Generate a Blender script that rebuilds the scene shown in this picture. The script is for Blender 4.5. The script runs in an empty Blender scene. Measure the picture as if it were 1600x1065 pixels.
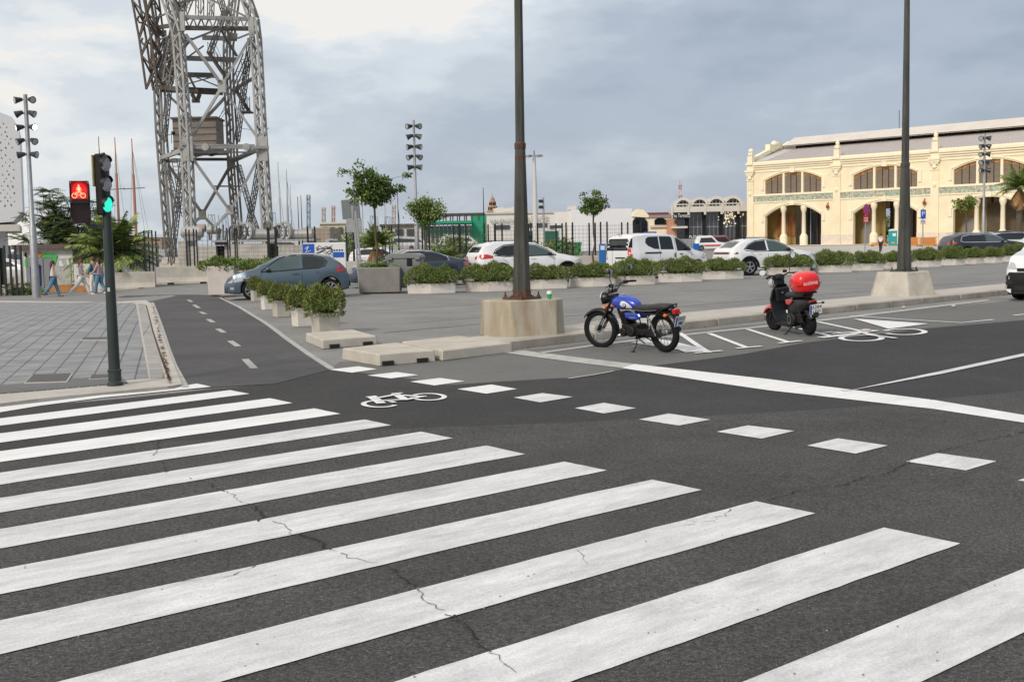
import bpy, bmesh, math, random
from mathutils import Vector, Matrix, noise
from mathutils.bvhtree import BVHTree
R = math.radians
sc = bpy.context.scene
COL = sc.collection
# ---------------------------------------------------------------- camera
F_PX, CX, CY = 1800.0, 800.0, 532.5
EYE = 1.70
PITCH = math.atan((532.5 - 377.0) / F_PX)
ROLL = -0.0200
cp, sp = math.cos(PITCH), math.sin(PITCH)
FW = Vector((0, cp, -sp)); RT0 = Vector((1, 0, 0)); UP0 = Vector((0, sp, cp))
cr, sr = math.cos(ROLL), math.sin(ROLL)
RT = RT0 * cr + UP0 * sr; UP = RT0 * -sr + UP0 * cr
CAM = Vector((0, 0, EYE))
cam = bpy.data.cameras.new('camera'); camo = bpy.data.objects.new('camera', cam); COL.objects.link(camo)
m = Matrix((RT, UP, -FW)).transposed().to_4x4(); m.translation = CAM
camo.matrix_world = m
cam.sensor_width = 36.0; cam.lens = F_PX / 1600 * 36.0; cam.clip_end = 6000; cam.clip_start = 0.05
sc.camera = camo
# ---------------------------------------------------------------- light
SUN_EL, SUN_AZ = 38.0, 215.0      # azimuth clockwise from +Y; sun behind the camera, to its left
world = bpy.data.worlds.new('World'); sc.world = world; world.use_nodes = True
wn, wl = world.node_tree.nodes, world.node_tree.links
wn.clear()
w_out = wn.new('ShaderNodeOutputWorld'); w_bg = wn.new('ShaderNodeBackground'); w_bg.inputs['Strength'].default_value = 0.1
sky = wn.new('ShaderNodeTexSky'); sky.sky_type = 'NISHITA'; sky.sun_disc = False
sky.sun_elevation = R(SUN_EL); sky.sun_rotation = R(SUN_AZ); sky.dust_density = 2.0
def wnode(t, **k):
    n = wn.new(t)
    for a, b in k.items(): setattr(n, a, b)
    return n
tc = wnode('ShaderNodeTexCoord'); sep = wnode('ShaderNodeSeparateXYZ'); wl.new(tc.outputs['Generated'], sep.inputs[0])
mp = wnode('ShaderNodeMapping'); wl.new(tc.outputs['Generated'], mp.inputs['Vector'])
mp.inputs['Scale'].default_value = (1.0, 1.0, 2.6); mp.inputs['Rotation'].default_value = (0, R(-14), 0); mp.inputs['Location'].default_value = (3.1, 1.2, 0.4)
n1 = wnode('ShaderNodeTexNoise'); n1.inputs['Scale'].default_value = 2.3; n1.inputs['Detail'].default_value = 7; n1.inputs['Roughness'].default_value = 0.52; n1.inputs['Distortion'].default_value = 0.25
wl.new(mp.outputs[0], n1.inputs['Vector'])
n2 = wnode('ShaderNodeTexNoise'); n2.inputs['Scale'].default_value = 8.0; n2.inputs['Detail'].default_value = 6; n2.inputs['Roughness'].default_value = 0.55
wl.new(mp.outputs[0], n2.inputs['Vector'])
def wmath(op, a, b=None, clamp=False):
    n = wnode('ShaderNodeMath', operation=op, use_clamp=clamp)
    for i, v in enumerate((a, b)):
        if v is None: continue
        if isinstance(v, (int, float)): n.inputs[i].default_value = v
        else: wl.new(v, n.inputs[i])
    return n.outputs[0]
# brighter to the left (west) of the view, greyer blue to the right
side = wmath('SUBTRACT', wmath('MULTIPLY', sep.outputs['X'], -0.55), 0.05)
mixn = wmath('ADD', wmath('MULTIPLY', n1.outputs['Fac'], 1.05), wmath('MULTIPLY', n2.outputs['Fac'], 0.52))
lo = wmath('MULTIPLY', wmath('SUBTRACT', sep.outputs['Z'], 0.06), 0.55)
val = wmath('ADD', wmath('ADD', mixn, side), lo)
ramp = wnode('ShaderNodeValToRGB'); wl.new(val, ramp.inputs[0])
cr_ = ramp.color_ramp; cr_.interpolation = 'EASE'
SKYC = [(0.50, (0.36, 0.415, 0.50)), (0.66, (0.445, 0.50, 0.59)), (0.80, (0.57, 0.625, 0.695)), (0.90, (0.70, 0.755, 0.80)), (0.96, (0.84, 0.86, 0.87)), (1.0, (0.95, 0.91, 0.86))]
cr_.elements[0].position = SKYC[0][0]; cr_.elements[0].color = (*SKYC[0][1], 1)
cr_.elements[1].position = SKYC[-1][0]; cr_.elements[1].color = (*SKYC[-1][1], 1)
for p_, c_ in SKYC[1:-1]:
    e_ = cr_.elements.new(p_); e_.color = (*c_, 1)
SKY_GAIN = 6.95
sc_ = wnode('ShaderNodeVectorMath', operation='SCALE'); wl.new(ramp.outputs[0], sc_.inputs[0]); sc_.inputs['Scale'].default_value = SKY_GAIN
mx = wnode('ShaderNodeMix', data_type='RGBA'); mx.inputs['Factor'].default_value = 0.9
wl.new(sky.outputs[0], mx.inputs['A']); wl.new(sc_.outputs[0], mx.inputs['B'])
wl.new(mx.outputs['Result'], w_bg.inputs['Color']); wl.new(w_bg.outputs[0], w_out.inputs['Surface'])
sun = bpy.data.lights.new('sun', 'SUN'); sun.energy = 1.5; sun.angle = R(11); sun.color = (1, 0.93, 0.84)
suno = bpy.data.objects.new('sun', sun); COL.objects.link(suno)
sd = Vector((math.sin(R(SUN_AZ)) * math.cos(R(SUN_EL)), math.cos(R(SUN_AZ)) * math.cos(R(SUN_EL)), math.sin(R(SUN_EL))))
suno.rotation_euler = sd.to_track_quat('Z', 'Y').to_euler()
sc.view_settings.view_transform = 'Standard'; sc.view_settings.look = 'None'
sc.view_settings.gamma = 1; sc.view_settings.exposure = 0.52
sc.view_settings.use_curve_mapping = False
# ---------------------------------------------------------------- terrain
def sstep(t):
    t = max(0.0, min(1.0, t)); return t * t * (3 - 2 * t)
def G(x, y):
    n = -0.217 + 0.00944 * y
    z = n if y < 19 else (0.0 if y > 27 else n * (1 - sstep((y - 19) / 8)) )
    if y > 25: z -= 0.33 * sstep((y - 27) / 24) * sstep((-x / max(y, 1) - 0.25) / 0.12)
    return z
def ray(px, py):
    return (FW * F_PX + RT * (px - CX) - UP * (py - CY)).normalized()
def P(px, py, off=0.0):
    """point of the ground seen at a pixel of the 1600 px photograph"""
    d = ray(px, py); z = 0.0
    for _ in range(25):
        t = (z + off - EYE) / d.z
        q = CAM + d * t
        z = G(q.x, min(q.y, 3000))
    return Vector((q.x, q.y, z + off))
def at(px, py, D):
    """point at distance D (along +Y) seen at a pixel"""
    d = ray(px, py); return CAM + d * (D / d.y)
def g3(x, y, off=0.0): return Vector((x, y, G(x, y) + off))
def ppm(D): return F_PX / D
# ---------------------------------------------------------------- materials
MATS = {}
def mat(name, col, rough=0.7, metal=0.0, var=0.0, vscale=3.0, bump=0.0, bscale=40.0, col2=None, spec=0.5, emit=None, alpha=1.0, trans=0.0, coat=0.0, stretch=None):
    if name in MATS: return MATS[name]
    M = bpy.data.materials.new(name); M.use_nodes = True; MATS[name] = M
    N, L = M.node_tree.nodes, M.node_tree.links
    b = N['Principled BSDF']
    b.inputs['Base Color'].default_value = (*col, 1); b.inputs['Roughness'].default_value = rough; b.inputs['Metallic'].default_value = metal
    b.inputs['Specular IOR Level'].default_value = spec; b.inputs['Coat Weight'].default_value = coat; b.inputs['Coat Roughness'].default_value = 0.05
    b.inputs['Alpha'].default_value = alpha; b.inputs['Transmission Weight'].default_value = trans
    if emit: b.inputs['Emission Color'].default_value = (*emit[:3], 1); b.inputs['Emission Strength'].default_value = emit[3]
    if var or bump:
        t = N.new('ShaderNodeTexCoord'); mpn = N.new('ShaderNodeMapping'); L.new(t.outputs['Object'], mpn.inputs[0])
        if stretch: mpn.inputs['Scale'].default_value = stretch
    if var:
        n = N.new('ShaderNodeTexNoise'); n.inputs['Scale'].default_value = vscale; n.inputs['Detail'].default_value = 8; n.inputs['Roughness'].default_value = 0.65
        L.new(mpn.outputs[0], n.inputs['Vector'])
        r = N.new('ShaderNodeMapRange'); r.inputs['From Min'].default_value = 0.3; r.inputs['From Max'].default_value = 0.7
        L.new(n.outputs['Fac'], r.inputs['Value'])
        mx = N.new('ShaderNodeMix'); mx.data_type = 'RGBA'
        c2 = col2 if col2 else tuple(c * (1 - var) for c in col)
        c1 = col if col2 else tuple(min(1, c * (1 + var)) for c in col)
        mx.inputs['A'].default_value = (*c2, 1); mx.inputs['B'].default_value = (*c1, 1)
        L.new(r.outputs[0], mx.inputs['Factor']); L.new(mx.outputs['Result'], b.inputs['Base Color'])
    if bump:
        n = N.new('ShaderNodeTexNoise'); n.inputs['Scale'].default_value = bscale; n.inputs['Detail'].default_value = 5
        L.new(mpn.outputs[0], n.inputs['Vector'])
        bp = N.new('ShaderNodeBump'); bp.inputs['Strength'].default_value = bump; bp.inputs['Distance'].default_value = 0.02
        L.new(n.outputs['Fac'], bp.inputs['Height']); L.new(bp.outputs[0], b.inputs['Normal'])
    return M
def asphalt(name, base, speck, dark, stain=0.18, grain=170, tint=(1, 1, 1)):
    """base grey with pale stones, black pits and soft stains"""
    M = bpy.data.materials.new(name); M.use_nodes = True; MATS[name] = M
    N, L = M.node_tree.nodes, M.node_tree.links; b = N['Principled BSDF']
    t = N.new('ShaderNodeTexCoord'); O = t.outputs['Object']
    def nz(scale, det, rough=0.6):
        n = N.new('ShaderNodeTexNoise'); n.inputs['Scale'].default_value = scale; n.inputs['Detail'].default_value = det; n.inputs['Roughness'].default_value = rough
        L.new(O, n.inputs['Vector']); return n.outputs['Fac']
    def rng(v, a, c, lo, hi):
        r = N.new('ShaderNodeMapRange'); r.inputs['From Min'].default_value = a; r.inputs['From Max'].default_value = c
        r.inputs['To Min'].default_value = lo; r.inputs['To Max'].default_value = hi; L.new(v, r.inputs['Value']); return r.outputs[0]
    def mul(a, c):
        m_ = N.new('ShaderNodeMath'); m_.operation = 'MULTIPLY'; L.new(a, m_.inputs[0]); L.new(c, m_.inputs[1]); return m_.outputs[0]
    g = rng(nz(grain, 3, 0.8), 0.3, 0.72, 1 - dark, 1 + speck)
    g2 = rng(nz(grain * .33, 3, 0.7), 0.35, 0.7, 1 - dark * .5, 1 + speck * .5)
    s = rng(nz(0.45, 6), 0.3, 0.7, 1 - stain, 1 + stain)
    s2 = rng(nz(4.0, 5), 0.3, 0.7, 1 - stain * .5, 1 + stain * .5)
    v = mul(mul(g, g2), mul(s, s2))
    vo = N.new('ShaderNodeTexVoronoi'); vo.inputs['Scale'].default_value = grain * .55; L.new(O, vo.inputs['Vector'])
    st = rng(vo.outputs['Distance'], 0.10, 0.22, 1 + speck * 1.2, 1.0)
    v = mul(v, st)
    cc = N.new('ShaderNodeVectorMath'); cc.operation = 'SCALE'; cc.inputs[0].default_value = tuple(base * q for q in tint); L.new(v, cc.inputs['Scale'])
    L.new(cc.outputs[0], b.inputs['Base Color']); b.inputs['Roughness'].default_value = 0.85; b.inputs['Specular IOR Level'].default_value = 0.3
    bp = N.new('ShaderNodeBump'); bp.inputs['Strength'].default_value = 0.45; bp.inputs['Distance'].default_value = 0.004
    L.new(g, bp.inputs['Height']); L.new(bp.outputs[0], b.inputs['Normal'])
    return M
def paint(name, base=0.72, wear=0.5, tint=(1, 1, 1.0), ww=1.0):
    """road paint: dirty, scuffed, chipped through to the asphalt"""
    M = bpy.data.materials.new(name); M.use_nodes = True; MATS[name] = M
    N, L = M.node_tree.nodes, M.node_tree.links; b = N['Principled BSDF']
    t = N.new('ShaderNodeTexCoord'); mp_ = N.new('ShaderNodeMapping'); L.new(t.outputs['Object'], mp_.inputs[0]); O = mp_.outputs[0]
    mp_.inputs['Rotation'].default_value = (0, 0, -0.7)
    def nz(scale, det, rough=0.65, vec=None):
        n = N.new('ShaderNodeTexNoise'); n.inputs['Scale'].default_value = scale; n.inputs['Detail'].default_value = det; n.inputs['Roughness'].default_value = rough
        L.new(vec or O, n.inputs['Vector']); return n.outputs['Fac']
    m2 = N.new('ShaderNodeMapping'); L.new(O, m2.inputs[0]); m2.inputs['Scale'].default_value = (0.6, 2.0, 1)
    r1 = N.new('ShaderNodeMapRange'); L.new(nz(3.5, 8, .7, m2.outputs[0]), r1.inputs[0]); r1.inputs[1].default_value = .32; r1.inputs[2].default_value = .68; r1.inputs[3].default_value = 1 - .34 * wear; r1.inputs[4].default_value = 1.04
    r2 = N.new('ShaderNodeMapRange'); L.new(nz(70, 5, .85), r2.inputs[0]); r2.inputs[1].default_value = .3; r2.inputs[2].default_value = .6; r2.inputs[3].default_value = 1 - .32 * wear; r2.inputs[4].default_value = 1.03
    mu = N.new('ShaderNodeMath'); mu.operation = 'MULTIPLY'; L.new(r1.outputs[0], mu.inputs[0]); L.new(r2.outputs[0], mu.inputs[1])
    cc = N.new('ShaderNodeVectorMath'); cc.operation = 'SCALE'; cc.inputs[0].default_value = tuple(base * q for q in tint); L.new(mu.outputs[0], cc.inputs['Scale'])
    # chips
    a = nz(26, 9, .85); c = nz(1.3, 4)
    ad = N.new('ShaderNodeMath'); ad.operation = 'MULTIPLY_ADD'; L.new(c, ad.inputs[0]); ad.inputs[1].default_value = .35; L.new(a, ad.inputs[2])
    r3 = N.new('ShaderNodeMapRange'); L.new(ad.outputs[0], r3.inputs[0]); r3.inputs[1].default_value = .795 + (1 - ww) * .06; r3.inputs[2].default_value = .86 + (1 - ww) * .06; r3.inputs[3].default_value = 0; r3.inputs[4].default_value = .75
    mx = N.new('ShaderNodeMix'); mx.data_type = 'RGBA'; L.new(r3.outputs[0], mx.inputs['Factor']); L.new(cc.outputs[0], mx.inputs['A']); mx.inputs['B'].default_value = (.1, .1, .1, 1)
    L.new(mx.outputs['Result'], b.inputs['Base Color']); b.inputs['Roughness'].default_value = .75; b.inputs['Specular IOR Level'].default_value = .3
    bp = N.new('ShaderNodeBump'); bp.inputs['Strength'].default_value = 0.3; bp.inputs['Distance'].default_value = 0.003
    L.new(nz(170, 3), bp.inputs['Height']); L.new(bp.outputs[0], b.inputs['Normal'])
    return M
# ---------------------------------------------------------------- mesh builder
class MB:
    def __init__(s): s.v = []; s.f = []; s.mi = []; s.cur = 0
    def add(s, vs, fs):
        o = len(s.v); s.v += [Vector(v) for v in vs]
        for f in fs: s.f.append([i + o for i in f]); s.mi.append(s.cur)
        return s
    def m(s, i): s.cur = i; return s
    def box(s, c, d, rz=0, M=None, bev=0):
        x, y, z = d[0] / 2, d[1] / 2, d[2] / 2
        vs = [(-x, -y, -z), (x, -y, -z), (x, y, -z), (-x, y, -z), (-x, -y, z), (x, -y, z), (x, y, z), (-x, y, z)]
        rot = (M if M is not None else Matrix.Rotation(rz, 3, 'Z'))
        return s.add([rot @ Vector(v) + Vector(c) for v in vs], [(0, 3, 2, 1), (4, 5, 6, 7), (0, 1, 5, 4), (1, 2, 6, 5), (2, 3, 7, 6), (3, 0, 4, 7)])
    def bx(s, x0, x1, y0, y1, z0, z1): return s.box(((x0 + x1) / 2, (y0 + y1) / 2, (z0 + z1) / 2), (abs(x1 - x0), abs(y1 - y0), abs(z1 - z0)))
    def bar(s, a, b, w, h=None, up=(0, 0, 1)):
        a, b = Vector(a), Vector(b); d = b - a; L_ = d.length
        if L_ < 1e-6: return s
        d.normalize(); u = Vector(up)
        if abs(d.dot(u)) > .98: u = Vector((0, 1, 0)) if abs(d.y) < .9 else Vector((1, 0, 0))
        sdv = d.cross(u).normalized(); u2 = sdv.cross(d); h = h or w
        M = Matrix((sdv, d, u2)).transposed()
        return s.box((a + b) / 2, (w, L_, h), M=M)
    def tube(s, pts, r, n=8, cap=True):
        pts = [Vector(p) for p in pts]; k = len(pts); rr = r if isinstance(r, (list, tuple)) else [r] * k
        ring = []; pu = None
        for i, p in enumerate(pts):
            d = (pts[min(i + 1, k - 1)] - pts[max(i - 1, 0)])
            d = d.normalized() if d.length > 1e-9 else Vector((0, 0, 1))
            if pu is None:
                pu = Vector((0, 0, 1)) if abs(d.z) < .9 else Vector((1, 0, 0))
            a = d.cross(pu).normalized(); u = a.cross(d); pu = u
            ring.append([p + (a * math.cos(2 * math.pi * j / n) + u * math.sin(2 * math.pi * j / n)) * rr[i] for j in range(n)])
        vs = [v for q in ring for v in q]; fs = []
        for i in range(k - 1):
            for j in range(n):
                fs.append((i * n + j, i * n + (j + 1) % n, (i + 1) * n + (j + 1) % n, (i + 1) * n + j))
        if cap: fs.append(tuple(range(n - 1, -1, -1))); fs.append(tuple((k - 1) * n + j for j in range(n)))
        return s.add(vs, fs)
    def lathe(s, prof, c=(0, 0, 0), n=16, axis='Z', ang0=0, M=None):
        """prof: list of (radius, height)"""
        vs = []; fs = []
        for (r, h) in prof:
            for j in range(n):
                a = ang0 + 2 * math.pi * j / n
                p = (r * math.cos(a), r * math.sin(a), h)
                if axis == 'Y': p = (p[0], p[2], p[1])
                elif axis == 'X': p = (p[2], p[0], p[1])
                p = Vector(p)
                if M is not None: p = M @ p
                vs.append(p + Vector(c))
        for i in range(len(prof) - 1):
            for j in range(n): fs.append((i * n + j, i * n + (j + 1) % n, (i + 1) * n + (j + 1) % n, (i + 1) * n + j))
        if prof[0][0] > 1e-6: fs.append(tuple(range(n - 1, -1, -1)))
        if prof[-1][0] > 1e-6: fs.append(tuple((len(prof) - 1) * n + j for j in range(n)))
        return s.add(vs, fs)
    def prism(s, poly, z0, z1, top=None):
        """poly (x,y) extruded z0..z1; top = other outline for the upper ring"""
        n = len(poly); t = top or poly
        vs = [(p[0], p[1], z0) for p in poly] + [(p[0], p[1], z1) for p in t]
        fs = [tuple(range(n - 1, -1, -1)), tuple(range(n, 2 * n))] + [(i, (i + 1) % n, n + (i + 1) % n, n + i) for i in range(n)]
        return s.add(vs, fs)
    def sideprism(s, poly, y0, y1):
        """poly (x,z) extruded along y"""
        n = len(poly)
        vs = [(p[0], y0, p[1]) for p in poly] + [(p[0], y1, p[1]) for p in poly]
        fs = [tuple(range(n)), tuple(range(2 * n - 1, n - 1, -1))] + [(i, n + i, n + (i + 1) % n, (i + 1) % n) for i in range(n)]
        return s.add(vs, fs)
    def ell(s, c, r, n=12, k=8, M=None):
        prof = [(math.sin(math.pi * i / k), -math.cos(math.pi * i / k)) for i in range(k + 1)]
        vs = []; fs = []
        for (a, h) in prof:
            for j in range(n):
                t = 2 * math.pi * j / n
                p = Vector((a * math.cos(t) * r[0], a * math.sin(t) * r[1], h * r[2]))
                if M is not None: p = M @ p
                vs.append(p + Vector(c))
        for i in range(k):
            for j in range(n): fs.append((i * n + j, i * n + (j + 1) % n, (i + 1) * n + (j + 1) % n, (i + 1) * n + j))
        return s.add(vs, fs)
    def build(s, name, mats, parent=None, smooth=0, fix=True, bevel=0):
        me = bpy.data.meshes.new(name); me.from_pydata([tuple(v) for v in s.v], [], s.f); me.update()
        if not isinstance(mats, (list, tuple)): mats = [mats]
        for q in mats: me.materials.append(MATS[q] if isinstance(q, str) else q)
        me.polygons.foreach_set('material_index', s.mi)
        if fix or bevel:
            b = bmesh.new(); b.from_mesh(me); bmesh.ops.remove_doubles(b, verts=b.verts, dist=1e-5)
            if bevel: bmesh.ops.bevel(b, geom=[e for e in b.edges if len(e.link_faces) == 2 and e.calc_face_angle(0) > .5], offset=bevel, segments=1, affect='EDGES', clamp_overlap=True)
            if fix: bmesh.ops.recalc_face_normals(b, faces=b.faces)
            b.to_mesh(me); b.free()
        if smooth:
            me.shade_smooth()
            if smooth < 180: me.set_sharp_from_angle(angle=R(smooth))
        o = bpy.data.objects.new(name, me); COL.objects.link(o)
        if parent: o.parent = parent
        return o
def tag(o, label=None, cat=None, group=None, kind=None):
    if label: o['label'] = label
    if cat: o['category'] = cat
    if group: o['group'] = group
    if kind: o['kind'] = kind
    return o
def thing(name, label, cat, loc=(0, 0, 0), rz=0.0, group=None, scale=None):
    o = bpy.data.objects.new(name, None); o.empty_display_size = .2; COL.objects.link(o)
    o.location = loc; o.rotation_euler = (0, 0, rz)
    if scale: o.scale = (scale,) * 3
    return tag(o, label, cat, group)
def copy_tree(o, parent=None, loc=None, rz=None, label=None, scale=None):
    c = o.copy(); COL.objects.link(c); c.parent = parent
    if loc is not None: c.location = loc
    if rz is not None: c.rotation_euler = (0, 0, rz)
    if label: c['label'] = label
    if scale: c.scale = scale if isinstance(scale, tuple) else (scale,) * 3
    for ch in [q for q in o.children]: copy_tree(ch, c)
    return c
def struct(o): o['kind'] = 'structure'; return o
def drape(name, poly, off, material, step=1.0, extra=None, kind='structure'):
    """flat sheet with outline poly (x,y), laid on the terrain off metres above it"""
    b = bmesh.new(); vs = [b.verts.new((p[0], p[1], 0)) for p in poly]; f = b.faces.new(vs)
    if f.normal.z < 0: f.normal_flip()
    bmesh.ops.triangulate(b, faces=b.faces[:])
    ys = [p[1] for p in poly]; y0, y1 = min(ys), max(ys); y = math.floor(y0 / step) * step
    while y < min(y1, 60):
        if y > y0: bmesh.ops.bisect_plane(b, geom=b.verts[:] + b.edges[:] + b.faces[:], plane_co=(0, y, 0), plane_no=(0, 1, 0))
        y += step
    xs = [p[0] for p in poly]; x0, x1 = min(xs), max(xs); x = math.floor(x0 / 3) * 3
    while x < min(x1, 60):
        if x > x0 and max(ys) > 26: bmesh.ops.bisect_plane(b, geom=b.verts[:] + b.edges[:] + b.faces[:], plane_co=(x, 0, 0), plane_no=(1, 0, 0))
        x += 3
    for v in b.verts: v.co.z = G(v.co.x, v.co.y) + off
    for f in b.faces:
        f.normal_update()
        if f.normal.z < 0: f.normal_flip()
    me = bpy.data.meshes.new(name); b.to_mesh(me); b.free(); me.materials.append(material)
    o = bpy.data.objects.new(name, me); COL.objects.link(o)
    if kind: o['kind'] = kind
    return o
def xy(p): return (p.x, p.y)
def pxpoly(pts): return [xy(P(*p)) for p in pts]
def ext(a, b, t):
    """a + (b-a)*t for pixel points on the ground, as xy"""
    A, B = P(*a), P(*b); q = A + (B - A) * t; return (q.x, q.y)
# ================================================================ SETTING
A_ground = asphalt('old_asphalt', 0.225, .3, .3, .16, 60, (1, .99, .965))
A_near = asphalt('coarse_asphalt', 0.051, 1.5, .9, .24, 125, (1.02, .99, .97))
A_dark = asphalt('smooth_asphalt', 0.047, .6, .6, .2, 100, (1, .99, 1.0))
A_cycle = asphalt('cycle_lane_asphalt', 0.082, .4, .4, .2, 110, (1, .985, 1.02))
A_park = asphalt('grey_asphalt', 0.15, .25, .25, .10, 130, (1, .99, .95))
# ground: one sheet to the horizon
b = bmesh.new()
xs = [-3000, -1200, -500, -250, -150, -100] + [i * 4 for i in range(-20, 26)] + [150, 250, 500, 1200, 3000]
ys = [-60, -20, -8] + [i * 1.0 for i in range(0, 61)] + [65, 70, 80, 100, 150, 250, 500, 1000, 2500, 5000]
gr = [[b.verts.new((x, y, G(x, y))) for x in xs] for y in ys]
for i in range(len(ys) - 1):
    for j in range(len(xs) - 1): b.faces.new((gr[i][j], gr[i][j + 1], gr[i + 1][j + 1], gr[i + 1][j]))
me = bpy.data.meshes.new('ground'); b.to_mesh(me); b.free(); me.materials.append(A_ground)
o = bpy.data.objects.new('ground', me); COL.objects.link(o); o['kind'] = 'structure'
# near carriageway of coarse asphalt (front edge to the seam)
seam = [(-60, 708), (0, 704), (300, 688), (600, 671), (900, 660), (1110, 650), (1300, 639), (1375, 633), (1428, 627), (1600, 611), (1750, 594), (2300, 540)]
top = [xy(P(*p)) for p in seam]
drape('road', [(-9, -6), (24, -6)] + top[::-1] + [(-9, top[0][1] - 1)], .004, A_near)
# band of darker, finer asphalt beyond the seam
up = [(2300, 436), (1750, 475), (1600, 500), (1440, 514), (1256, 536), (1160, 554), (1100, 562), (972, 578), (900, 590), (760, 598), (700, 602), (640, 592), (575, 584), (518, 577), (520, 577)]
dark_far = [xy(P(*p)) for p in up]
left_in = [xy(P(*p)) for p in [(430, 600), (330, 608), (200, 622), (60, 634), (-120, 650)]]
drape('road_band', [(q[0], q[1]) for q in top] + dark_far[:-1] + left_in, .004, A_dark)
# cycle lane
drape('cycle_lane', pxpoly([(291, 609), (262, 545), (235, 474), (212, 466), (150, 461), (345, 462), (390, 492), (455, 533), (490, 560), (520, 577), (430, 600)]), .008, A_cycle)
# greyer patch between the median and the dark band
drape('parking_bay', pxpoly([(518, 576), (575, 583.5), (640, 591.5), (700, 601.5), (760, 597.5), (900, 589.5), (972, 577.5), (1100, 561.5), (1160, 553.5), (1256, 535.5), (1440, 513.5), (1600, 499), (1750, 474), (1750, 452), (1600, 468), (1400, 486), (1200, 505), (1000, 526), (860, 543), (790, 551), (600, 565), (530, 565)]), .003, A_park)
W1 = paint('road_paint', .78, .95, (1, 1, 1.015)); W2 = paint('road_paint_fresh', .80, .4, ww=.2); W3 = paint('road_paint_worn', .50, .9, (1, .98, .94))
LIFT = .010
def mark(name, poly, m_=W1, off=LIFT): return drape(name, poly, off, m_)
# ---------------- zebra crossing: (far corner, near corner, left far y, left near y at x=0)
ZF = [(308, 600), (359.6, 610.3), (421.7, 623), (491.4, 638.9), (570, 656.4), (657.9, 675.5), (760.2, 697.3), (881.4, 722.4), (1019.1, 750.6), (1181.4, 784.6), (1381.2, 825.8)]
ZN = [(330, 605), (390, 616.1), (457.2, 630.6), (532, 647.5), (611.3, 665.3), (707.7, 685.6), (820.5, 710.7), (948.5, 736), (1096.5, 766.8), (1273.7, 803.5), (1500.4, 850.9)]
LF = [(0, 637.4), (0, 654.6), (0, 678.2), (0, 706.1), (0, 739.8), (0, 779.4), (0, 828.3), (0, 891.3), (0, 971.7), (400, 987.7), (622.6, 1065)]
LN = [(0, 644.5), (0, 666), (0, 692.7), (0, 723.1), (0, 758.6), (0, 802.4), (0, 858.7), (0, 930.6), (0, 1024.4), (400, 1052.3), (900, 1065)]
rz_ = random.Random(4)
def edge_wob(a, b, n=40, amp=.0045):
    a, b = Vector((*a, 0)), Vector((*b, 0)); d = b - a; nr = Vector((-d.y, d.x, 0)).normalized(); out = []
    for i in range(n + 1):
        q = a + d * i / n + (nr * rz_.uniform(-amp, amp) if 0 < i < n else Vector((0, 0, 0))); out.append((q.x, q.y))
    return out
for i in range(11):
    A, B_, C, D = xy(P(*ZF[i])), xy(P(*ZN[i])), xy(P(*LN[i])), xy(P(*LF[i]))
    def push(fr, to, L_):
        v = Vector((to[0] - fr[0], to[1] - fr[1])); v.normalize(); return (to[0] + v.x * L_, to[1] + v.y * L_)
    if i == 0:
        mark('crossing_stripe', pxpoly([(308, 600), (330, 605), (250, 613), (160, 622), (60, 635), (0, 645), (-60, 653), (-60, 644), (0, 637), (60, 630), (160, 618), (230, 612.6), (272, 608), (290, 603)]), W2)
        continue
    C2, D2 = push(B_, C, 3.0), push(A, D, 3.0)
    mark('crossing_stripe', edge_wob(A, B_, 4, .004) + edge_wob(B_, C2)[1:] + edge_wob(C2, D2, 2)[1:] + edge_wob(D2, A)[1:-1], W2 if i < 4 else W1)
A12 = xy(P(1167.5, 1065)); B12 = xy(P(1600, 890)); C12 = xy(P(1600, 990)); D12 = xy(P(1445, 1065))
def lin(a, b, t): return (a[0] + (b[0] - a[0]) * t, a[1] + (b[1] - a[1]) * t)
mark('crossing_stripe', [lin(A12, B12, -2.2), lin(D12, C12, -7), lin(D12, C12, 3.2), lin(A12, B12, 1.9)], W1)
# ---------------- squares of the cycle crossing
QS = [[(514, 578.2), (560, 573), (589, 577.4), (549.7, 583)], [(574, 587.2), (620, 582), (654, 586.6), (610.6, 592)], [(640.6, 597), (687.5, 591.3), (726, 596.4), (679, 603)], [(714.7, 608.7), (768, 601.6), (807.5, 608.5), (759.7, 615.9)], [(802.5, 622), (847.5, 615), (895, 621), (843.8, 629.5)], [(898, 638.6), (943.6, 630.2), (993.8, 638.6), (943.6, 647)], [(998.1, 656.3), (1044.5, 647), (1110.4, 656.6), (1061, 666)], [(1120, 675.6), (1168.7, 665.7), (1241, 674.3), (1190, 686.5)], [(1260.8, 697.3), (1309, 685.9), (1387.6, 697.3), (1336.9, 710)], [(1415.5, 722.4), (1464.9, 709), (1556.9, 721.9), (1509.3, 736.3)], [(1590, 752), (1640, 737), (1745, 752), (1700, 768)]]
for i, q in enumerate(QS): mark('crossing_square', pxpoly(q), W2 if i < 4 else W1)
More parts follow.
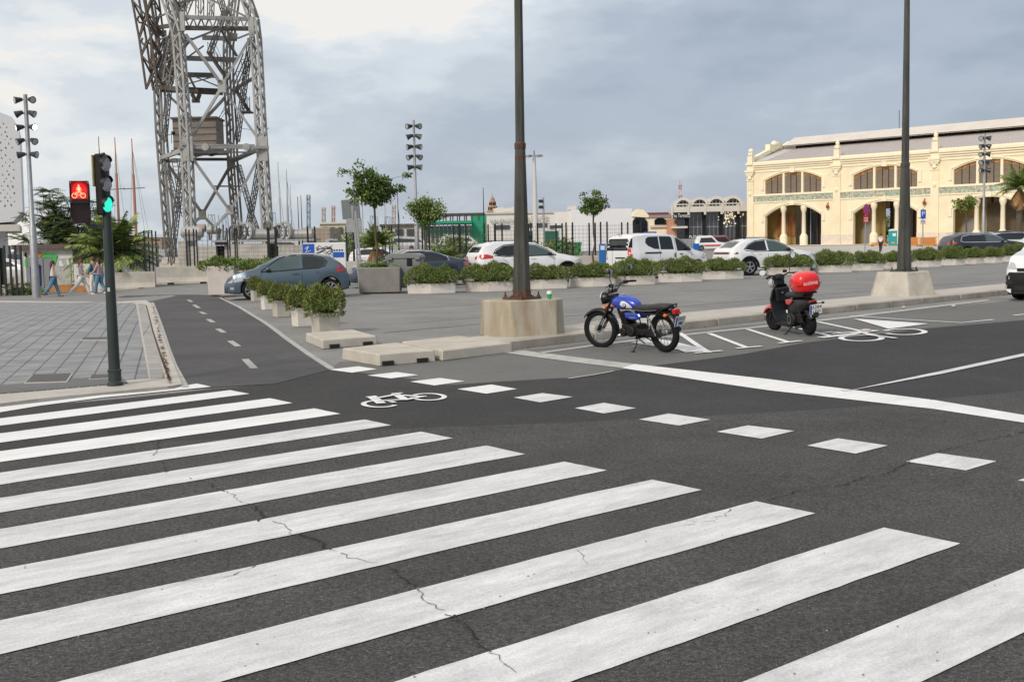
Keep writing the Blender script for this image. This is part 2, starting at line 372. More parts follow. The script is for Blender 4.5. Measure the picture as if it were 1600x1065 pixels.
# ---------------- stop line, parking lines
mark('stop_line', pxpoly([(786, 551.5), (818, 548), (900, 558.5), (992, 569.5), (971, 575.5), (900, 567)]), paint('road_paint_dull', .60, 1.2, (1, .98, .93)))
mark('stop_line', pxpoly([(992, 569.5), (1200, 593), (1333, 610), (1460, 626), (1600, 649.5), (1800, 679), (1800, 693), (1600, 661.5), (1460, 640), (1320, 624), (1200, 610.5), (1100, 596), (971, 575.5)]), W2)
mark('lane_line', pxpoly([(1333, 610), (1470, 581), (1600, 553), (1760, 519), (1760, 523), (1600, 557.5), (1470, 585.5), (1322, 612.5), (1312, 611)]), W1, LIFT + .004)
mark('bay_line', pxpoly([(838, 551), (880, 545.5), (930, 538.5), (1000, 530), (1100, 519), (1200, 508.5), (1330, 494), (1460, 478), (1545, 468), (1545, 470.5), (1460, 480.8), (1330, 497), (1200, 511), (1100, 521.5), (1000, 532.5), (930, 541.2), (880, 548.2), (845, 553)]), W3)
rb = random.Random(2)
def thin_line(pts, w, m_=W1, name='bay_line', off=LIFT + .004):
    q = [P(*p) for p in pts]; L1, L2 = [], []
    for i, p in enumerate(q):
        d = q[min(i + 1, len(q) - 1)] - q[max(i - 1, 0)]; d.z = 0; d.normalize(); n = Vector((-d.y, d.x, 0)) * w / 2
        L1.append(xy(p + n)); L2.append(xy(p - n))
    return mark(name, L1 + L2[::-1], m_, off)
# T marks of the motorcycle bays
for a, b_, c, d in [((1062, 521), (1107, 552), (1085, 552.8), (1128, 549)), ((1108, 521.5), (1167, 544), (1151, 545.5), (1190, 542)),
                    ((1168, 515), (1232, 535.5), (1217, 537.3), (1252, 533.5)), ((1232, 510), (1303, 527), (1282, 529), (1322, 525)),
                    ((1278, 503.5), (1350, 519), (1300, 522.5), (1362, 517.5))]:
    thin_line([a, b_], .10, W2); thin_line([c, d], .10, W2, off=LIFT + .008)
# hatched tips and long bay outline
mark('bay_marking', pxpoly([(985, 536.5), (1008, 534), (1062, 548), (1070, 551.5), (1110, 549), (1100, 546), (1050, 534), (1022, 530)]), W2, LIFT + .006)
mark('bay_marking', pxpoly([(1333, 498.6), (1346, 499.6), (1450, 506.8), (1395, 514), (1388, 514.6)]), W2, LIFT + .006)
thin_line([(1329, 494), (1400, 499), (1502, 505), (1552, 500)], .09, W2)
thin_line([(1584, 493.5), (1625, 489)], .09, W2)
thin_line([(888, 592.5), (925, 587), (958, 581)], .05, W3)
# ---------------- cycle lane lines
thin_line([(344, 465.5), (374, 480), (412, 503), (446, 528), (486, 556), (519, 577)], .10, W3, 'lane_edge_line', LIFT)
for a, b_ in [((294, 468.8), (300, 472)), ((303, 476.5), (311, 481.5)), ((313, 487.5), (321, 491)), ((325, 499), (333.5, 504)), ((340, 514), (350, 520)), ((359.5, 533), (372, 541.5)), ((383, 561.5), (397, 576))]:
    thin_line([a, b_], .11, W3, 'lane_dash', LIFT)
thin_line([(238, 473), (262, 545), (272, 572), (290, 606)], .09, W3, 'lane_edge_line', LIFT + .004)
# ---------------- painted bicycles
def ring_pts(c, rx, ry, n=22, a0=0, a1=360): return [(c[0] + rx * math.cos(R(a0 + (a1 - a0) * i / n)), c[1] + ry * math.sin(R(a0 + (a1 - a0) * i / n))) for i in range(n + 1)]
def band_px(pts, wpx, m_=W2, off=LIFT + .004):
    """stroke of a symbol; wpx is its height in photo pixels (foreshortened)"""
    return thin_line(pts, wpx, m_, 'bicycle_symbol', off)
for (c, a0, a1) in [((593.5, 632.3), 20, 335), ((669, 621.3), -150, 170)]:
    band_px(ring_pts(c, 25.5, 5.2, 22, a0, a1), .062)
band_px([(580, 621), (596, 632)], .11, off=LIFT + .008); band_px([(573, 622), (588, 619.8)], .06)
band_px([(584, 625), (622, 618)], .065, off=LIFT + .012); band_px([(590, 628.5), (628, 626.5)], .06, off=LIFT + .012); band_px([(617, 617), (634, 626.5)], .10, off=LIFT + .008)
band_px([(612, 617.5), (629, 616)], .06, off=LIFT + .012); band_px([(632, 627), (664, 621)], .065, off=LIFT + .012); band_px([(628, 618.5), (665, 621.5)], .07)
# larger motorcycle symbol in the bays on the right
for (c, a0, a1) in [((1346, 529), -60, 285), ((1413, 519.2), -160, 150)]:
    band_px(ring_pts(c, 32, 4.6, 22, a0, a1), .10)
band_px([(1282, 529), (1330, 523.5), (1368, 517.5)], .17, off=LIFT + .012); band_px([(1280, 522), (1300, 519), (1318, 521)], .10); band_px([(1350, 524), (1400, 530)], .10, off=LIFT + .014)
band_px([(1340, 520), (1370, 526)], .10, off=LIFT + .016)
# ---------------- cracks
M_crack = mat('crack', (.012, .012, .012), .95)
M_crackp = mat('crack_in_paint', (.16, .155, .15), .95, var=.5, vscale=30)
rc = random.Random(8)
def crack(pts, w=.012, name='crack', m_=M_crack, off=LIFT + .004, gap=.05):
    q = [P(*p) for p in pts]; L = []
    for i in range(len(q) - 1):
        d = q[i + 1] - q[i]; n = max(2, int(d.length / .05)); nr = Vector((-d.y, d.x, 0)).normalized()
        for k in range(n): L.append(q[i] + d * k / n + nr * rc.gauss(0, .012))
    L.append(q[-1]); mb = MB()
    for i in range(len(L) - 1):
        if rc.random() < gap: continue
        a, c = L[i], L[i + 1]; d = (c - a); d.z = 0
        if d.length < 1e-4: continue
        n = Vector((-d.y, d.x, 0)).normalized() * w * rc.uniform(.12, .45)
        mb.add([g3(a.x + n.x, a.y + n.y, off), g3(a.x - n.x, a.y - n.y, off), g3(c.x - n.x * .6, c.y - n.y * .6, off), g3(c.x + n.x * .6, c.y + n.y * .6, off)], [(0, 1, 2, 3)])
    return struct(mb.build(name, m_, fix=False))
crack([(243, 690), (249, 703), (238, 712), (255, 725), (262, 742), (300, 750)], .02, gap=.45)
crack([(320, 753), (337, 765), (352, 770)], .016); crack([(352, 770), (380, 787), (392, 790)], .012, 'crack', M_crackp)
crack([(392, 790), (408, 800), (411, 812), (404, 817)], .022); crack([(425, 817), (448, 825), (458, 838)], .012, 'crack', M_crackp)
crack([(470, 836), (484, 843), (498, 845), (508, 858), (517, 861)], .022); crack([(517, 861), (545, 873), (590, 882)], .012, 'crack', M_crackp)
crack([(600, 885), (616, 892), (628, 905), (652, 921)], .018); crack([(616, 892), (606, 902)], .012)
crack([(652, 921), (664, 940), (690, 958), (708, 966)], .014, 'crack', M_crackp, gap=.3)
crack([(708, 964), (722, 975), (735, 990), (746, 1008), (768, 1022)], .02); crack([(768, 1022), (790, 1040), (815, 1062)], .012, 'crack', M_crackp)
crack([(1200, 783), (1230, 775), (1260, 764), (1290, 762), (1318, 760), (1330, 753), (1350, 748), (1385, 741), (1414, 727), (1420, 722)], .018)
crack([(1462, 708), (1500, 698), (1535, 690), (1570, 683), (1600, 676), (1680, 668)], .018, gap=.2)
crack([(110, 925), (140, 928), (200, 920), (250, 913), (300, 909), (350, 905), (385, 892), (400, 886)], .010, gap=.3)
crack([(900, 620), (945, 630), (990, 612), (1040, 607), (1100, 600)], .008, gap=.45)
crack([(700, 652), (760, 640), (860, 628), (940, 618), (1000, 610), (1060, 606)], .008, gap=.5)
crack([(1180, 580), (1300, 571), (1380, 562), (1440, 556), (1540, 541)], .010, gap=.35)
crack([(720, 730), (760, 700), (800, 735)], .006, gap=.8)
crack([(520, 720), (545, 730), (563, 736)], .008, gap=.3)
crack([(1440, 628), (1600, 612)], .006, gap=.5); crack([(980, 612), (1180, 650)], .005, gap=.8)
crack([(1105, 818), (1130, 808), (1142, 797), (1137, 802)], .008, 'crack', M_crackp)
crack([(905, 862), (915, 880), (925, 895)], .007, 'crack', M_crackp, gap=.4)
# tar seams and tyre polish on the parking road
for a, b_, w in [((600, 520), (1568, 437), .05), ((560, 487), (1500, 432), .04), ((640, 505), (1100, 470), .03)]: thin_line([a, ((a[0] + b_[0]) / 2, (a[1] + b_[1]) / 2 - 1.5), b_], w, mat('tar_seam', (.10, .10, .095), .8, var=.5, vscale=4), 'tar_seam', .004)
# ================================================================ SIDEWALK, MEDIAN
def slab(name, poly, h, material, kind='structure', base=0.0, side=None):
    o = drape(name, poly, h, material, kind=None)
    mb = MB(); n = len(poly)
    for i in range(n):
        a, c = Vector((*poly[i], 0)), Vector((*poly[(i + 1) % n], 0)); L_ = (c - a).length; k = max(1, int(L_ / 1.5))
        for q in range(k):
            p0, p1 = a + (c - a) * q / k, a + (c - a) * (q + 1) / k
            mb.add([g3(p0.x, p0.y, base - .02), g3(p1.x, p1.y, base - .02), g3(p1.x, p1.y, h), g3(p0.x, p0.y, h)], [(0, 1, 2, 3)])
    w = mb.build(name + '_edge', side or material, fix=False)
    # join the edge into the slab
    bm2 = bmesh.new(); bm2.from_mesh(o.data); bm2.from_mesh(w.data); bm2.to_mesh(o.data); bm2.free()
    bpy.data.objects.remove(w)
    if kind: o['kind'] = kind
    return o
def tiles(name, c1, c2, joint, bw, bh, ang, offset=.5, js=.012, bumpy=.35, var=.25):
    M = bpy.data.materials.new(name); M.use_nodes = True; MATS[name] = M
    N, L = M.node_tree.nodes, M.node_tree.links; b = N['Principled BSDF']
    t = N.new('ShaderNodeTexCoord'); mpn = N.new('ShaderNodeMapping'); L.new(t.outputs['Object'], mpn.inputs[0]); mpn.inputs['Rotation'].default_value = (0, 0, ang)
    br = N.new('ShaderNodeTexBrick'); L.new(mpn.outputs[0], br.inputs['Vector'])
    br.inputs['Color1'].default_value = (*c1, 1); br.inputs['Color2'].default_value = (*c2, 1); br.inputs['Mortar'].default_value = (*joint, 1)
    br.inputs['Scale'].default_value = 1; br.inputs['Brick Width'].default_value = bw; br.inputs['Row Height'].default_value = bh; br.inputs['Mortar Size'].default_value = js; br.offset = offset
    br.inputs['Mortar Smooth'].default_value = .3
    n = N.new('ShaderNodeTexNoise'); n.inputs['Scale'].default_value = 1.7; n.inputs['Detail'].default_value = 8; L.new(t.outputs['Object'], n.inputs['Vector'])
    r = N.new('ShaderNodeMapRange'); L.new(n.outputs['Fac'], r.inputs[0]); r.inputs[1].default_value = .3; r.inputs[2].default_value = .7; r.inputs[3].default_value = 1 - var; r.inputs[4].default_value = 1 + var * .6
    s = N.new('ShaderNodeVectorMath'); s.operation = 'SCALE'; L.new(br.outputs['Color'], s.inputs[0]); L.new(r.outputs[0], s.inputs['Scale']); L.new(s.outputs[0], b.inputs['Base Color'])
    b.inputs['Roughness'].default_value = .6
    bp = N.new('ShaderNodeBump'); bp.inputs['Strength'].default_value = bumpy; bp.inputs['Distance'].default_value = .01; bp.invert = True; L.new(br.outputs['Fac'], bp.inputs['Height']); L.new(bp.outputs[0], b.inputs['Normal'])
    return M
conc = mat('concrete', (.47, .435, .375), .85, var=.16, vscale=2.2, bump=.25, bscale=60)
conc_d = mat('concrete_stained', (.48, .445, .37), .85, var=.3, vscale=1.5, col2=(.27, .21, .13), stretch=(2.6, 2.6, .45), bump=.3, bscale=45)
kerbm = mat('kerb_stone', (.37, .335, .29), .8, var=.3, vscale=1.6, bump=.3, bscale=50)
kerbl = mat('kerb_top', (.46, .43, .39), .85, var=.14, vscale=2.5, bump=.2, bscale=80)
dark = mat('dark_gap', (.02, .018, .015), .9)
black = mat('black_plastic', (.010, .010, .011), .5, spec=.3)
steel_d = mat('dark_painted_steel', (.062, .062, .052), .5, metal=.2, var=.6, vscale=7, stretch=(1, 1, .12), bump=.15, bscale=30)
rust = mat('rust', (.095, .050, .032), .9, var=.55, vscale=9, bump=.4, bscale=60)
galv = mat('galvanised_steel', (.36, .37, .38), .45, metal=.5, var=.15, vscale=5)
ANGT = math.atan2(1, -.292)
T_side = tiles('paving_slabs', (.225, .235, .245), (.25, .258, .268), (.085, .085, .085), .42, .28, -ANGT, js=.014, bumpy=.5, var=.32)
T_edge = tiles('edge_slabs', (.30, .29, .275), (.35, .33, .305), (.14, .13, .12), .45, .6, -1.83, 0)
T_tact = tiles('tactile_slabs', (.22, .23, .24), (.25, .26, .265), (.07, .07, .07), .066, .066, -ANGT + .25, 0, .018, 1.0, .2)
sw_front = [(-160, 647), (-60, 640), (0, 633.5), (60, 626), (120, 620), (180, 614.5), (232, 609), (262, 606.5), (285, 603)]
side_poly = pxpoly(sw_front + [(276, 582), (262, 545), (248, 508), (236, 475), (228, 470), (0, 470.5), (-160, 477)])
slab('sidewalk', side_poly, .028, kerbl)
slab('sidewalk', pxpoly([(-160, 625), (0, 612.5), (120, 602.5), (232, 594), (226, 560), (219, 520), (212, 476), (205, 472.5), (0, 473.5), (-160, 480)]), .034, T_side)
slab('sidewalk', pxpoly([(-160, 631), (0, 619), (120, 609), (200, 602), (188, 591), (120, 596), (0, 606), (-160, 618)]), .038, T_tact)
slab('sidewalk', pxpoly([(235, 594), (230, 560), (222.5, 520), (215, 476), (226, 476), (236, 520), (248, 560), (258, 594)]), .034, T_edge)
drape('joint', pxpoly([(264, 598), (250, 560), (237.5, 520), (227.5, 478), (229, 478), (240, 520), (253.5, 560), (268, 598)]), .033, mat('soil', (.06, .045, .035), .95, var=.5, vscale=20))
# manhole covers set in the paving
mh = mat('cast_iron_cover', (.085, .08, .085), .6, metal=.3, var=.3, vscale=20, bump=.6, bscale=60)
for i, (q, lab) in enumerate([([(40, 598), (52, 585), (111, 583), (103, 596)], 'large rectangular iron cover in the paving beside the traffic light'),
                ([(140, 592), (143, 585.5), (172, 584.5), (172, 590.5)], 'small iron cover in the paving just behind the foot of the traffic light'),
                ([(127, 531), (130, 527.5), (168, 526.5), (168, 530.5)], 'narrow iron cover farther back in the paving')]):
    c = sum((P(*p) for p in q), Vector()) / 4
    t = thing('manhole_cover', lab, 'manhole cover', (c.x, c.y, c.z + .034), group='covers set in the pavement')
    pp = [P(*p, .04) - c for p in q]
    MB().prism([(v.x * 1.08, v.y * 1.08) for v in pp], -.01, .006).build('frame', kerbl, t)
    MB().prism([(v.x, v.y) for v in pp], .004, .010).build('cover_plate', mh, t)
# ---- median with kerb stones
KB = [(797, 546.5), (906, 535), (1100, 514.5), (1340, 486), (1480, 469.5), (1574, 460.5), (1700, 448)]
p0, p1 = P(*KB[0]), P(*KB[-2])
MD = (p1 - p0); MD.z = 0; MD.normalize(); MN = Vector((-MD.y, MD.x, 0))
KP0 = Vector((p0.x, p0.y, 0))
def med(u, v, z=0.0): q = KP0 + MD * u + MN * v; return Vector((q.x, q.y, G(q.x, q.y) + z))
LM = 40.0
def backoff(u): return 1.72
slab('median', [xy(med(u, .28)) for u in [i * 2.0 for i in range(21)]] + [xy(med(u, 1.75 if u > 3 else 1.2)) for u in [40 - i * 2.0 for i in range(21)]], .128, kerbl, side=kerbm)
rk = random.Random(3); u = 0.0; mb = MB()
while u < LM:
    L_ = rk.choice([1.6, 2.0, 2.0, 1.5]); a = med(u + .022, .14); c = med(u + L_ - .022, .14)
    mb.bar(a + Vector((0, 0, .065)), c + Vector((0, 0, .065)), .28, .145 + rk.uniform(-.004, .004)); u += L_
ko = mb.build('kerb', kerbm, bevel=.012); ko['kind'] = 'structure'
# ---- flat concrete blocks at the end of the median
def block(label, top, h, slots, rzv=0):
    T = [P(*p, h) for p in top]; c = sum(T, Vector()) / 4; c.z -= h
    t = thing('concrete_block', label, 'concrete block', c, group='flat concrete blocks closing the parking road')
    mb = MB(); loc = [(v - c) for v in T]
    mb.prism([(v.x * 1.02, v.y * 1.02) for v in loc], -.01, h, top=[(v.x, v.y) for v in loc])
    mb.build('block_body', conc, t, bevel=.015)
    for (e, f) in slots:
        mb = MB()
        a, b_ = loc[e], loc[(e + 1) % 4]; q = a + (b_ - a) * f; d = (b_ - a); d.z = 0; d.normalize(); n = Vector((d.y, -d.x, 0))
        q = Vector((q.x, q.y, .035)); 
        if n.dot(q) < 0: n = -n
        mb.bar(q * 1.0 - d * .09 + n * .02, q + d * .09 + n * .02, .045, .06); mb.build('slot', dark, t)  # dark bar set proud of the face, painted shade of a forklift pocket
    return t
block('smaller flat concrete block lying in front of the nearest square planter', [(478, 519.5), (504, 532), (588, 525), (551, 513)], .15, [(1, .2), (1, .82)])
block('flat concrete block with forklift slots nearest the cycle squares', [(535, 543.5), (592, 554), (679, 546.8), (620, 533.5)], .17, [(1, .14), (1, .76)])
block('flat concrete block wedged between another block and the lamp plinth', [(628, 533), (691, 548.5), (798, 535.5), (718, 523)], .15, [])
# ================================================================ LAMP POSTS
def plinth(label, c, a, b_, ch, ta, tb, tch, h, rz, stain):
    t = thing('lamp_plinth', label, 'plinth', c, rz, 'concrete plinths under the big lamp posts')
    def octo(a, b_, ch): return [(-a + ch, -b_), (a - ch, -b_), (a, -b_ + ch), (a, b_ - ch), (a - ch, b_), (-a + ch, b_), (-a, b_ - ch), (-a, -b_ + ch)]
    MB().prism(octo(a, b_, ch), -.02, h, top=octo(ta, tb, tch)).build('plinth_body', conc_d if stain else mat('plinth_concrete', (.50, .465, .39), .85, var=.25, vscale=1.7, bump=.3, bscale=45), t, bevel=.015)
    return t
mang = math.atan2(MD.y, MD.x)
PL1 = P(817, 524, .128); PL2 = P(1413, 462, .128)
c1 = Vector((PL1.x, PL1.y + .42, G(PL1.x, PL1.y) + .128)); c2 = Vector((PL2.x + .11, PL2.y + .45, G(PL2.x, PL2.y) + .128))
plinth('stained concrete plinth with a green cup on it under the middle lamp post', c1, .68, .60, .30, .66, .48, .22, .60, mang - .35, True)
plinth('clean tapered concrete plinth of the lamp post near the white van', c2, .86, .62, .36, .68, .48, .26, .60, mang - .2, False)
def big_pole(label, c, r0, rm, r1, H, ring_h, rusty, lean=(0, 0)):
    t = thing('street_lamp', label, 'street lamp', c, 0, 'big dark lamp posts of the parking road')
    ax = Vector((lean[0], lean[1], 1))
    def M_(h): return ax * h
    def seg(name, hs, rs, m_, n=8, sm=0):
        mb = MB(); vs = []; fs = []
        for h, r in zip(hs, rs):
            for j in range(n):
                a = R(22.5) + 2 * math.pi * j / n; vs.append(M_(h) + Vector((r * math.cos(a), r * math.sin(a), 0)))
        for i in range(len(hs) - 1):
            for j in range(n): fs.append((i * n + j, i * n + (j + 1) % n, (i + 1) * n + (j + 1) % n, (i + 1) * n + j))
        fs.append(tuple(range(n - 1, -1, -1))); fs.append(tuple((len(hs) - 1) * n + j for j in range(n)))
        mb.add(vs, fs); return mb.build(name, m_, t, smooth=sm)
    rr = lambda h: r0 + (rm - r0) * h / ring_h if h < ring_h else rm * .92 + (r1 - rm * .92) * (h - ring_h) / (H - ring_h)
    seg('pole', [0.05, ring_h - .02, ring_h + .02, H], [r0, rm, rm * .9, r1], steel_d)
    seg('collar', [ring_h - .24, ring_h - .22, ring_h - .17, ring_h - .15, ring_h - .05, ring_h - .03, ring_h + .05, ring_h + .08], [rr(ring_h) * k for k in (1.0, 1.16, 1.16, 1.06, 1.06, 1.2, 1.2, .95)], rust if rusty else steel_d)
    mb = MB().box((0, 0, .02), (r0 * 2.9, r0 * 2.9, .04), rz=.75)
    for j in range(4):
        a = R(45) + j * R(90) + .75 - R(0); p = Vector((math.cos(a), math.sin(a), 0)) * r0 * 1.75
        mb.lathe([(.028, .04), (.028, .075), (.014, .075), (.014, .13)], p, 6)
        q = Vector((math.cos(a), math.sin(a), 0))
        mb.add([q * r0 * .9 + Vector((0, 0, .04)), q * r0 * 1.4 + Vector((0, 0, .04)), q * r0 * .95 + Vector((0, 0, .08))], [(0, 1, 2)])
    mb.build('base_plate', rust if rusty else steel_d, t)
    if rusty: seg('rusty_foot', [.035, .13, .16], [r0 * 1.05, r0 * 1.03, r0 * 1.005], rust)
    # head with two arms far above
    for s in (-1, 1):
        mb = MB(); mb.tube([M_(H - .3), M_(H) + Vector((s * .6, 0, .3)), M_(H) + Vector((s * 1.5, 0, .4))], [.05, .045, .04], 8); a_ = mb.build('arm', steel_d, t, smooth=60)
        MB().ell(M_(H) + Vector((s * 1.8, 0, .4)), (.42, .17, .10)).build('lantern', galv, t, smooth=180)
    return t
PB1 = P(816, 470, .728); 
lamp1 = big_pole('rusty footed dark lamp post rising from the stained plinth with the green cup', (c1.x, c1.y, c1.z + .60), .165, .096, .05, 10.5, 2.62, True, (.007, 0))
lamp2 = big_pole('tall dark lamp post on the clean plinth in front of the yellow hall', (c2.x + .03, c2.y, c2.z + .60), .178, .106, .04, 11.0, 2.70, False, (.002, 0))
# cup on the plinth
cupp = at(858.5, 471.5, c1.y - .12); cup = thing('paper_cup', 'green paper cup with a white rim left on the plinth of the middle lamp post', 'cup', (cupp.x, cupp.y, c1.z + .60))
MB().lathe([(.034, 0), (.043, .085)], n=14).build('cup_body', mat('green_card', (.02, .33, .08), .5), cup, smooth=40)
MB().lathe([(.0435, .085), (.045, .12), (.04, .135), (.0, .14)], n=14).build('foam_rim', mat('white_foam', (.8, .8, .78), .8), cup, smooth=40)
# ================================================================ TRAFFIC LIGHT
tl_p = P(180, 601, .034); Dt = tl_p.y; ptl = F_PX / Dt
tl = thing('traffic_light', 'green traffic light pole with a lit red walker and bicycle box on the pavement corner', 'traffic light', tl_p, R(0))
grn = mat('dark_green_paint', (.022, .034, .030), .4, var=.3, vscale=8, stretch=(1, 1, .3)); gyel = mat('tarnished_brass', (.30, .25, .10), .5, var=.4, vscale=10)
top_h = (601 - 345) / ptl
def hh(y): return (601 - y) / ptl
def XX(px, py): return at(px, py, Dt).x - tl_p.x
MB().lathe([(.105, 0), (.10, .035), (.082, .05), (.080, hh(578)), (.072, hh(577)), (.056, hh(345)), (.05, hh(250))], n=20).build('pole', grn, tl, smooth=40)
MB().lathe([(.084, hh(580)), (.088, hh(579)), (.088, hh(577)), (.08, hh(576))], n=20).build('band', grn, tl, smooth=40)
# vehicle head: facing right (towards +x, slightly to the camera)
vx = XX(163, 289)
hd_M = Matrix.Rotation(R(-9), 3, 'Z')
mb = MB(); mb.box((vx - .02, 0, hh(289)), (.11, .21, (336 - 242) / ptl), M=hd_M); mb.build('signal_housing', black, tl, bevel=.02)
mb = MB(); mb.box((vx - .085, -.03, hh(268)), (.02, .19, 48 / ptl), M=hd_M); mb.build('back_plate', gyel, tl, bevel=.004)
lensm = mat('grey_lens', (.36, .34, .38), .35, var=.3, vscale=60, bump=.5, bscale=120)
green_on = mat('green_lens_lit', (.02, .5, .4), .4, emit=(.02, .62, .42, .9))
for i, (ly, mm) in enumerate([(257.5, lensm), (288.5, lensm), (319.5, green_on)]):
    c = Vector((vx + .035, -.03, hh(ly)))
    rot = hd_M @ Matrix.Rotation(R(90), 3, 'Y')
    MB().lathe([(.098, -.01), (.098, .016), (.085, .028), (0, .04)], c, 22, M=rot).build('lens', mm, tl, smooth=50)
    mbv = MB(); vs = []; fs = []   # hood around the lens, open below
    for k in range(15):
        a = R(-20 + 220 * k / 14)
        for ln in (-.02, .05 if 2 < k < 12 else .02):
            for rr_ in (.104, .109): vs.append(Vector(c) + hd_M @ Vector((ln, rr_ * math.cos(a), rr_ * math.sin(a))))
    for k in range(14):
        o_ = k * 4; n_ = o_ + 4
        fs += [(o_, n_, n_ + 2, o_ + 2), (o_ + 1, o_ + 3, n_ + 3, n_ + 1), (o_ + 2, n_ + 2, n_ + 3, o_ + 3), (o_, o_ + 1, n_ + 1, n_)]
    mbv.add(vs, fs).build('visor', black, tl, fix=False, smooth=50)
# pedestrian and cycle box facing the camera
bw = 29 / ptl; bx_ = XX(130, 317)
box_c = Vector((bx_, -.10, hh(317)))
bm_ = mat('signal_black', (.03, .012, .012), .35)
csg = bpy.data.objects.new('crossing_signal', None); COL.objects.link(csg); csg.parent = tl; csg.location = box_c; csg.rotation_euler = (0, 0, R(18)); n_b4 = set(COL.objects)
MB().box(box_c, (bw, .16, 62 / ptl)).build('housing', bm_, tl, bevel=.018)
red_glow = mat('red_glow_core', (.35, .01, .01), .5, emit=(.62, .006, .006, .8)); fig = mat('red_symbol_lit', (1, .2, .1), .5, emit=(1.0, .30, .16, 1.6))
fy = box_c.y - .088
sq = lambda x, y: Vector((bx_ + (x - 128.0) / ptl, fy, hh(y)))
MB().box((bx_ - .0, fy + .004, hh(298)), (bw * .84, .012, 27 / ptl)).build('glow_panel', mat('red_panel_dim', (.2, .01, .01), .5, emit=(.30, .004, .004, .5)), tl)  # dim panel and brighter disc paint the red glow with its soft edge
ld = MB().lathe([(10.2 / ptl, 0), (10.2 / ptl, .006)], (0, 0, 0), 24, axis='Y').build('glow_disc', red_glow, tl); n_ld = Vector((bx_, fy - .006, hh(298)))
def flat_disc(mb, c, r, n=14, yo=-.006): return mb.lathe([(r, -.004), (r, .004)], Vector(c) + Vector((0, yo, 0)), n, axis='Y')
mb = MB(); flat_disc(mb, sq(127.3, 291), 1.5 / ptl)
mb.box(sq(127.3, 295.5) + Vector((0, -.006, 0)), (3.4 / ptl, .008, 5.5 / ptl)); mb.box(sq(126.3, 299) + Vector((0, -.006, 0)), (1.2 / ptl, .008, 4 / ptl)); mb.box(sq(128.4, 299) + Vector((0, -.006, 0)), (1.2 / ptl, .008, 4 / ptl))
mb.bar(sq(125.2, 293.5) + Vector((0, -.006, 0)), sq(124.2, 298) + Vector((0, -.006, 0)), 1 / ptl, .008); mb.bar(sq(129.4, 293.5) + Vector((0, -.006, 0)), sq(130.6, 298) + Vector((0, -.006, 0)), 1 / ptl, .008)
mb.build('red_walker_symbol', fig, tl)
def flat_ring(mb, c, r, w, n=16):
    vs = []; fs = []
    for j in range(n):
        a = 2 * math.pi * j / n
        for q in (r - w, r + w): vs.append(Vector(c) + Vector((q * math.cos(a), -.010, q * math.sin(a))))
    for j in range(n): k = (j + 1) % n; fs.append((2 * j, 2 * j + 1, 2 * k + 1, 2 * k))
    return mb.add(vs, fs)
mb = MB(); flat_ring(mb, sq(120.8, 306), 3.6 / ptl, .5 / ptl); flat_ring(mb, sq(133, 306), 3.6 / ptl, .5 / ptl)
for a, c in [((120.8, 306), (124, 301.5)), ((124, 301.5), (130.5, 301.2)), ((124, 301.5), (127, 306)), ((127, 306), (130.5, 301.2)), ((130, 300), (133, 306)), ((122.6, 300.6), (125, 300.6)), ((128.8, 299.6), (131, 299.6))]:
    mb.bar(sq(*a) + Vector((0, -.010, 0)), sq(*c) + Vector((0, -.010, 0)), .7 / ptl, .004, up=(0, 0, 1))
mb.build('red_bicycle_symbol', fig, tl)
mb = MB(); mb.lathe([(.125, 0), (.125, .006)], (bx_, fy - .0, hh(331)), 22, axis='Y'); mb.build('unlit_lens', mat('dark_lens', (.02, .006, .006), .3), tl)
mb = MB(); vs = []; fs = []
for y0 in (284.5, 317):
    mb.bar((bx_ - bw * .46, fy + .0, hh(y0)), (bx_ + bw * .46, fy, hh(y0)), .13, .008); mb.bar((bx_ - bw * .47, fy, hh(y0)), (bx_ - bw * .47, fy, hh(y0 + 22)), .09, .006, up=(1, 0, 0)); mb.bar((bx_ + bw * .47, fy, hh(y0)), (bx_ + bw * .47, fy, hh(y0 + 22)), .09, .006, up=(1, 0, 0))
mb.build('hood', bm_, tl)
for o in [q for q in COL.objects if q not in n_b4]: o.parent = csg; o.location = -box_c
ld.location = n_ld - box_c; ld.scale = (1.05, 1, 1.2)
MB().bar((bx_ + bw * .3, -.05, hh(352)), (.0, 0, hh(354)), .05, .05).bar((bx_ + bw * .3, -.05, hh(352)), (bx_ + bw * .3, -.05, hh(345)), .04, .04).build('bracket', grn, tl)
mb = MB(); mb.bar((vx, -.02, hh(337)), (0, 0, hh(340)), .06, .05); mb.bar((vx, -.02, hh(241)), (0, 0, hh(246)), .05, .04); mb.build('bracket', grn, tl)
MB().box((-.0, -.065, hh(451)), (.03, .004, .05), rz=.1).build('sticker', mat('sticker', (.5, .5, .5), .6), tl)
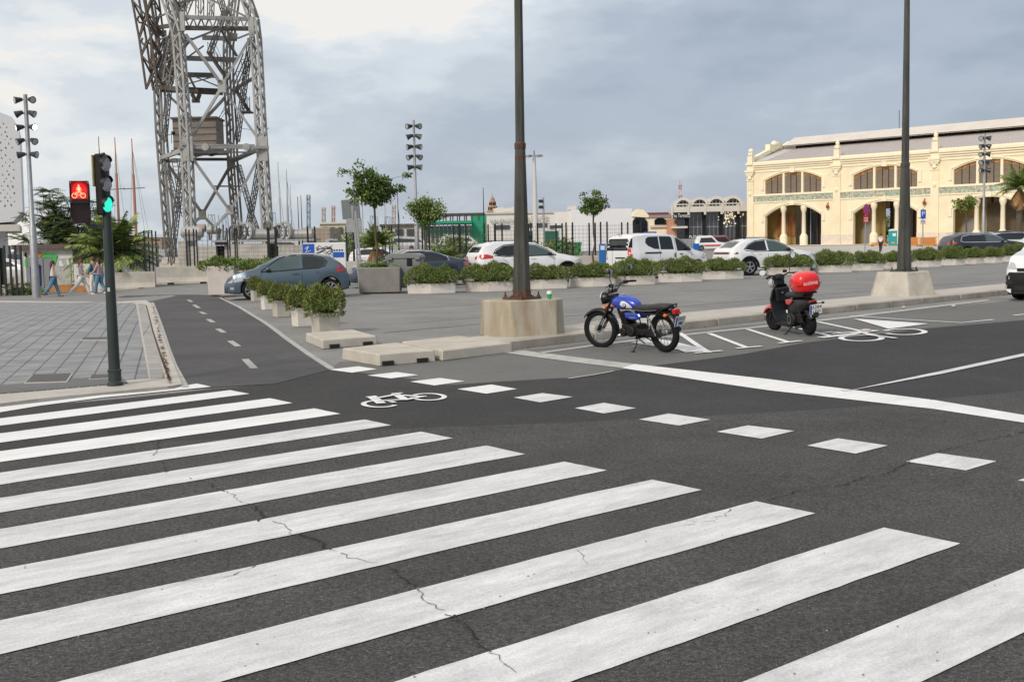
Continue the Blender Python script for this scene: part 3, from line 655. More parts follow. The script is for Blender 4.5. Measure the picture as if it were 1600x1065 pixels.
# ================================================================ PLANTS
def leafmat(n, c, c2=None): return mat(n, c, .55, var=.35, vscale=2.5, spec=.3, col2=c2)
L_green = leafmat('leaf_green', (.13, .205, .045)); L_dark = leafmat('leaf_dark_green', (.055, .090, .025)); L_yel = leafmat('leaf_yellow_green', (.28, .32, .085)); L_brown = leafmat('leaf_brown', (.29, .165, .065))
L_bright = leafmat('leaf_bright_green', (.09, .17, .03)); M_bark = mat('bark', (.10, .075, .055), .9, var=.3, vscale=12, bump=.5, bscale=30); M_twig = mat('twig', (.075, .06, .04), .9)
L_pink = mat('petal_pink', (.55, .12, .12), .6)
def leaves(mb, pts, ln, wd, rnd, weights, out=None, jit=.8, up=.3):
    """one small pointed leaf per point; weights = chance of each material index"""
    for p in pts:
        d = Vector((rnd.gauss(0, 1), rnd.gauss(0, 1), rnd.gauss(0, 1))).normalized() * jit
        if out is not None: d += (p - out).normalized() * (1 - jit * .5)
        d.z += up; d.normalize(); s = d.cross(Vector((rnd.gauss(0, 1), rnd.gauss(0, 1), rnd.gauss(0, 1)))).normalized()
        L_ = ln * rnd.uniform(.6, 1.3); w = wd * rnd.uniform(.7, 1.2) * .5
        mb.cur = rnd.choices(range(len(weights)), weights)[0]
        mb.add([p, p + d * L_ * .5 + s * w, p + d * L_, p + d * L_ * .5 - s * w], [(0, 1, 2, 3)])
def cloud(rnd, c, r, n, k=14, spread=.34, flat=None):
    """points in clumps spread over an ellipsoid"""
    cs = []
    for _ in range(k):
        v = Vector((rnd.gauss(0, 1), rnd.gauss(0, 1), rnd.gauss(0, 1))).normalized() * rnd.uniform(.35, .95); cs.append((v, rnd.uniform(.6, 1.2)))
    out = []
    for _ in range(n):
        v, q = rnd.choice(cs); w = v + Vector((rnd.gauss(0, 1), rnd.gauss(0, 1), rnd.gauss(0, 1))) * spread * q * .6
        if w.length > 1.25: w *= 1.25 / w.length
        p = Vector((w.x * r[0], w.y * r[1], w.z * r[2])) + Vector(c)
        if flat is not None and p.z < flat: p.z = flat + rnd.random() * .03
        out.append(p)
    return out
SHW = [L_green, L_dark, L_yel, L_brown, L_pink]
def shrub(label, rx, ry, h, n, seed, cat='shrub', group=None, spiky=False, pink=0, base=0.0, w=(.42, .28, .22, .08), ln=.075):
    rnd = random.Random(seed); t = thing('shrub', label, cat, (0, 0, 0), 0, group)
    mb = MB(); pts = []; ph = [rnd.uniform(0, 6.28) for _ in range(6)]
    def topz(u, v):
        e = max(abs(u), abs(v)) ** 3
        return h * (.97 - .30 * e + .09 * math.sin(5.2 * u + ph[0]) + .07 * math.sin(9.5 * u + ph[1]) + .08 * math.sin(6 * v + ph[2]))
    while len(pts) < n:
        u, v = rnd.uniform(-1.08, 1.08), rnd.uniform(-1.08, 1.08)
        if abs(u) ** 4 + abs(v) ** 4 > 1.15: continue
        tz = topz(u, v); f = rnd.random() ** .6; edge = rnd.random()
        if edge < .35:
            q_ = max(abs(u), abs(v), .05); u, v = u / q_ * rnd.uniform(.9, 1.02), v / q_ * rnd.uniform(.9, 1.02); tz = topz(u, v); f = rnd.random()
            if abs(u) ** 4 + abs(v) ** 4 > 1.35: continue
        if max(abs(u), abs(v)) < .75 and f < .72 and rnd.random() < .7: f = rnd.uniform(.75, 1)
        fl = 1 + .10 * math.sin(math.pi * f)
        pts.append(Vector((u * rx * fl, v * ry * fl, base + tz * f - (.05 if f < .2 else 0))))
    leaves(mb, pts, ln, ln * (.30 if spiky else .42), rnd, list(w) + [pink], Vector((0, 0, base - .1)), .75, .45)
    # upright shoots over the top
    for _ in range(n // 40):
        a = rnd.uniform(0, 6.28); q = rnd.random() ** .5; p = Vector((math.cos(a) * rx * q * .95, math.sin(a) * ry * q * .95, base + topz(math.cos(a) * q * .95, math.sin(a) * q * .95) * .93))
        leaves(mb, [p + Vector((0, 0, .02 * j)) for j in range(5)], ln * 1.1, ln * .25, rnd, list(w) + [pink], None, .5, 1.2)
    mb.build('foliage', SHW, t, fix=False)
    mb = MB()
    for _ in range(26):
        a = rnd.uniform(0, 6.28); q = rnd.random() ** .5; p = Vector((math.cos(a) * rx * q * .8, math.sin(a) * ry * q * .8, base + h * .75))
        mb.tube([(p.x * .35, p.y * .35, base - .12), p * .6 + Vector((0, 0, (base) * .4)), p], [.012, .008, .003], 4, cap=False)
    mb.build('stems', M_twig, t, fix=False)
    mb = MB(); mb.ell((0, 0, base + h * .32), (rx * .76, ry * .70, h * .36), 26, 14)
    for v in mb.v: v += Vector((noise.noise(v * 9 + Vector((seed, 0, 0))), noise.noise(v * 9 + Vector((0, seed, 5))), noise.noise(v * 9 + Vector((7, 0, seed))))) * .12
    mb.build('dark_core', L_dark, t)  # solid dark core added inside, painted shade behind the leaves
    return t
planterm = mat('planter_concrete', (.66, .62, .56), .85, var=.12, vscale=1.6, bump=.2, bscale=50)
planterm2 = mat('planter_concrete_pinkish', (.60, .54, .49), .85, var=.16, vscale=1.3, bump=.2, bscale=50)
soilm = mat('potting_soil', (.05, .035, .025), .95)
HEXO = [(-.86, -.22), (-.03, -.42), (.86, -.22), (.86, .22), (.03, .42), (-.86, .22)]
def long_planter(label, hxo=HEXO, h=.34, mm=planterm):
    t = thing('concrete_planter', label, 'planter', (0, 0, 0), 0, 'long concrete planters edging the car park')
    mb = MB(); mb.prism([(a * .97, b_ * .97) for a, b_ in hxo], .0, h, top=hxo)
    n = len(hxo); inn = [(a * .91, b_ * .84) for a, b_ in hxo]
    mb.build('planter_body', mm, t, bevel=.01)
    mb = MB(); vs = [(a * 1.005, b_ * 1.005, h + .004) for a, b_ in hxo] + [(a, b_, h + .004) for a, b_ in inn]
    mb.add(vs, [(i, (i + 1) % n, n + (i + 1) % n, n + i) for i in range(n)]); mb.build('rim', mm, t, fix=False)
    MB().prism([(a, b_) for a, b_ in inn], h - .01, h + .006).build('soil', soilm, t)
    return t
LP = [(634, 712, 459, 'first long planter of the row, beside the grey waste container'), (726, 802, 456, 'long planter left of the middle lamp post, in front of the white SUV'), (808, 888, 452, 'long planter right of the middle lamp post, in front of the white SUV nose'),
      (890, 962, 448.5, 'long planter directly behind the handlebar of the blue motorcycle'), (962, 1026, 445.5, 'long cracked planter in front of the white minivan tail'), (1031, 1100, 441, 'long planter in front of the front door of the white minivan'),
      (1100, 1165, 436.5, 'long planter between the white minivan and the white crossover wheel'), (1201, 1269, 429.5, 'long planter behind the scooter mirror'), (1269, 1335, 426, 'long planter behind the red top box of the scooter'),
      (1336, 1384, 423, 'long cracked planter on the near side of the second lamp post'), (1384, 1428, 420, 'long planter hidden in part by the second lamp post'), (1428, 1474, 417.5, 'long planter in front of the parking sign, just beyond the second lamp post'),
      (1475, 1511, 414.7, 'long planter in front of the tail of the black estate car'), (1511, 1540, 412.6, 'long planter in front of the middle of the black estate car'), (1540, 1570, 411, 'long planter in front of the bonnet of the black estate car'), (1570, 1612, 409, 'last long planter of the row in view, beside the white van at the edge')]
SL = ['beside the grey waste container', 'left of the middle lamp post, below the red tail light of the white SUV', 'right of the middle lamp post, below the nose of the white SUV', 'directly behind the handlebar of the blue motorcycle', 'below the red tail light of the white minivan', 'below the front door of the white minivan', 'between the white minivan and the wheel of the white crossover', 'below the crossover door, behind the mirror of the scooter', 'just above the red top box of the scooter', 'on the near side of the second lamp post', 'partly hidden behind the second lamp post', 'under the blue parking sign beyond the second lamp post', 'below the tail of the black estate car', 'below the middle of the black estate car', 'below the bonnet of the black estate car', 'at the far end of the row, above the white van at the edge']
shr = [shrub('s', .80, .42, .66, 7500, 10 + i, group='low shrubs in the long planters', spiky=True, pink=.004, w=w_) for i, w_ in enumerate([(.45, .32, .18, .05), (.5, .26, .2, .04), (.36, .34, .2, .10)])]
pl0 = [long_planter('p'), long_planter('p', mm=planterm2)]
for i, (x0, x1, yb, lab) in enumerate(LP):
    B = P((x0 + x1) / 2, yb); L0, L1 = P(x0, yb), P(x1, yb); D = B.y
    w = (x1 - x0) / ppm(D); s = w / 1.72 * .98
    rz = .06 + (.05 if i % 3 == 0 else -.03 if i % 3 == 1 else .0); src = pl0[(i * 7) % 3 == 1]
    c = Vector((B.x, D + .42, G(B.x, D)))
    hs = max(.8, min(1.12, .34 * 0 + 1.0))
    q = copy_tree(src, None, c, rz, lab, (s, .95, hs))
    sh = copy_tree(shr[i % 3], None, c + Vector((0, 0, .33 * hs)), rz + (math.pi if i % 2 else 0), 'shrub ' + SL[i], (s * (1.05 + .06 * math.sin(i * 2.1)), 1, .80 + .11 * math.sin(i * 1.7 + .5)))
for o in pl0 + shr:
    for ch in list(o.children): bpy.data.objects.remove(ch)
    bpy.data.objects.remove(o)
# five square planters along the cycle lane
def sq_planter(label, s, h, mm):
    t = thing('square_planter', label, 'planter', (0, 0, 0), 0, 'square concrete planters along the cycle lane'); a = s / 2
    mb = MB(); sqp = [(-a, -a), (a, -a), (a, a), (-a, a)]; mb.prism([(x * .93, y * .93) for x, y in sqp], 0, h, top=sqp); mb.build('planter_body', mm, t, bevel=.012)
    mb = MB(); inn = [(x * .84, y * .84) for x, y in sqp]; mb.add([(x, y, h + .004) for x, y in sqp] + [(x, y, h + .004) for x, y in inn], [(i, (i + 1) % 4, 4 + (i + 1) % 4, 4 + i) for i in range(4)]); mb.build('rim', mm, t, fix=False)
    MB().prism(inn, h - .01, h + .007).build('soil', soilm, t); return t
words = ['nearest', 'second nearest', 'third', 'second farthest', 'farthest']
for i, (xc, yc, wpx, hpx) in enumerate([(500.6, 523, 48, 28), (466.6, 511, 39, 29), (434, 496, 30, 26.5), (414, 484.5, 23.5, 24), (397, 471, 20, 17)]):
    B = P(xc, yc); k = ppm(B.y); s = wpx / k / 1.33; h = .40
    th = .52; c = Vector((B.x + .12 * s, B.y + s * .68, 0)); c.z = G(c.x, c.y)
    sq_planter(f'{words[i]} square planter of the row beside the cycle lane', s, h * (1, 1, 1, .98, .86)[i] , planterm if i % 2 else conc)
    t = bpy.context.scene.collection.objects[-1]
    t = [o for o in COL.objects if o.type == 'EMPTY' and o.name.startswith('square_planter')][-1]
    t.location = c; t.rotation_euler = (0, 0, th)
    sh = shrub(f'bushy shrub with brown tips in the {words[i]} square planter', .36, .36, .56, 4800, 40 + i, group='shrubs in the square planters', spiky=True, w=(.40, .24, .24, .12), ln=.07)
    sh.location = c + Vector((0, 0, h * .93)); sh.scale = (s / .49,) * 3
# ================================================================ TREES
def branch(mb, a, b_, r0, r1, rnd, n=5, w=.12):
    a, b_ = Vector(a), Vector(b_); pts = []; L_ = (b_ - a).length
    for i in range(n + 1):
        t_ = i / n; j = Vector((rnd.gauss(0, 1), rnd.gauss(0, 1), rnd.gauss(0, .4))) * w * L_ * math.sin(math.pi * t_) * .5
        pts.append(a + (b_ - a) * t_ + j)
    mb.tube(pts, [r0 + (r1 - r0) * i / n for i in range(n + 1)], 7, cap=False); return pts
def tree(label, loc, trunk_h, cr, n, seed, leaf=(.10, .05), w=(.4, .35, .2, .05), rt=.05, lean=(0, 0), k=24, forks=7, spread=.3, name='round_headed_tree', group=None, cshift=(0, 0, 0), cat='tree', mats=None):
    rnd = random.Random(seed); t = thing(name, label, cat, loc, 0, group)
    top = Vector((lean[0], lean[1], trunk_h)); cc = top + Vector((0, 0, cr[2] * .75)) + Vector(cshift)
    mb = MB(); branch(mb, (0, 0, -.05), top, rt, rt * .7, rnd, 6, .03); mb.build('trunk', M_bark, t, smooth=180, fix=False)
    mb = MB(); ends = []
    for i in range(forks):
        a = 6.283 * i / forks + rnd.uniform(-.4, .4); q = rnd.uniform(.45, .8)
        e = cc + Vector((math.cos(a) * cr[0] * q, math.sin(a) * cr[1] * q, cr[2] * rnd.uniform(-.35, .5)))
        pp = branch(mb, top, e, rt * .5, rt * .16, rnd, 5, .16); ends += pp[2:]
        for j in range(3):
            s_ = rnd.choice(pp[2:]); e2 = s_ + Vector((rnd.gauss(0, 1) * cr[0], rnd.gauss(0, 1) * cr[1], abs(rnd.gauss(0, 1)) * cr[2])) * .38
            ends.append(e2); branch(mb, s_, e2, rt * .2, rt * .06, rnd, 3, .1)
    mb.build('branches', M_bark, t, smooth=180, fix=False)
    mb = MB(); cl = [(e, rnd.uniform(.6, 1.2)) for e in ends]
    for _ in range(k):
        v = Vector((rnd.gauss(0, 1), rnd.gauss(0, 1), rnd.gauss(0, 1))).normalized() * rnd.uniform(.5, .92); cl.append((cc + Vector((v.x * cr[0], v.y * cr[1], v.z * cr[2])), rnd.uniform(.6, 1.3)))
    pts = []
    for _ in range(n):
        c_, q = rnd.choice(cl); pts.append(c_ + Vector((rnd.gauss(0, 1) * cr[0], rnd.gauss(0, 1) * cr[1], rnd.gauss(0, 1) * cr[2] * .8)) * spread * q * .55)
    leaves(mb, pts, leaf[0], leaf[1], rnd, list(w), cc, .8, .1)
    mb.build('crown', mats or SHW[:4], t, fix=False)
    return t
def palm(label, loc, trunk_h, fl, nf, seed, rt=.16, dead=.35, name='palm_tree', group=None, droop=1.0, w=(.35, .2, .35, .1), fan=False):
    rnd = random.Random(seed); t = thing(name, label, 'palm tree', loc, 0, group)
    mb = MB(); pr = [(rt * 1.15, -.05)] + [(rt * (1 + .12 * (i % 2)) * (1 - .15 * i / 16), trunk_h * i / 16) for i in range(1, 17)]; mb.lathe(pr, n=10); mb.build('trunk', M_bark, t, smooth=50)
    mb = MB(); top = Vector((0, 0, trunk_h))
    for i in range(nf):
        q = (i + .5) / nf; a = i * 2.399 + rnd.uniform(-.2, .2); el = R(80 - 95 * q + rnd.uniform(-8, 8)); dd = q > 1 - dead; L_ = fl * (rnd.uniform(.8, 1.1)) * (.8 if dd else 1)
        if dd: el = R(rnd.uniform(-75, -35))
        d = Vector((math.cos(a) * math.cos(el), math.sin(a) * math.cos(el), math.sin(el))); p = top.copy(); pts = []; N_ = 10
        for s_ in range(N_ + 1):
            pts.append(p.copy()); p = p + d * (L_ / N_); d = (d + Vector((0, 0, -.11 * droop))).normalized()
        mb.cur = 3 if dd else 0; mb.tube(pts, [.02 * (1 - s_ / (N_ + 2)) + .003 for s_ in range(N_ + 1)], 4, cap=False)
        for s_ in range(2, N_ * 3):
            f_ = s_ / (N_ * 3); i0 = min(N_ - 1, int(f_ * N_)); fr = f_ * N_ - i0; p0 = pts[i0].lerp(pts[i0 + 1], fr); tg = (pts[i0 + 1] - pts[i0]).normalized(); sd_ = tg.cross(Vector((0, 0, 1)))
            if sd_.length < .05: continue
            sd_.normalize(); LL = fl * .32 * math.sin(math.pi * (.12 + .8 * f_))
            for sg in (-1, 1):
                dl = (sd_ * sg + tg * .7 + Vector((0, 0, -.25 - .3 * rnd.random()))).normalized(); nn = dl.cross(tg).normalized()
                mb.cur = 3 if dd else rnd.choices((0, 1, 2), w[:3])[0]; e = p0 + dl * LL * rnd.uniform(.8, 1.1); wv = tg * .018 * fl
                mb.add([p0 - wv, p0 + wv, e + Vector((0, 0, -.03))], [(0, 1, 2)])
    mb.build('fronds', SHW[:4], t, fix=False)
    return t
def base(px, py): return P(px, py)
# tree in the big planter
bpB = P(592, 459); kb = ppm(bpB.y); bpc = Vector((bpB.x, bpB.y + .6, G(bpB.x, bpB.y)))
t = thing('big_planter', 'big square grey planter with a tree beside the waste container', 'planter', bpc, .05)
wv_ = 66 / kb / 2
MB().prism([(-wv_ * .97, -.55), (wv_ * .97, -.55), (wv_ * .97, .55), (-wv_ * .97, .55)], .03, .90, top=[(-wv_, -.57), (wv_, -.57), (wv_, .57), (-wv_, .57)]).build('planter_body', mat('grey_cast_stone', (.235, .225, .205), .8, var=.12, vscale=3, bump=.2), t, bevel=.03)
MB().bx(-wv_ * .9, wv_ * .9, -.5, .5, .885, .908).build('soil', L_bright, t)
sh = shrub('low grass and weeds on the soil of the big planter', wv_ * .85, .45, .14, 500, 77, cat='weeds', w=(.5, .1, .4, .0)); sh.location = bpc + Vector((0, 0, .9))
tree('tree with an open leafy crown growing from the big grey planter', bpc + Vector((-.08, 0, .88)), 2.0, (.76, .7, .62), 4600, 5, (.13, .075), (.42, .53, .05, .0), .05, (-.05, 0), 30, 12, .28, cshift=(0, 0, .38))
# trees farther back
q = at(928, 398, 56.0); tree('round clipped tree behind the fence next to the white warehouse', (q.x, 56, 0), 3.0, (.66, .66, .50), 3600, 6, (.11, .07), (.5, .44, .06, .0), .055, (0, 0), 30, 7, .27)
q = at(670, 410, 52.0); tree('small leaning tree with loose foliage beside the second floodlight mast', (q.x, 52, 0), 2.5, (.78, .75, .75), 3600, 7, (.12, .07), (.5, .3, .18, .02), .07, (-.1, 0), 18, 9, .34, cshift=(0, 0, .1))
q = at(588, 412, 50.0); palm('palm with a skirt of brown dead fronds behind the planter tree', (q.x, 50, 0), 1.55, 1.15, 74, 8, .17, .5, droop=1.1, group='palms in the port')
q = at(700, 412, 54.0); palm('low palm behind the dark saloon car', (q.x, 54, 0), .7, 1.1, 36, 9, .15, .12, group='palms in the port')
q = at(676, 400, 55.0); palm('low palm under the small leaning tree', (q.x, 55, 0), .5, 1.0, 30, 19, .15, .1, group='palms in the port')
q = at(178, 425, 57.0); palm('broad yellowish palm behind the graffiti kiosk and the traffic light pole', (q.x, 57, G(q.x, 57)), 1.7, 2.4, 84, 10, .2, .12, droop=.9, w=(.3, .3, .4, 0), group='palms in the port')
q = at(1592, 372, 90.0); palm('palm with hanging orange seed stalks in front of the yellow hall', (q.x, 90, 0), 5.0, 2.0, 44, 12, .22, .3, group='palms in the port')
q = at(1510, 372, 120.0); tree('small flat crowned tree in front of the third arch of the yellow hall', (q.x, 120, 0), 4.1, (1.25, 1.1, .65), 1800, 13, (.26, .15), (.3, .2, .45, .05), .09, (0, 0), 14, 8, .32)
# dark pinnate tree on the left
dk = at(112, 420, 60.0); dk = Vector((dk.x, 60, G(dk.x, 60)))
rnd = random.Random(21); t = thing('chinaberry_tree', 'large dark tree with feathery drooping leaves behind the graffiti kiosk', 'tree', dk)
mb = MB(); branch(mb, (0, 0, 0), (0, 0, 1.6), .14, .11, rnd); mb.build('trunk', M_bark, t, smooth=180, fix=False)
mb = MB(); ends = []
for i in range(44):
    a = rnd.uniform(0, 6.283); q = rnd.uniform(.2, 1.0); e = Vector((math.cos(a) * 3.1 * q, math.sin(a) * 2.2 * q, 1.7 + 3.9 * (1 - q * q * .8) * rnd.uniform(.45, 1.0)))
    pp = branch(mb, (0, 0, 1.5), e, .06, .015, rnd, 6, .12); ends += pp[3:]
mb.build('branches', M_bark, t, smooth=180, fix=False)
mb = MB()
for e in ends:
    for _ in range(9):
        a = rnd.uniform(0, 6.283); d = Vector((math.cos(a), math.sin(a), rnd.uniform(-.1, .8))).normalized(); L_ = rnd.uniform(.45, .8); p = e.copy(); mb.cur = rnd.choices((0, 1, 2, 3), (.12, .8, .05, .03))[0]
        for s_ in range(8):
            n_ = p + d * L_ / 8; sd_ = d.cross(Vector((0, 0, 1))).normalized() if abs(d.z) < .97 else Vector((1, 0, 0))
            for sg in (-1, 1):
                tip = p + (sd_ * sg * .9 + d * .45 + Vector((0, 0, -.25))) * .21 * math.sin(math.pi * (.2 + .7 * s_ / 8))
                mb.add([p, p + d * .045 + sd_ * sg * .04, tip, p + sd_ * sg * .05 - d * .01], [(0, 1, 2, 3)])
            p = n_; d = (d + Vector((0, 0, -.10))).normalized()
mb.build('crown', SHW[:4], t, fix=False)
# ================================================================ CARS
def interp(tab, x):
    if x <= tab[0][0]: return tab[0][1]
    for (a, b_), (c, d) in zip(tab, tab[1:]):
        if x <= c:
            t = (x - a) / (c - a) if c > a else 0; t = t * t * (3 - 2 * t) * .35 + t * .65
            return b_ + (d - b_) * t
    return tab[-1][1]
glass = mat('car_glass', (.010, .014, .017), .05, spec=.5, coat=.25)
glass_l = mat('car_glass_light', (.060, .090, .092), .06, spec=.6, coat=.3)
tyre = mat('tyre_rubber', (.011, .011, .012), .85, var=.3, vscale=30, bump=.2, spec=.2)
alloy = mat('alloy_wheel', (.50, .51, .53), .3, metal=.8)
trim = mat('black_trim', (.011, .011, .012), .6, spec=.25)
seamm = mat('panel_gap', (.012, .012, .013), .8)
chrome = mat('chrome', (.75, .75, .77), .12, metal=1)
tailr = mat('tail_light_red', (.50, .012, .01), .15, coat=.5, spec=.7)
headl = mat('head_light_glass', (.42, .44, .46), .12, coat=.6)
platew = mat('number_plate_white', (.78, .78, .76), .5); plateb = mat('number_plate_blue', (.02, .08, .45), .5)
def paintm(n, c, metal=0.0): return mat(n, c, .28, metal=metal, coat=.7, spec=.5)
def proj_panel(body, bvh, poly, dirv, off, name, m_, parent, sub=.10, thick=0, sym=False, flat=False):
    """panel following the body surface. poly: outline in the plane seen along dirv ('y+','y-' side view x,z; 'x-','x+' end view y,z; 'z' from above x,y)"""
    b = bmesh.new(); vs = [b.verts.new((p[0], p[1], 0)) for p in poly]; f = b.faces.new(vs); bmesh.ops.triangulate(b, faces=[f])
    us = [p[0] for p in poly]; ws = [p[1] for p in poly]
    for ax, lo, hi in ((0, min(us), max(us)), (1, min(ws), max(ws))):
        n = int((hi - lo) / sub)
        for i in range(1, n + 1):
            co = [0, 0, 0]; co[ax] = lo + (hi - lo) * i / (n + 1); no = [0, 0, 0]; no[ax] = 1
            bmesh.ops.bisect_plane(b, geom=b.verts[:] + b.edges[:] + b.faces[:], plane_co=co, plane_no=no)
    dead = []
    for v in b.verts:
        u, w = v.co.x, v.co.y
        if dirv[0] == 'y': s = 1 if dirv == 'y+' else -1; o_, d = Vector((u, 3 * s, w)), Vector((0, -s, 0))
        elif dirv[0] == 'x': s = 1 if dirv == 'x+' else -1; o_, d = Vector((5 * s, u, w)), Vector((-s, 0, 0))
        else: o_, d = Vector((u, w, 5)), Vector((0, 0, -1))
        hit = bvh.ray_cast(o_, d)
        if hit[0] is None: dead.append(v); continue
        v.co = hit[0] - d * off
    bmesh.ops.delete(b, geom=dead, context='VERTS')
    for f in b.faces:
        f.normal_update()
        if f.normal.dot(-d) < 0: f.normal_flip()
    me = bpy.data.meshes.new(name); b.to_mesh(me); b.free(); me.materials.append(MATS[m_] if isinstance(m_, str) else m_)
    me.shade_smooth()
    o = bpy.data.objects.new(name, me); COL.objects.link(o); o.parent = parent; return o
def strip(pts, w):
    L1, L2 = [], []
    for i, p in enumerate(pts):
        a = Vector(pts[max(i - 1, 0)]); c = Vector(pts[min(i + 1, len(pts) - 1)]); d = (c - a).normalized(); n = Vector((-d.y, d.x)) * w / 2
        L1.append((p[0] + n.x, p[1] + n.y)); L2.append((p[0] - n.x, p[1] - n.y))
    return L1 + L2[::-1]
def make_wheel(parent, x, y, r, w, side, spokes=5, rim=alloy, rr=.66, name='wheel'):
    h = bpy.data.objects.new(name, None); COL.objects.link(h); h.parent = parent; h.location = (x, y, r)
    prof = [(r * .60, -w * .48), (r * .84, -w * .5), (r * .97, -w * .42), (r, -w * .2), (r, w * .2), (r * .97, w * .42), (r * .84, w * .5), (r * rr, w * .46), (r * .60, w * .3)]
    prof = [(a, side * c) for a, c in prof]
    mb = MB(); mb.lathe(prof, n=28, axis='Y'); 
    mb.build('tyre', tyre, h, smooth=50)
    mb = MB(); o_ = side * w * .46
    # rim ring, dish, spokes
    for a, c in ((r * rr, r * (rr - .06)),):
        vs = []; fs = []; n = 28
        for j in range(n):
            t = 2 * math.pi * j / n
            for q, yy in ((a, o_), (c, o_ * 1.0), (c - .01, o_ * .45)): vs.append((q * math.cos(t), yy, q * math.sin(t)))
        for j in range(n):
            k = (j + 1) % n; fs += [(3 * j, 3 * k, 3 * k + 1, 3 * j + 1), (3 * j + 1, 3 * k + 1, 3 * k + 2, 3 * j + 2)]
        mb.add(vs, fs)
    for j in range(spokes):
        t = 2 * math.pi * (j + .25) / spokes; ct, st = math.cos(t), math.sin(t)
        for dd in (-.10, .10):
            t2 = t + dd * 5 / spokes * 1.3; mb.bar((ct * r * .10, o_ * .86, st * r * .10), (math.cos(t2) * r * (rr - .03), o_ * .95, math.sin(t2) * r * (rr - .03)), r * .085, .02, up=(0, 1, 0))
    mb.lathe([(r * .14, -.012), (r * .14, .012)], (0, o_ * .9, 0), 14, axis='Y')
    mb.build('rim', rim, h)
    MB().lathe([(r * (rr - .05), -.01), (r * (rr - .05), .01)], (0, o_ * .35, 0), 24, axis='Y').build('brake_backing', trim, h)
    return h
def car(label, L_, W, H, top, belt, wheels, r, paint_, group='cars in the car park', name='parked_car', cat='car', halfw=None, tumble=.23, sill=.19, cladding=None, wheel_kw={}, wmid=.5, floor_dark=True, ends=(.28, .22), arch=1.13):
    """x runs rear (0) to front (L_); top and belt are (x, z) tables"""
    t = thing(name, label, cat, (0, 0, 0), 0, group); hw = W / 2
    halfw = halfw or [(0, .80), (.12, .92), (.45, .985), (L_ * .5, 1.0), (L_ - .75, .98), (L_ - .3, .90), (L_ - .08, .74), (L_, .60)]
    xs = [0, .02, .06, .12, .2]; x = .3
    while x < L_ - .25: xs.append(x); x += .07
    xs += [L_ - .2, L_ - .12, L_ - .06, L_ - .02, L_]
    extra = []
    for wx in wheels:
        R_ = r * arch; extra += [wx - R_ - .004, wx - R_ + .004, wx + R_ - .004, wx + R_ + .004] + [wx + R_ * math.cos(R(a)) for a in range(12, 180, 12)]
    xs = sorted(set(round(q, 4) for q in xs + extra)); k = 9; n = len(xs); vs = []; fs = []
    def zb(x):
        b0 = sill + (ends[0] - sill) * max(0, 1 - x / .5) + (ends[1] - sill) * max(0, 1 - (L_ - x) / .5)
        for wx in wheels:
            R_ = r * arch; d = abs(x - wx)
            if d < R_: b0 = max(b0, r + math.sqrt(max(0, R_ * R_ - d * d)))
        return b0
    for x in xs:
        w = hw * interp(halfw, x); tz = interp(top, x); bz = min(interp(belt, x), tz - .012); z0 = zb(x); z0 = min(z0, bz - .10)
        gh = max(0, min(1, (tz - bz) / (H - bz + 1e-6))); wt = w * (1 - tumble * gh) if gh > .12 else w * (1 - .06)
        wt = w * (.93 - (tumble - .05) * gh)
        zm = z0 + (bz - z0) * wmid
        sec = [(0, z0), (w * .90, z0), (w * .99, z0 + min(.05, (bz - z0) * .2)), (w, zm), (w * .985, bz - .05 * min(1, (bz - z0) * 4)), (w * .95, bz), (wt, tz - .075 * gh - .006), (wt * .86, tz - .028 * gh - .002), (0, tz + .004)]
        vs += [(x, -p[0], p[1]) for p in sec] + [(x, p[0], p[1]) for p in sec[1:-1]]
    m_ = 16
    def ring(i): b0 = i * m_; return [b0 + j for j in range(9)] + [b0 + 8 + j for j in range(7, 0, -1)]
    for i in range(n - 1):
        a, c = ring(i), ring(i + 1)
        for j in range(m_): fs.append((a[j], c[j], c[(j + 1) % m_], a[(j + 1) % m_]))
    fs.append(tuple(ring(0))); fs.append(tuple(ring(n - 1)[::-1]))
    mb = MB(); mb.add(vs, fs); body = mb.build('body', paint_, t, smooth=38)
    bvh = BVHTree.FromPolygons([v.co[:] for v in body.data.vertices], [p.vertices[:] for p in body.data.polygons])
    MB().bx(.35, L_ - .35, -hw * .72, hw * .72, sill + .02, sill + .35).build('underbody', trim, t)
    for wx in wheels:
        for s in (-1, 1): make_wheel(t, wx, s * (hw - .115), r, .21, s, **wheel_kw)
    def pan(poly, d='y-', off=.004, name='panel', m=trim, both=True, sub=.12):
        if d == 'y':
            pan(poly, 'y-', off, name, m, False, sub); return pan(poly, 'y+', off, name, m, False, sub)
        return proj_panel(body, bvh, poly, d, off, name, m, t, sub)
    # windscreen pillars: shut lines at sill and arches
    return t, pan
def arch_lip(t, wx, r, hw, m_, w=.06, a0=0, a1=180, R_=1.13):
    for s in (-1, 1):
        mb = MB(); vs = []; fs = []; n = 20
        for j in range(n + 1):
            a = R(a0 + (a1 - a0) * j / n)
            for q in (r * R_ - .012, r * R_ + w): vs += [(wx + q * math.cos(a), s * (hw + .006), r + q * math.sin(a)), (wx + q * math.cos(a), s * (hw - .06), r + q * math.sin(a))]
        for j in range(n):
            o_ = 4 * j; e = o_ + 4; fs += [(o_, e, e + 2, o_ + 2), (o_, o_ + 1, e + 1, e), (o_ + 2, e + 2, e + 3, o_ + 3)]
        mb.add(vs, fs).build('arch_trim', m_, t)
def mirror(t, x, z, hw, m_, s):
    c = Vector((x, s * (hw + .06), z)); mb = MB(); mb.ell(c, (.075, .10, .065), 12, 8); mb.bar((x + .05, s * (hw - .10), z - .03), c, .04, .03); return mb.build('wing_mirror', m_, t, smooth=60)
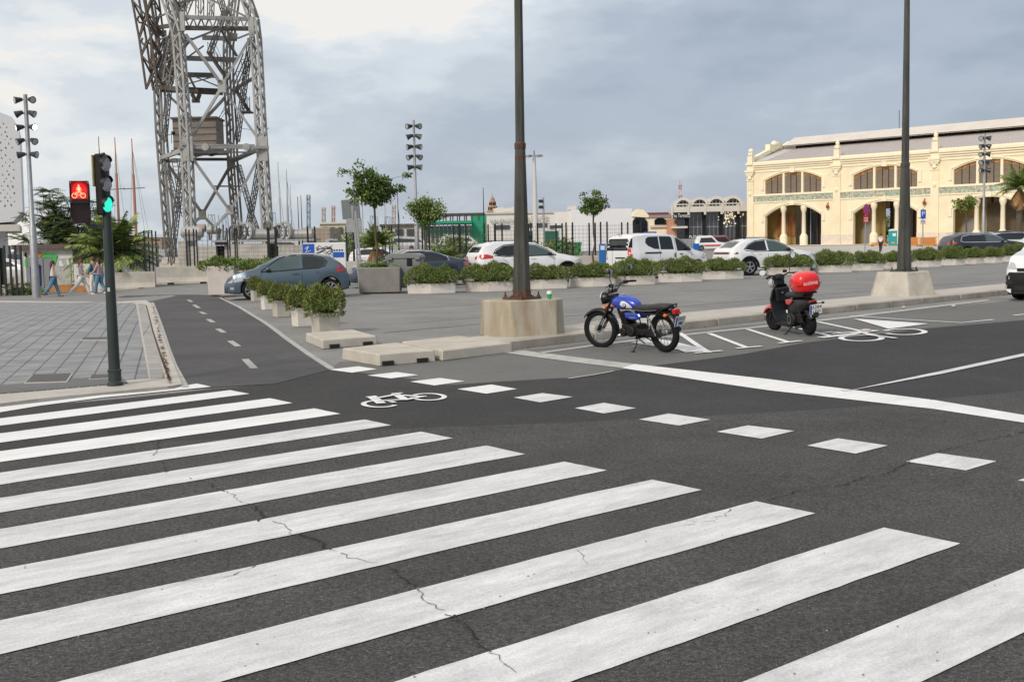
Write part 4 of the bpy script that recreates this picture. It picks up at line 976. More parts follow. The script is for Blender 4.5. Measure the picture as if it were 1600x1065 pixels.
def rails(t, x0, x1, z, y, m_=black):
    for s in (-1, 1): MB().tube([(x0, s * y, z - .02), (x0 + .15, s * y, z + .03), (x1 - .15, s * y, z + .03), (x1, s * y, z - .03)], .016, 6).build('roof_rail', m_, t, smooth=60)
def txt(s, size, m_, parent, loc, rot, name='lettering', ext=.001, align='CENTER', sx=1.0):
    c = bpy.data.curves.new(name, 'FONT'); c.body = s; c.size = size; c.extrude = ext; c.align_x = align; c.align_y = 'CENTER'; c.resolution_u = 2
    o = bpy.data.objects.new(name, c); COL.objects.link(o)
    dg = bpy.context.evaluated_depsgraph_get(); me = bpy.data.meshes.new_from_object(o.evaluated_get(dg)); bpy.data.objects.remove(o)
    me.materials.clear(); me.materials.append(m_)
    o = bpy.data.objects.new(name, me); COL.objects.link(o); o.parent = parent; o.location = loc; o.rotation_euler = rot; o.scale = (sx, 1, 1); return o
ink = mat('plate_ink', (.02, .02, .03), .6)
def plate(t, c, w, h, text, axis):
    """axis 'r': faces -x (rear), 'f': faces +x"""
    s = -1 if axis == 'r' else 1
    p = MB().box(c, (.012, w, h)).build('number_plate', platew, t)
    MB().box((c[0] + s * .004, c[1] + s * w * -.5 + s * .02 * 1, c[2]), (.008, .035, h * .98)).build('plate_band', plateb, p)
    if text: txt(text, h * .82, ink, p, (c[0] + s * .0075, c[1] + s * .02, c[2]), (R(90), 0, R(-90) if axis == 'r' else R(90)), 'plate_lettering', .0006, sx=.82)
    return p
def place(t, px, py, heading, L_, scale=1.0, dist=None):
    """put the car with its length centre over the ground point seen at px, py; heading in degrees (0: nose to the right)"""
    B = P(px, py) if dist is None else None
    if dist is not None: q = at(px, 400, dist); B = Vector((q.x, dist, 0))
    a = R(heading); off = Vector((math.cos(a), math.sin(a), 0)) * (-L_ / 2 * scale)
    z = G(B.x, B.y)
    t.location = (B.x + off.x, B.y + off.y, z); t.rotation_euler = (0, 0, a); t.scale = (scale,) * 3
# ---------- blue-grey three door hatchback (nose to the left)
bg = paintm('blue_grey_metallic', (.075, .115, .15), .45)
L_ = 4.03; r = .31; wh = (.62, 3.16)
t, pan = car('blue grey three door hatchback parked nose to the left behind the small planters', L_, 1.72, 1.47,
    [(0, .62), (.04, .93), (.30, 1.18), (.62, 1.40), (1.2, 1.465), (1.75, 1.47), (2.25, 1.40), (2.75, 1.17), (3.10, .985), (3.6, .86), (3.9, .72), (4.03, .52)],
    [(0, .60), (.3, 1.03), (1.2, .98), (2.2, .92), (2.9, .86), (3.3, .83), (3.8, .70), (4.03, .50)], wh, r, bg, wheel_kw=dict(spokes=7))
pan([(2.83, .90), (2.70, .96), (2.20, 1.30), (1.95, 1.37), (1.62, 1.39), (1.60, .96), (2.2, .93)], 'y', name='side_window', m=glass_l)
pan([(1.50, .99), (1.51, 1.385), (1.15, 1.37), (.86, 1.28), (.74, 1.18), (.82, 1.07), (1.05, 1.01)], 'y', name='rear_side_window', m=glass)
pan(strip([(2.86, .89), (2.2, .915), (1.5, .965), (1.0, .99), (.78, 1.05), (.70, 1.18), (.84, 1.31), (1.15, 1.405), (1.62, 1.425), (2.0, 1.395), (2.25, 1.32), (2.84, .92)], .035), 'y', .006, 'window_trim', trim)
pan(strip([(1.53, .97), (1.53, .50), (1.58, .36), (1.75, .27)], .014), 'y', .003, 'door_gap', seamm)
pan(strip([(2.80, .90), (2.86, .70), (2.82, .36), (2.72, .25)], .014), 'y', .003, 'door_gap', seamm)
pan(strip([(1.70, .52), (2.65, .50)], .05), 'y', .014, 'side_moulding', bg); pan(strip([(.95, .53), (1.45, .525)], .04), 'y', .014, 'side_moulding', bg)
pan([(1.62, .80), (1.84, .795), (1.84, .835), (1.62, .84)], 'y', .03, 'door_handle', bg)
pan([(0.02, .93), (.10, .90), (.36, .83), (.42, .96), (.28, 1.06), (.06, 1.10)], 'y', .006, 'tail_light', tailr)
pan([(3.12, .70), (3.35, .80), (3.72, .70), (3.93, .55), (3.85, .55), (3.5, .60)], 'y', .006, 'head_light', headl)
pan([(3.72, .34), (3.84, .34), (3.84, .42), (3.72, .42)], 'y', .006, 'fog_light', chrome)
pan([(-.62, .24), (.62, .24), (.66, .46), (-.66, .46)], 'x+', .006, 'grille', trim)
pan([(2.22, -.55), (2.88, -.63), (3.02, -.3), (3.06, 0), (3.02, .3), (2.88, .63), (2.22, .55)], 'z', .005, 'windscreen', glass_l)
pan([(.14, -.52), (.50, -.50), (.50, .50), (.14, .52)], 'z', .005, 'rear_window', glass)
pan([(.95, 1.02 - .24), (1.02, .76), (1.08, .80), (1.08, .86), (1.0, .88), (.95, .85)], 'y', .003, 'fuel_flap', bg)
for s in (-1, 1): mirror(t, 2.62, .98, .80, bg, s)
MB().box((-.0, 0, .45), (.10, 1.3, .16)).build('rear_bumper_trim', trim, t)
plate(t, (-.065, 0, .62), .52, .11, '', 'r')
place(t, 449, 465.0, 180 + 12, L_, .985)
# ---------- dark saloon (nose left, behind the container)
db = paintm('dark_blue_metallic', (.035, .050, .075), .4)
L_ = 4.77; r = .33; wh = (.95, 3.75)
t, pan = car('dark blue saloon with chrome window line parked behind the waste container', L_, 1.82, 1.47,
    [(0, .72), (.05, 1.03), (.6, 1.10), (1.0, 1.22), (1.55, 1.42), (2.1, 1.47), (2.6, 1.455), (3.1, 1.30), (3.6, 1.04), (4.2, .94), (4.6, .80), (4.77, .58)],
    [(0, .68), (.3, .98), (1.4, .97), (2.8, .93), (3.6, .88), (4.3, .80), (4.77, .52)], wh, r, db)
pan([(.98, 1.02), (1.0, 1.14), (1.45, 1.34), (1.95, 1.39), (2.55, 1.38), (2.95, 1.26), (3.40, .99), (2.2, .97)], 'y', name='side_window', m=glass)
pan(strip([(.92, 1.01), (.98, 1.16), (1.45, 1.37), (1.95, 1.42), (2.55, 1.41), (3.0, 1.27), (3.45, .98)], .030), 'y', .007, 'window_trim', chrome)
pan(strip([(1.95, .97), (1.97, 1.39)], .07), 'y', .006, 'pillar', trim)
pan([(0.0, .80), (.28, .80), (.36, .92), (.05, .98)], 'y', .006, 'tail_light', tailr)
pan([(-.66, .80), (-.40, .80), (-.40, .97), (-.66, .95)], 'x-', .006, 'tail_light', tailr); pan([(.66, .80), (.40, .80), (.40, .97), (.66, .95)], 'x-', .006, 'tail_light', tailr)
pan(strip([(0.0, .42), (.4, .38), (.8, .36)], .035), 'y', .01, 'bumper_trim', chrome)
pan([(3.05, -.58), (3.62, -.66), (3.72, 0), (3.62, .66), (3.05, .58)], 'z', .005, 'windscreen', glass_l)
pan([(.72, -.55), (1.45, -.52), (1.45, .52), (.72, .55)], 'z', .005, 'rear_window', glass)
pan([(3.95, .68), (4.3, .76), (4.62, .64), (4.55, .58), (4.2, .60)], 'y', .006, 'head_light', headl)
pan([(2.10, .83), (2.32, .83), (2.32, .86), (2.10, .86)], 'y', .02, 'door_handle', chrome)
for s in (-1, 1): mirror(t, 3.22, 1.02, .84, db, s)
place(t, 637, 0, 180 + 20, L_, 1.0, dist=46.0)
# ---------- white compact SUV (nose right)
wp = paintm('white_paint', (.74, .75, .76))
L_ = 4.44; r = .355; wh = (.88, 3.55)
t, pan = car('white SUV with red tail light parked behind the middle lamp post', L_, 1.82, 1.60,
    [(0, .90), (.03, 1.12), (.16, 1.30), (.33, 1.50), (.8, 1.585), (1.6, 1.60), (2.3, 1.55), (2.9, 1.33), (3.25, 1.12), (3.9, 1.00), (4.3, .86), (4.44, .60)],
    [(0, .86), (.2, 1.10), (1.2, 1.03), (2.5, 1.00), (3.2, .97), (3.9, .86), (4.44, .55)], wh, r, wp, tumble=.24)
pan([(.62, 1.15), (.72, 1.26), (1.05, 1.42), (1.75, 1.48), (1.78, 1.06), (1.1, 1.05), (.75, 1.08)], 'y', name='rear_side_window', m=glass)
pan([(1.88, 1.05), (1.86, 1.47), (2.3, 1.43), (2.75, 1.25), (3.06, 1.06), (2.95, 1.04)], 'y', name='side_window', m=glass_l)
pan(strip([(.58, 1.12), (.70, 1.29), (1.05, 1.45), (1.75, 1.51), (2.3, 1.465), (2.78, 1.27), (3.12, 1.05), (1.9, 1.03), (1.0, 1.03), (.62, 1.08)], .03), 'y', .006, 'window_trim', trim)
pan([(0.0, .98), (.10, .95), (.55, .98), (.58, 1.06), (.35, 1.13), (.05, 1.12)], 'y', .006, 'tail_light', tailr)
for s in (-1, 1): pan([(s * .72, .97), (s * .38, .93), (s * .42, 1.03), (s * .72, 1.12)], 'x-', .006, 'tail_light', tailr)
pan([(-.58, 1.20), (.58, 1.20), (.52, 1.40), (-.52, 1.40)], 'x-', .006, 'rear_window', glass)
pan([(-.62, 1.44), (.62, 1.44), (.60, 1.47), (-.60, 1.47)], 'x-', .02, 'spoiler', wp)
plate(t, (-.012, 0, .86), .52, .11, '', 'r')
pan(strip([(1.82, 1.02), (1.82, .55), (1.75, .38)], .012), 'y', .003, 'door_gap', seamm); pan(strip([(3.0, 1.0), (3.0, .6), (2.95, .38)], .012), 'y', .003, 'door_gap', seamm); pan(strip([(.95, .95), (1.15, .78), (1.25, .5)], .012), 'y', .003, 'door_gap', seamm)
for x in (1.25, 2.05): pan([(x, .92), (x + .2, .92), (x + .2, .955), (x, .955)], 'y', .025, 'door_handle', wp)
pan([(3.85, .80), (4.12, .90), (4.34, .82), (4.3, .74), (4.0, .74)], 'y', .006, 'head_light', headl)
pan([(2.42, -.60), (3.15, -.66), (3.26, 0), (3.15, .66), (2.42, .60)], 'z', .005, 'windscreen', glass)
for wx in wh: arch_lip(t, wx, r, .905, trim)
pan(strip([(1.3, .30), (3.1, .30)], .10), 'y', .008, 'sill_trim', trim)
for s in (-1, 1): mirror(t, 2.82, 1.10, .88, black, s)
rails(t, .5, 2.3, 1.59, .66); place(t, 822, 0, 21, L_, 1.07, dist=47.2)
# ---------- white minivan
L_ = 4.36; r = .32; wh = (.80, 3.60)
t, pan = car('white boxy minivan with a black side strip parked beyond the planters', L_, 1.75, 1.81,
    [(0, 1.00), (.02, 1.30), (.10, 1.62), (.24, 1.76), (.9, 1.81), (1.9, 1.81), (2.4, 1.74), (2.9, 1.48), (3.25, 1.20), (3.5, 1.10), (4.0, 1.00), (4.28, .82), (4.36, .60)],
    [(0, .95), (.1, 1.10), (1.5, 1.08), (2.8, 1.03), (3.4, 1.0), (4.0, .88), (4.36, .55)], wh, r, wp, tumble=.17)
pan([(.82, 1.42), (.86, 1.58), (1.0, 1.66), (1.50, 1.67), (1.52, 1.16), (1.25, 1.18), (.95, 1.30)], 'y', name='rear_side_window', m=glass)
pan([(1.58, 1.15), (1.56, 1.67), (2.12, 1.66), (2.22, 1.60), (2.28, 1.14)], 'y', name='middle_window', m=glass)
pan([(2.46, 1.08), (2.40, 1.58), (2.62, 1.52), (3.05, 1.26), (3.20, 1.12), (3.18, 1.08)], 'y', name='front_window', m=glass)
pan(strip([(2.42, 1.60), (2.64, 1.545), (3.08, 1.28), (3.24, 1.09)], .035), 'y', .006, 'window_trim', trim)
pan(strip([(.72, 1.03), (1.58, 1.03)], .05), 'y', .02, 'side_rail', trim)
pan([(2.26, .82), (2.32, .82), (2.32, 1.0), (2.26, 1.0)], 'y', .03, 'door_handle', trim); pan([(2.54, .93), (2.72, .93), (2.72, .97), (2.54, .97)], 'y', .03, 'door_handle', trim)
pan(strip([(1.52, 1.12), (1.52, .60), (1.5, .35)], .012), 'y', .003, 'door_gap', seamm); pan(strip([(2.36, 1.66), (2.38, 1.0), (2.36, .35)], .012), 'y', .003, 'door_gap', seamm); pan(strip([(3.22, 1.05), (3.2, .6), (3.1, .35)], .012), 'y', .003, 'door_gap', seamm)
for s in (-1, 1):
    pan([(s * .60, .78), (s * .80, .78), (s * .80, 1.22), (s * .66, 1.22)], 'x-', .008, 'tail_light', tailr)
    mirror(t, 3.0, 1.14, .84, black, s)
pan([(0, .78), (.12, .78), (.14, 1.22), (.02, 1.22)], 'y', .006, 'tail_light', tailr)
pan([(.03, 1.24), (.16, 1.24), (.22, 1.62), (.12, 1.62)], 'y', .006, 'corner_pillar', trim)
pan([(-.56, 1.16), (.50, 1.16), (.46, 1.55), (-.52, 1.55)], 'x-', .006, 'rear_window', glass)
pan([(-.64, 1.13), (.64, 1.13), (.62, 1.60), (-.62, 1.60)], 'x-', .003, 'rear_window_surround', trim)
pan([(-.50, .82), (.10, .82), (.10, .87), (-.50, .87)], 'x-', .02, 'tailgate_handle', trim)
pan(strip([(.30, 1.7), (.30, .45)], .012), 'x-', .004, 'door_gap', seamm)
plate(t, (-.014, -.15, .70), .52, .11, '', 'r')
pan([(3.75, .80), (3.95, .95), (4.22, .86), (4.2, .74), (3.9, .72)], 'y', .006, 'head_light', headl)
pan([(2.50, -.58), (3.18, -.66), (3.34, 0), (3.18, .66), (2.50, .58)], 'z', .005, 'windscreen', glass)
MB().box((.12, 0, 1.775), (.06, .22, .03)).build('high_brake_light', tailr, t)
place(t, 1029, 0, 34, L_, 1.07, dist=50.5)
# ---------- white crossover with black wheel arches
L_ = 4.26; r = .345; wh = (.85, 3.40)
t, pan = car('white crossover with black wheel arches and roof rails in front of the yellow hall', L_, 1.76, 1.52,
    [(0, .80), (.03, 1.02), (.20, 1.14), (.62, 1.40), (1.0, 1.50), (1.7, 1.52), (2.25, 1.45), (2.8, 1.21), (3.15, 1.04), (3.8, .94), (4.15, .80), (4.26, .56)],
    [(0, .78), (.2, 1.03), (1.2, .99), (2.5, .95), (3.2, .92), (3.8, .82), (4.26, .5)], wh, r, wp, tumble=.24)
pan([(.66, 1.08), (.86, 1.24), (1.20, 1.38), (1.66, 1.42), (1.68, 1.01), (1.1, 1.01)], 'y', name='rear_side_window', m=glass)
pan([(1.76, 1.00), (1.74, 1.42), (2.15, 1.37), (2.6, 1.19), (2.92, .99)], 'y', name='side_window', m=glass_l)
pan(strip([(.60, 1.06), (.84, 1.26), (1.2, 1.41), (1.66, 1.45), (2.15, 1.40), (2.62, 1.21), (2.98, .98), (1.7, .98), (1.0, .98), (.64, 1.03)], .03), 'y', .006, 'window_trim', trim)
pan([(-.66, .88), (.66, .88), (.66, .97), (-.66, .97)], 'x-', .008, 'light_bar', mat('dark_red_lens', (.10, .008, .008), .2, coat=.5))
pan([(.0, .88), (.30, .89), (.34, .95), (.02, .98)], 'y', .008, 'tail_light', MATS['dark_red_lens'])
pan([(.20, -.50), (.62, -.48), (.62, .48), (.20, .50)], 'z', .006, 'rear_window', glass)
plate(t, (-.012, 0, .74), .52, .11, '', 'r')
pan(strip([(1.72, .98), (1.72, .55), (1.66, .36)], .012), 'y', .003, 'door_gap', seamm); pan(strip([(2.86, .95), (2.86, .6), (2.8, .36)], .012), 'y', .003, 'door_gap', seamm); pan(strip([(.9, .95), (1.12, .76), (1.22, .5)], .012), 'y', .003, 'door_gap', seamm)
for x in (1.20, 1.96): pan([(x, .87), (x + .2, .87), (x + .2, .90), (x, .90)], 'y', .025, 'door_handle', wp)
for wx in wh: arch_lip(t, wx, r, .87, trim, .075)
pan(strip([(1.25, .27), (3.0, .27)], .12), 'y', .01, 'sill_trim', trim); pan([(0, .25), (.40, .25), (.42, .50), (0, .55)], 'y', .01, 'bumper_trim', trim)
pan([(3.65, .76), (3.9, .86), (4.15, .76), (4.1, .70), (3.8, .70)], 'y', .006, 'head_light', headl)
pan([(2.35, -.58), (3.02, -.64), (3.14, 0), (3.02, .64), (2.35, .58)], 'z', .005, 'windscreen', glass)
for s in (-1, 1): mirror(t, 2.66, 1.05, .85, black, s)
rails(t, .7, 2.2, 1.51, .63); place(t, 1196, 0, 20, L_, 1.07, dist=51.8)
# ---------- black estate and the SUV behind it
bk = paintm('black_paint', (.018, .020, .024), .2)
L_ = 4.85; r = .345; wh = (.95, 3.85)
t, pan = car('black estate car with chrome window line parked right of the parking sign', L_, 1.86, 1.52,
    [(0, .85), (.04, 1.10), (.30, 1.38), (.7, 1.49), (1.6, 1.52), (2.5, 1.49), (3.0, 1.32), (3.5, 1.07), (4.2, .97), (4.7, .82), (4.85, .58)],
    [(0, .82), (.2, 1.06), (1.5, 1.00), (2.8, .97), (3.5, .92), (4.2, .83), (4.85, .5)], wh, r, bk, tumble=.22)
pan([(.62, 1.13), (.75, 1.32), (1.15, 1.40), (2.0, 1.41), (2.02, 1.03), (.8, 1.05)], 'y', name='rear_side_window', m=glass)
pan([(2.08, 1.03), (2.06, 1.41), (2.45, 1.39), (2.85, 1.25), (3.25, 1.02)], 'y', name='side_window', m=glass_l)
pan(strip([(.56, 1.09), (.70, 1.35), (1.15, 1.43), (2.0, 1.44), (2.48, 1.42), (2.88, 1.27), (3.30, 1.01), (2.0, 1.01), (.8, 1.02), (.58, 1.07)], .03), 'y', .007, 'window_trim', chrome)
pan([(.0, .92), (.3, .92), (.34, 1.02), (.05, 1.06)], 'y', .006, 'tail_light', tailr)
for s in (-1, 1): pan([(s * .72, .90), (s * .38, .90), (s * .40, 1.00), (s * .72, 1.05)], 'x-', .006, 'tail_light', tailr); mirror(t, 3.05, 1.08, .87, bk, s)
pan([(-.56, 1.14), (.56, 1.14), (.5, 1.36), (-.5, 1.36)], 'x-', .006, 'rear_window', glass)
pan([(2.62, -.58), (3.38, -.66), (3.5, 0), (3.38, .66), (2.62, .58)], 'z', .005, 'windscreen', glass)
rails(t, .5, 2.4, 1.505, .65, chrome)
estate = t; place(t, 1538, 0, 6, L_, 1.08, dist=71.0)
t, pan = car('grey SUV with a pale bonnet parked behind the black estate car', 4.5, 1.84, 1.62,
    [(0, .90), (.03, 1.12), (.2, 1.38), (.5, 1.56), (1.6, 1.62), (2.3, 1.56), (2.9, 1.33), (3.3, 1.12), (3.9, 1.02), (4.35, .86), (4.5, .60)],
    [(0, .86), (.2, 1.10), (1.2, 1.05), (2.5, 1.02), (3.2, .98), (3.9, .88), (4.5, .55)], (.88, 3.6), .36, paintm('pale_silver', (.55, .57, .58), .2), tumble=.22)
pan([(.45, 1.10), (.60, 1.38), (1.0, 1.47), (2.3, 1.48), (2.75, 1.30), (3.10, 1.06), (1.6, 1.07)], 'y', name='side_window', m=glass)
pan([(.2, 1.40), (.5, 1.57), (2.3, 1.575), (2.9, 1.36), (2.8, 1.33), (2.3, 1.50), (.6, 1.50)], 'y', .008, 'roof_side', black)
pan([(.3, -.7), (2.35, -.7), (2.35, .7), (.3, .7)], 'z', .006, 'dark_roof', black)
pan([(2.42, -.60), (3.2, -.66), (3.3, 0), (3.2, .66), (2.42, .60)], 'z', .005, 'windscreen', glass_l)
for s in (-1, 1): mirror(t, 2.9, 1.12, .88, wp, s)
place(t, 1588, 0, 0, 4.5, 1.08, dist=78.0)
# ---------- white van behind, cut by the frame
t, pan = car('tall white panel van standing at the far end of the black cars', 5.4, 2.0, 2.3,
    [(0, 1.2), (.04, 2.1), (.2, 2.27), (3.0, 2.30), (3.6, 2.15), (4.3, 1.55), (4.7, 1.22), (5.2, 1.02), (5.4, .65)],
    [(0, 1.1), (.2, 1.35), (3.4, 1.3), (4.3, 1.15), (5.0, .95), (5.4, .6)], (.95, 4.45), .35, wp, tumble=.12)
pan([(3.15, 1.35), (3.15, 1.98), (3.6, 1.92), (4.1, 1.55), (4.3, 1.30)], 'y', name='side_window', m=glass_l)
pan([(1.6, 1.40), (1.6, 1.95), (3.0, 1.98), (3.0, 1.38)], 'y', name='side_window', m=glass)
pan([(3.75, -.70), (4.62, -.78), (4.75, 0), (4.62, .78), (3.75, .70)], 'z', .006, 'windscreen', glass_l)
for s in (-1, 1): mirror(t, 4.3, 1.35, .98, black, s)
place(t, 1655, 0, 188, 5.4, 1.0, dist=74.0)
# ---------- white van at the right edge, front towards the camera's left
L_ = 4.40; r = .34; wh = (.82, 3.55)
t, pan = car('white van with a dark front bumper cut off by the edge at the kerb', L_, 1.86, 1.84,
    [(0, 1.1), (.03, 1.6), (.15, 1.78), (1.8, 1.84), (2.6, 1.80), (3.1, 1.52), (3.45, 1.24), (3.95, 1.12), (4.24, .98), (4.34, .80), (4.40, .55)],
    [(0, 1.0), (.2, 1.12), (2.6, 1.08), (3.4, 1.05), (4.0, .98), (4.3, .82), (4.40, .50)], wh, r, wp, tumble=.14,
    halfw=[(0, .9), (.2, .97), (2, 1.0), (3.7, 1.0), (4.1, .95), (4.3, .87), (4.4, .80)], ends=(.28, .20))
pan([(-.84, .205), (.84, .205), (.84, .52), (.70, .70), (-.70, .70), (-.84, .52)], 'x+', .012, 'front_bumper', trim)
pan([(3.90, .22), (4.42, .205), (4.42, .64), (4.10, .66), (3.98, .60)], 'y', .012, 'bumper_corner', trim)
for s in (-1, 1):
    pan([(s * .52, .78), (s * .80, .80), (s * .82, .98), (s * .60, .92)], 'x+', .012, 'head_light', headl)
    pan([(s * .58, .40), (s * .74, .40), (s * .74, .50), (s * .58, .50)], 'x+', .02, 'fog_light', seamm)
    mirror(t, 3.2, 1.22, .90, black, s)
pan([(4.02, .80), (4.30, .78), (4.32, .90), (4.14, 1.0)], 'y', .010, 'head_light', headl)
pan([(-.50, .72), (.50, .72), (.52, .80), (-.52, .80)], 'x+', .012, 'grille', trim)
pan([(-.52, .27), (.52, .27), (.56, .38), (-.56, .38)], 'x+', .020, 'lower_grille', seamm); MB().bx(3.5, 4.36, -.72, .72, .16, .24).build('under_tray', trim, t)
plate(t, (4.425, 0, .50), .52, .11, '', 'f')
pan([(2.78, -.62), (3.42, -.72), (3.58, 0), (3.42, .72), (2.78, .62)], 'z', .006, 'windscreen', glass)
pan([(2.35, 1.14), (2.33, 1.62), (2.72, 1.60), (3.05, 1.36), (3.22, 1.14)], 'y', name='side_window', m=glass_l)
van_e = t
q = P(1580, 470); a = mang + math.pi - R(2)
# nose corner near px 1570..1600
nose = Vector((q.x, q.y, 0)); dirn = Vector((math.cos(a), math.sin(a), 0)); sidev = Vector((-dirn.y, dirn.x, 0))
c0 = nose - dirn * L_ - sidev * (-.62) 
t.location = (c0.x, c0.y, G(c0.x, c0.y)); t.rotation_euler = (0, 0, a)
# ================================================================ MOTORCYCLE
def wire_wheel(parent, x, r, w, rim_m, name='wheel', spokes=28, disc=True):
    h = bpy.data.objects.new(name, None); COL.objects.link(h); h.parent = parent; h.location = (x, 0, r)
    mb = MB(); vs = []; fs = []; n = 36; cs = 10; rt = w * .5
    for j in range(n):
        a = 2 * math.pi * j / n
        for k in range(cs):
            b_ = 2 * math.pi * k / cs; q = (r - rt) + rt * math.cos(b_); vs.append((q * math.cos(a), rt * .95 * math.sin(b_), q * math.sin(a)))
    for j in range(n):
        for k in range(cs): fs.append((j * cs + k, ((j + 1) % n) * cs + k, ((j + 1) % n) * cs + (k + 1) % cs, j * cs + (k + 1) % cs))
    mb.add(vs, fs).build('tyre', tyre, h, smooth=180)
    mb = MB(); ri = r - w * 1.0
    prof = [(ri + .012, -w * .33), (ri - .004, -w * .33), (ri - .010, 0), (ri - .004, w * .33), (ri + .012, w * .33), (ri + .02, 0)]
    vs = []; fs = []
    for j in range(n):
        a = 2 * math.pi * j / n
        for q, y in prof: vs.append((q * math.cos(a), y, q * math.sin(a)))
    m_ = len(prof)
    for j in range(n):
        for k in range(m_): fs.append((j * m_ + k, ((j + 1) % n) * m_ + k, ((j + 1) % n) * m_ + (k + 1) % m_, j * m_ + (k + 1) % m_))
    mb.add(vs, fs).build('rim', rim_m, h, smooth=50)
    mb = MB()
    for j in range(spokes):
        a = 2 * math.pi * j / spokes; s = 1 if j % 2 else -1; a2 = a + s * .35 * (1 if (j // 2) % 2 else -1)
        mb.bar((.028 * math.cos(a2), s * .030, .028 * math.sin(a2)), (ri * math.cos(a), s * .004, ri * math.sin(a)), .004, .004)
    mb.build('spokes', chrome, h)
    mb = MB(); mb.lathe([(.03, -.05), (.034, -.03), (.022, -.02), (.022, .02), (.034, .03), (.03, .05)], n=16, axis='Y').build('hub', galv, h, smooth=40)
    if disc:
        mb = MB(); mb.lathe([(.085, .048), (.085, .052), (.04, .052), (.04, .048)], n=24, axis='Y'); mb.build('brake_disc', galv, h)
    return h
def loft(mb, secs):
    """secs: list of rings (equal length lists of points)"""
    k = len(secs[0]); vs = [p for s_ in secs for p in s_]; fs = []
    for i in range(len(secs) - 1):
        for j in range(k): fs.append((i * k + j, i * k + (j + 1) % k, (i + 1) * k + (j + 1) % k, (i + 1) * k + j))
    fs.append(tuple(range(k - 1, -1, -1))); fs.append(tuple((len(secs) - 1) * k + j for j in range(k)))
    return mb.add(vs, fs)
def ovalring(x, zc, ry, rz, n=14, pw=2.4, tilt=0, yc=0):
    out = []
    for j in range(n):
        a = 2 * math.pi * j / n; c, s = math.cos(a), math.sin(a)
        y = yc + ry * math.copysign(abs(c) ** (2 / pw), c); z = rz * math.copysign(abs(s) ** (2 / pw), s)
        out.append((x + z * tilt, y, zc + z))
    return out
blue = paintm('blue_tank_paint', (.012, .055, .43), .15); bikeblk = mat('satin_black', (.009, .009, .010), .4, coat=.1, spec=.35); engm = mat('black_engine', (.020, .019, .018), .5, metal=.5, bump=.3, bscale=90)
orange = mat('orange_lens', (.75, .14, .01), .2, coat=.5); seatm = mat('black_vinyl', (.020, .020, .022), .55, bump=.2, bscale=150); metal = mat('bare_metal', (.45, .45, .46), .3, metal=.9)
r0 = P(1040.5, 551); f0 = P(941, 541); hv = f0 - r0; hv.z = 0; wb = 1.40
ang = math.atan2(hv.y, hv.x); base_r = Vector((r0.x, r0.y + .0, G(r0.x, r0.y) + .009))
mc = thing('motorcycle', 'blue and black motorcycle with wire wheels leaning on its side stand by the kerb', 'motorcycle', base_r, ang)
mc.rotation_euler = (R(-5.5), 0, ang); mc.rotation_mode = 'XYZ'
rw, rf = .306, .308
wire_wheel(mc, 0, rw, .095, bikeblk, disc=False)
# steering assembly, turned to the rider's left
st = bpy.data.objects.new('front_fork', None); COL.objects.link(st); st.parent = mc
rake = R(27); hx = wb - .33; hz = .80    # steering head
st.location = (hx, 0, hz); st.rotation_euler = (0, 0, R(18))
fx = wb - hx - .03; fz = rf - hz
def S(x, y, z): return (x, y, z)
mb = MB()
for s in (-1, 1):
    mb.tube([S(-.03, s * .085, .06), S(fx * .48, s * .085, fz * .52)], .019, 10); mb.tube([S(fx * .46, s * .085, fz * .50), S(fx, s * .085, fz)], .026, 10)
mb.box((.02, 0, .02), (.10, .23, .025)); mb.box((.06, 0, -.13), (.10, .23, .03))
mb.build('fork_legs', bikeblk, st, smooth=50)
MB().tube([S(fx * .50, .118, fz * .62), S(fx * .72, .118, fz * .82)], .012, 6).tube([S(fx * .62, -.112, fz * .66), S(fx * .66, -.112, fz * .72)], .02, 8).build('fork_highlight', metal, st)
w_ = wire_wheel(st, 0, rf, .078, bikeblk, disc=True); w_.location = (fx, 0, fz)
# front mudguard
mb = MB(); vs = []; fs = []; n = 18
for j in range(n + 1):
    a = R(143 - 106 * j / n)
    for (dy, dr) in ((-.062, -.02), (-.045, .012), (0, .022), (.045, .012), (.062, -.02)):
        q = rf + .022 + dr; vs.append((fx + q * math.cos(a), dy, fz + q * math.sin(a)))
for j in range(n):
    for k in range(4): fs.append((j * 5 + k, (j + 1) * 5 + k, (j + 1) * 5 + k + 1, j * 5 + k + 1))
mb.add(vs, fs); 
mb.build('front_mudguard', bikeblk, st, smooth=60, fix=False)
# rear flap of the mudguard hanging behind the wheel
mb = MB(); vs = []; fs = []
for j in range(7):
    a = R(143 + 52 * j / 6)
    for (dy, dr) in ((-.062, -.015), (0, .015), (.062, -.015)): q = rf + .026 + dr; vs.append((fx + q * math.cos(a), dy, fz + q * math.sin(a)))
for j in range(6):
    for k in range(2): fs.append((j * 3 + k, (j + 1) * 3 + k, (j + 1) * 3 + k + 1, j * 3 + k + 1))
mb.add(vs, fs).build('mudguard_flap', bikeblk, st, smooth=60, fix=False)
MB().lathe([(.045, -.10), (.082, -.055), (.098, .0), (.100, .03)], (.16, 0, .015), 22, axis='X').build('head_light_shell', bikeblk, st, smooth=50)
MB().lathe([(.103, .028), (.104, .045), (.094, .050), (.05, .062), (.0, .066)], (.16, 0, .015), 22, axis='X').build('head_light', chrome, st, smooth=50)
for s in (-1, 1): MB().tube([(.06, s * .05, -.06), (.08, s * .15, -.11)], .008, 6).ell((.09, s * .175, -.12), (.030, .034, .026)).build('indicator', orange, st, smooth=180)
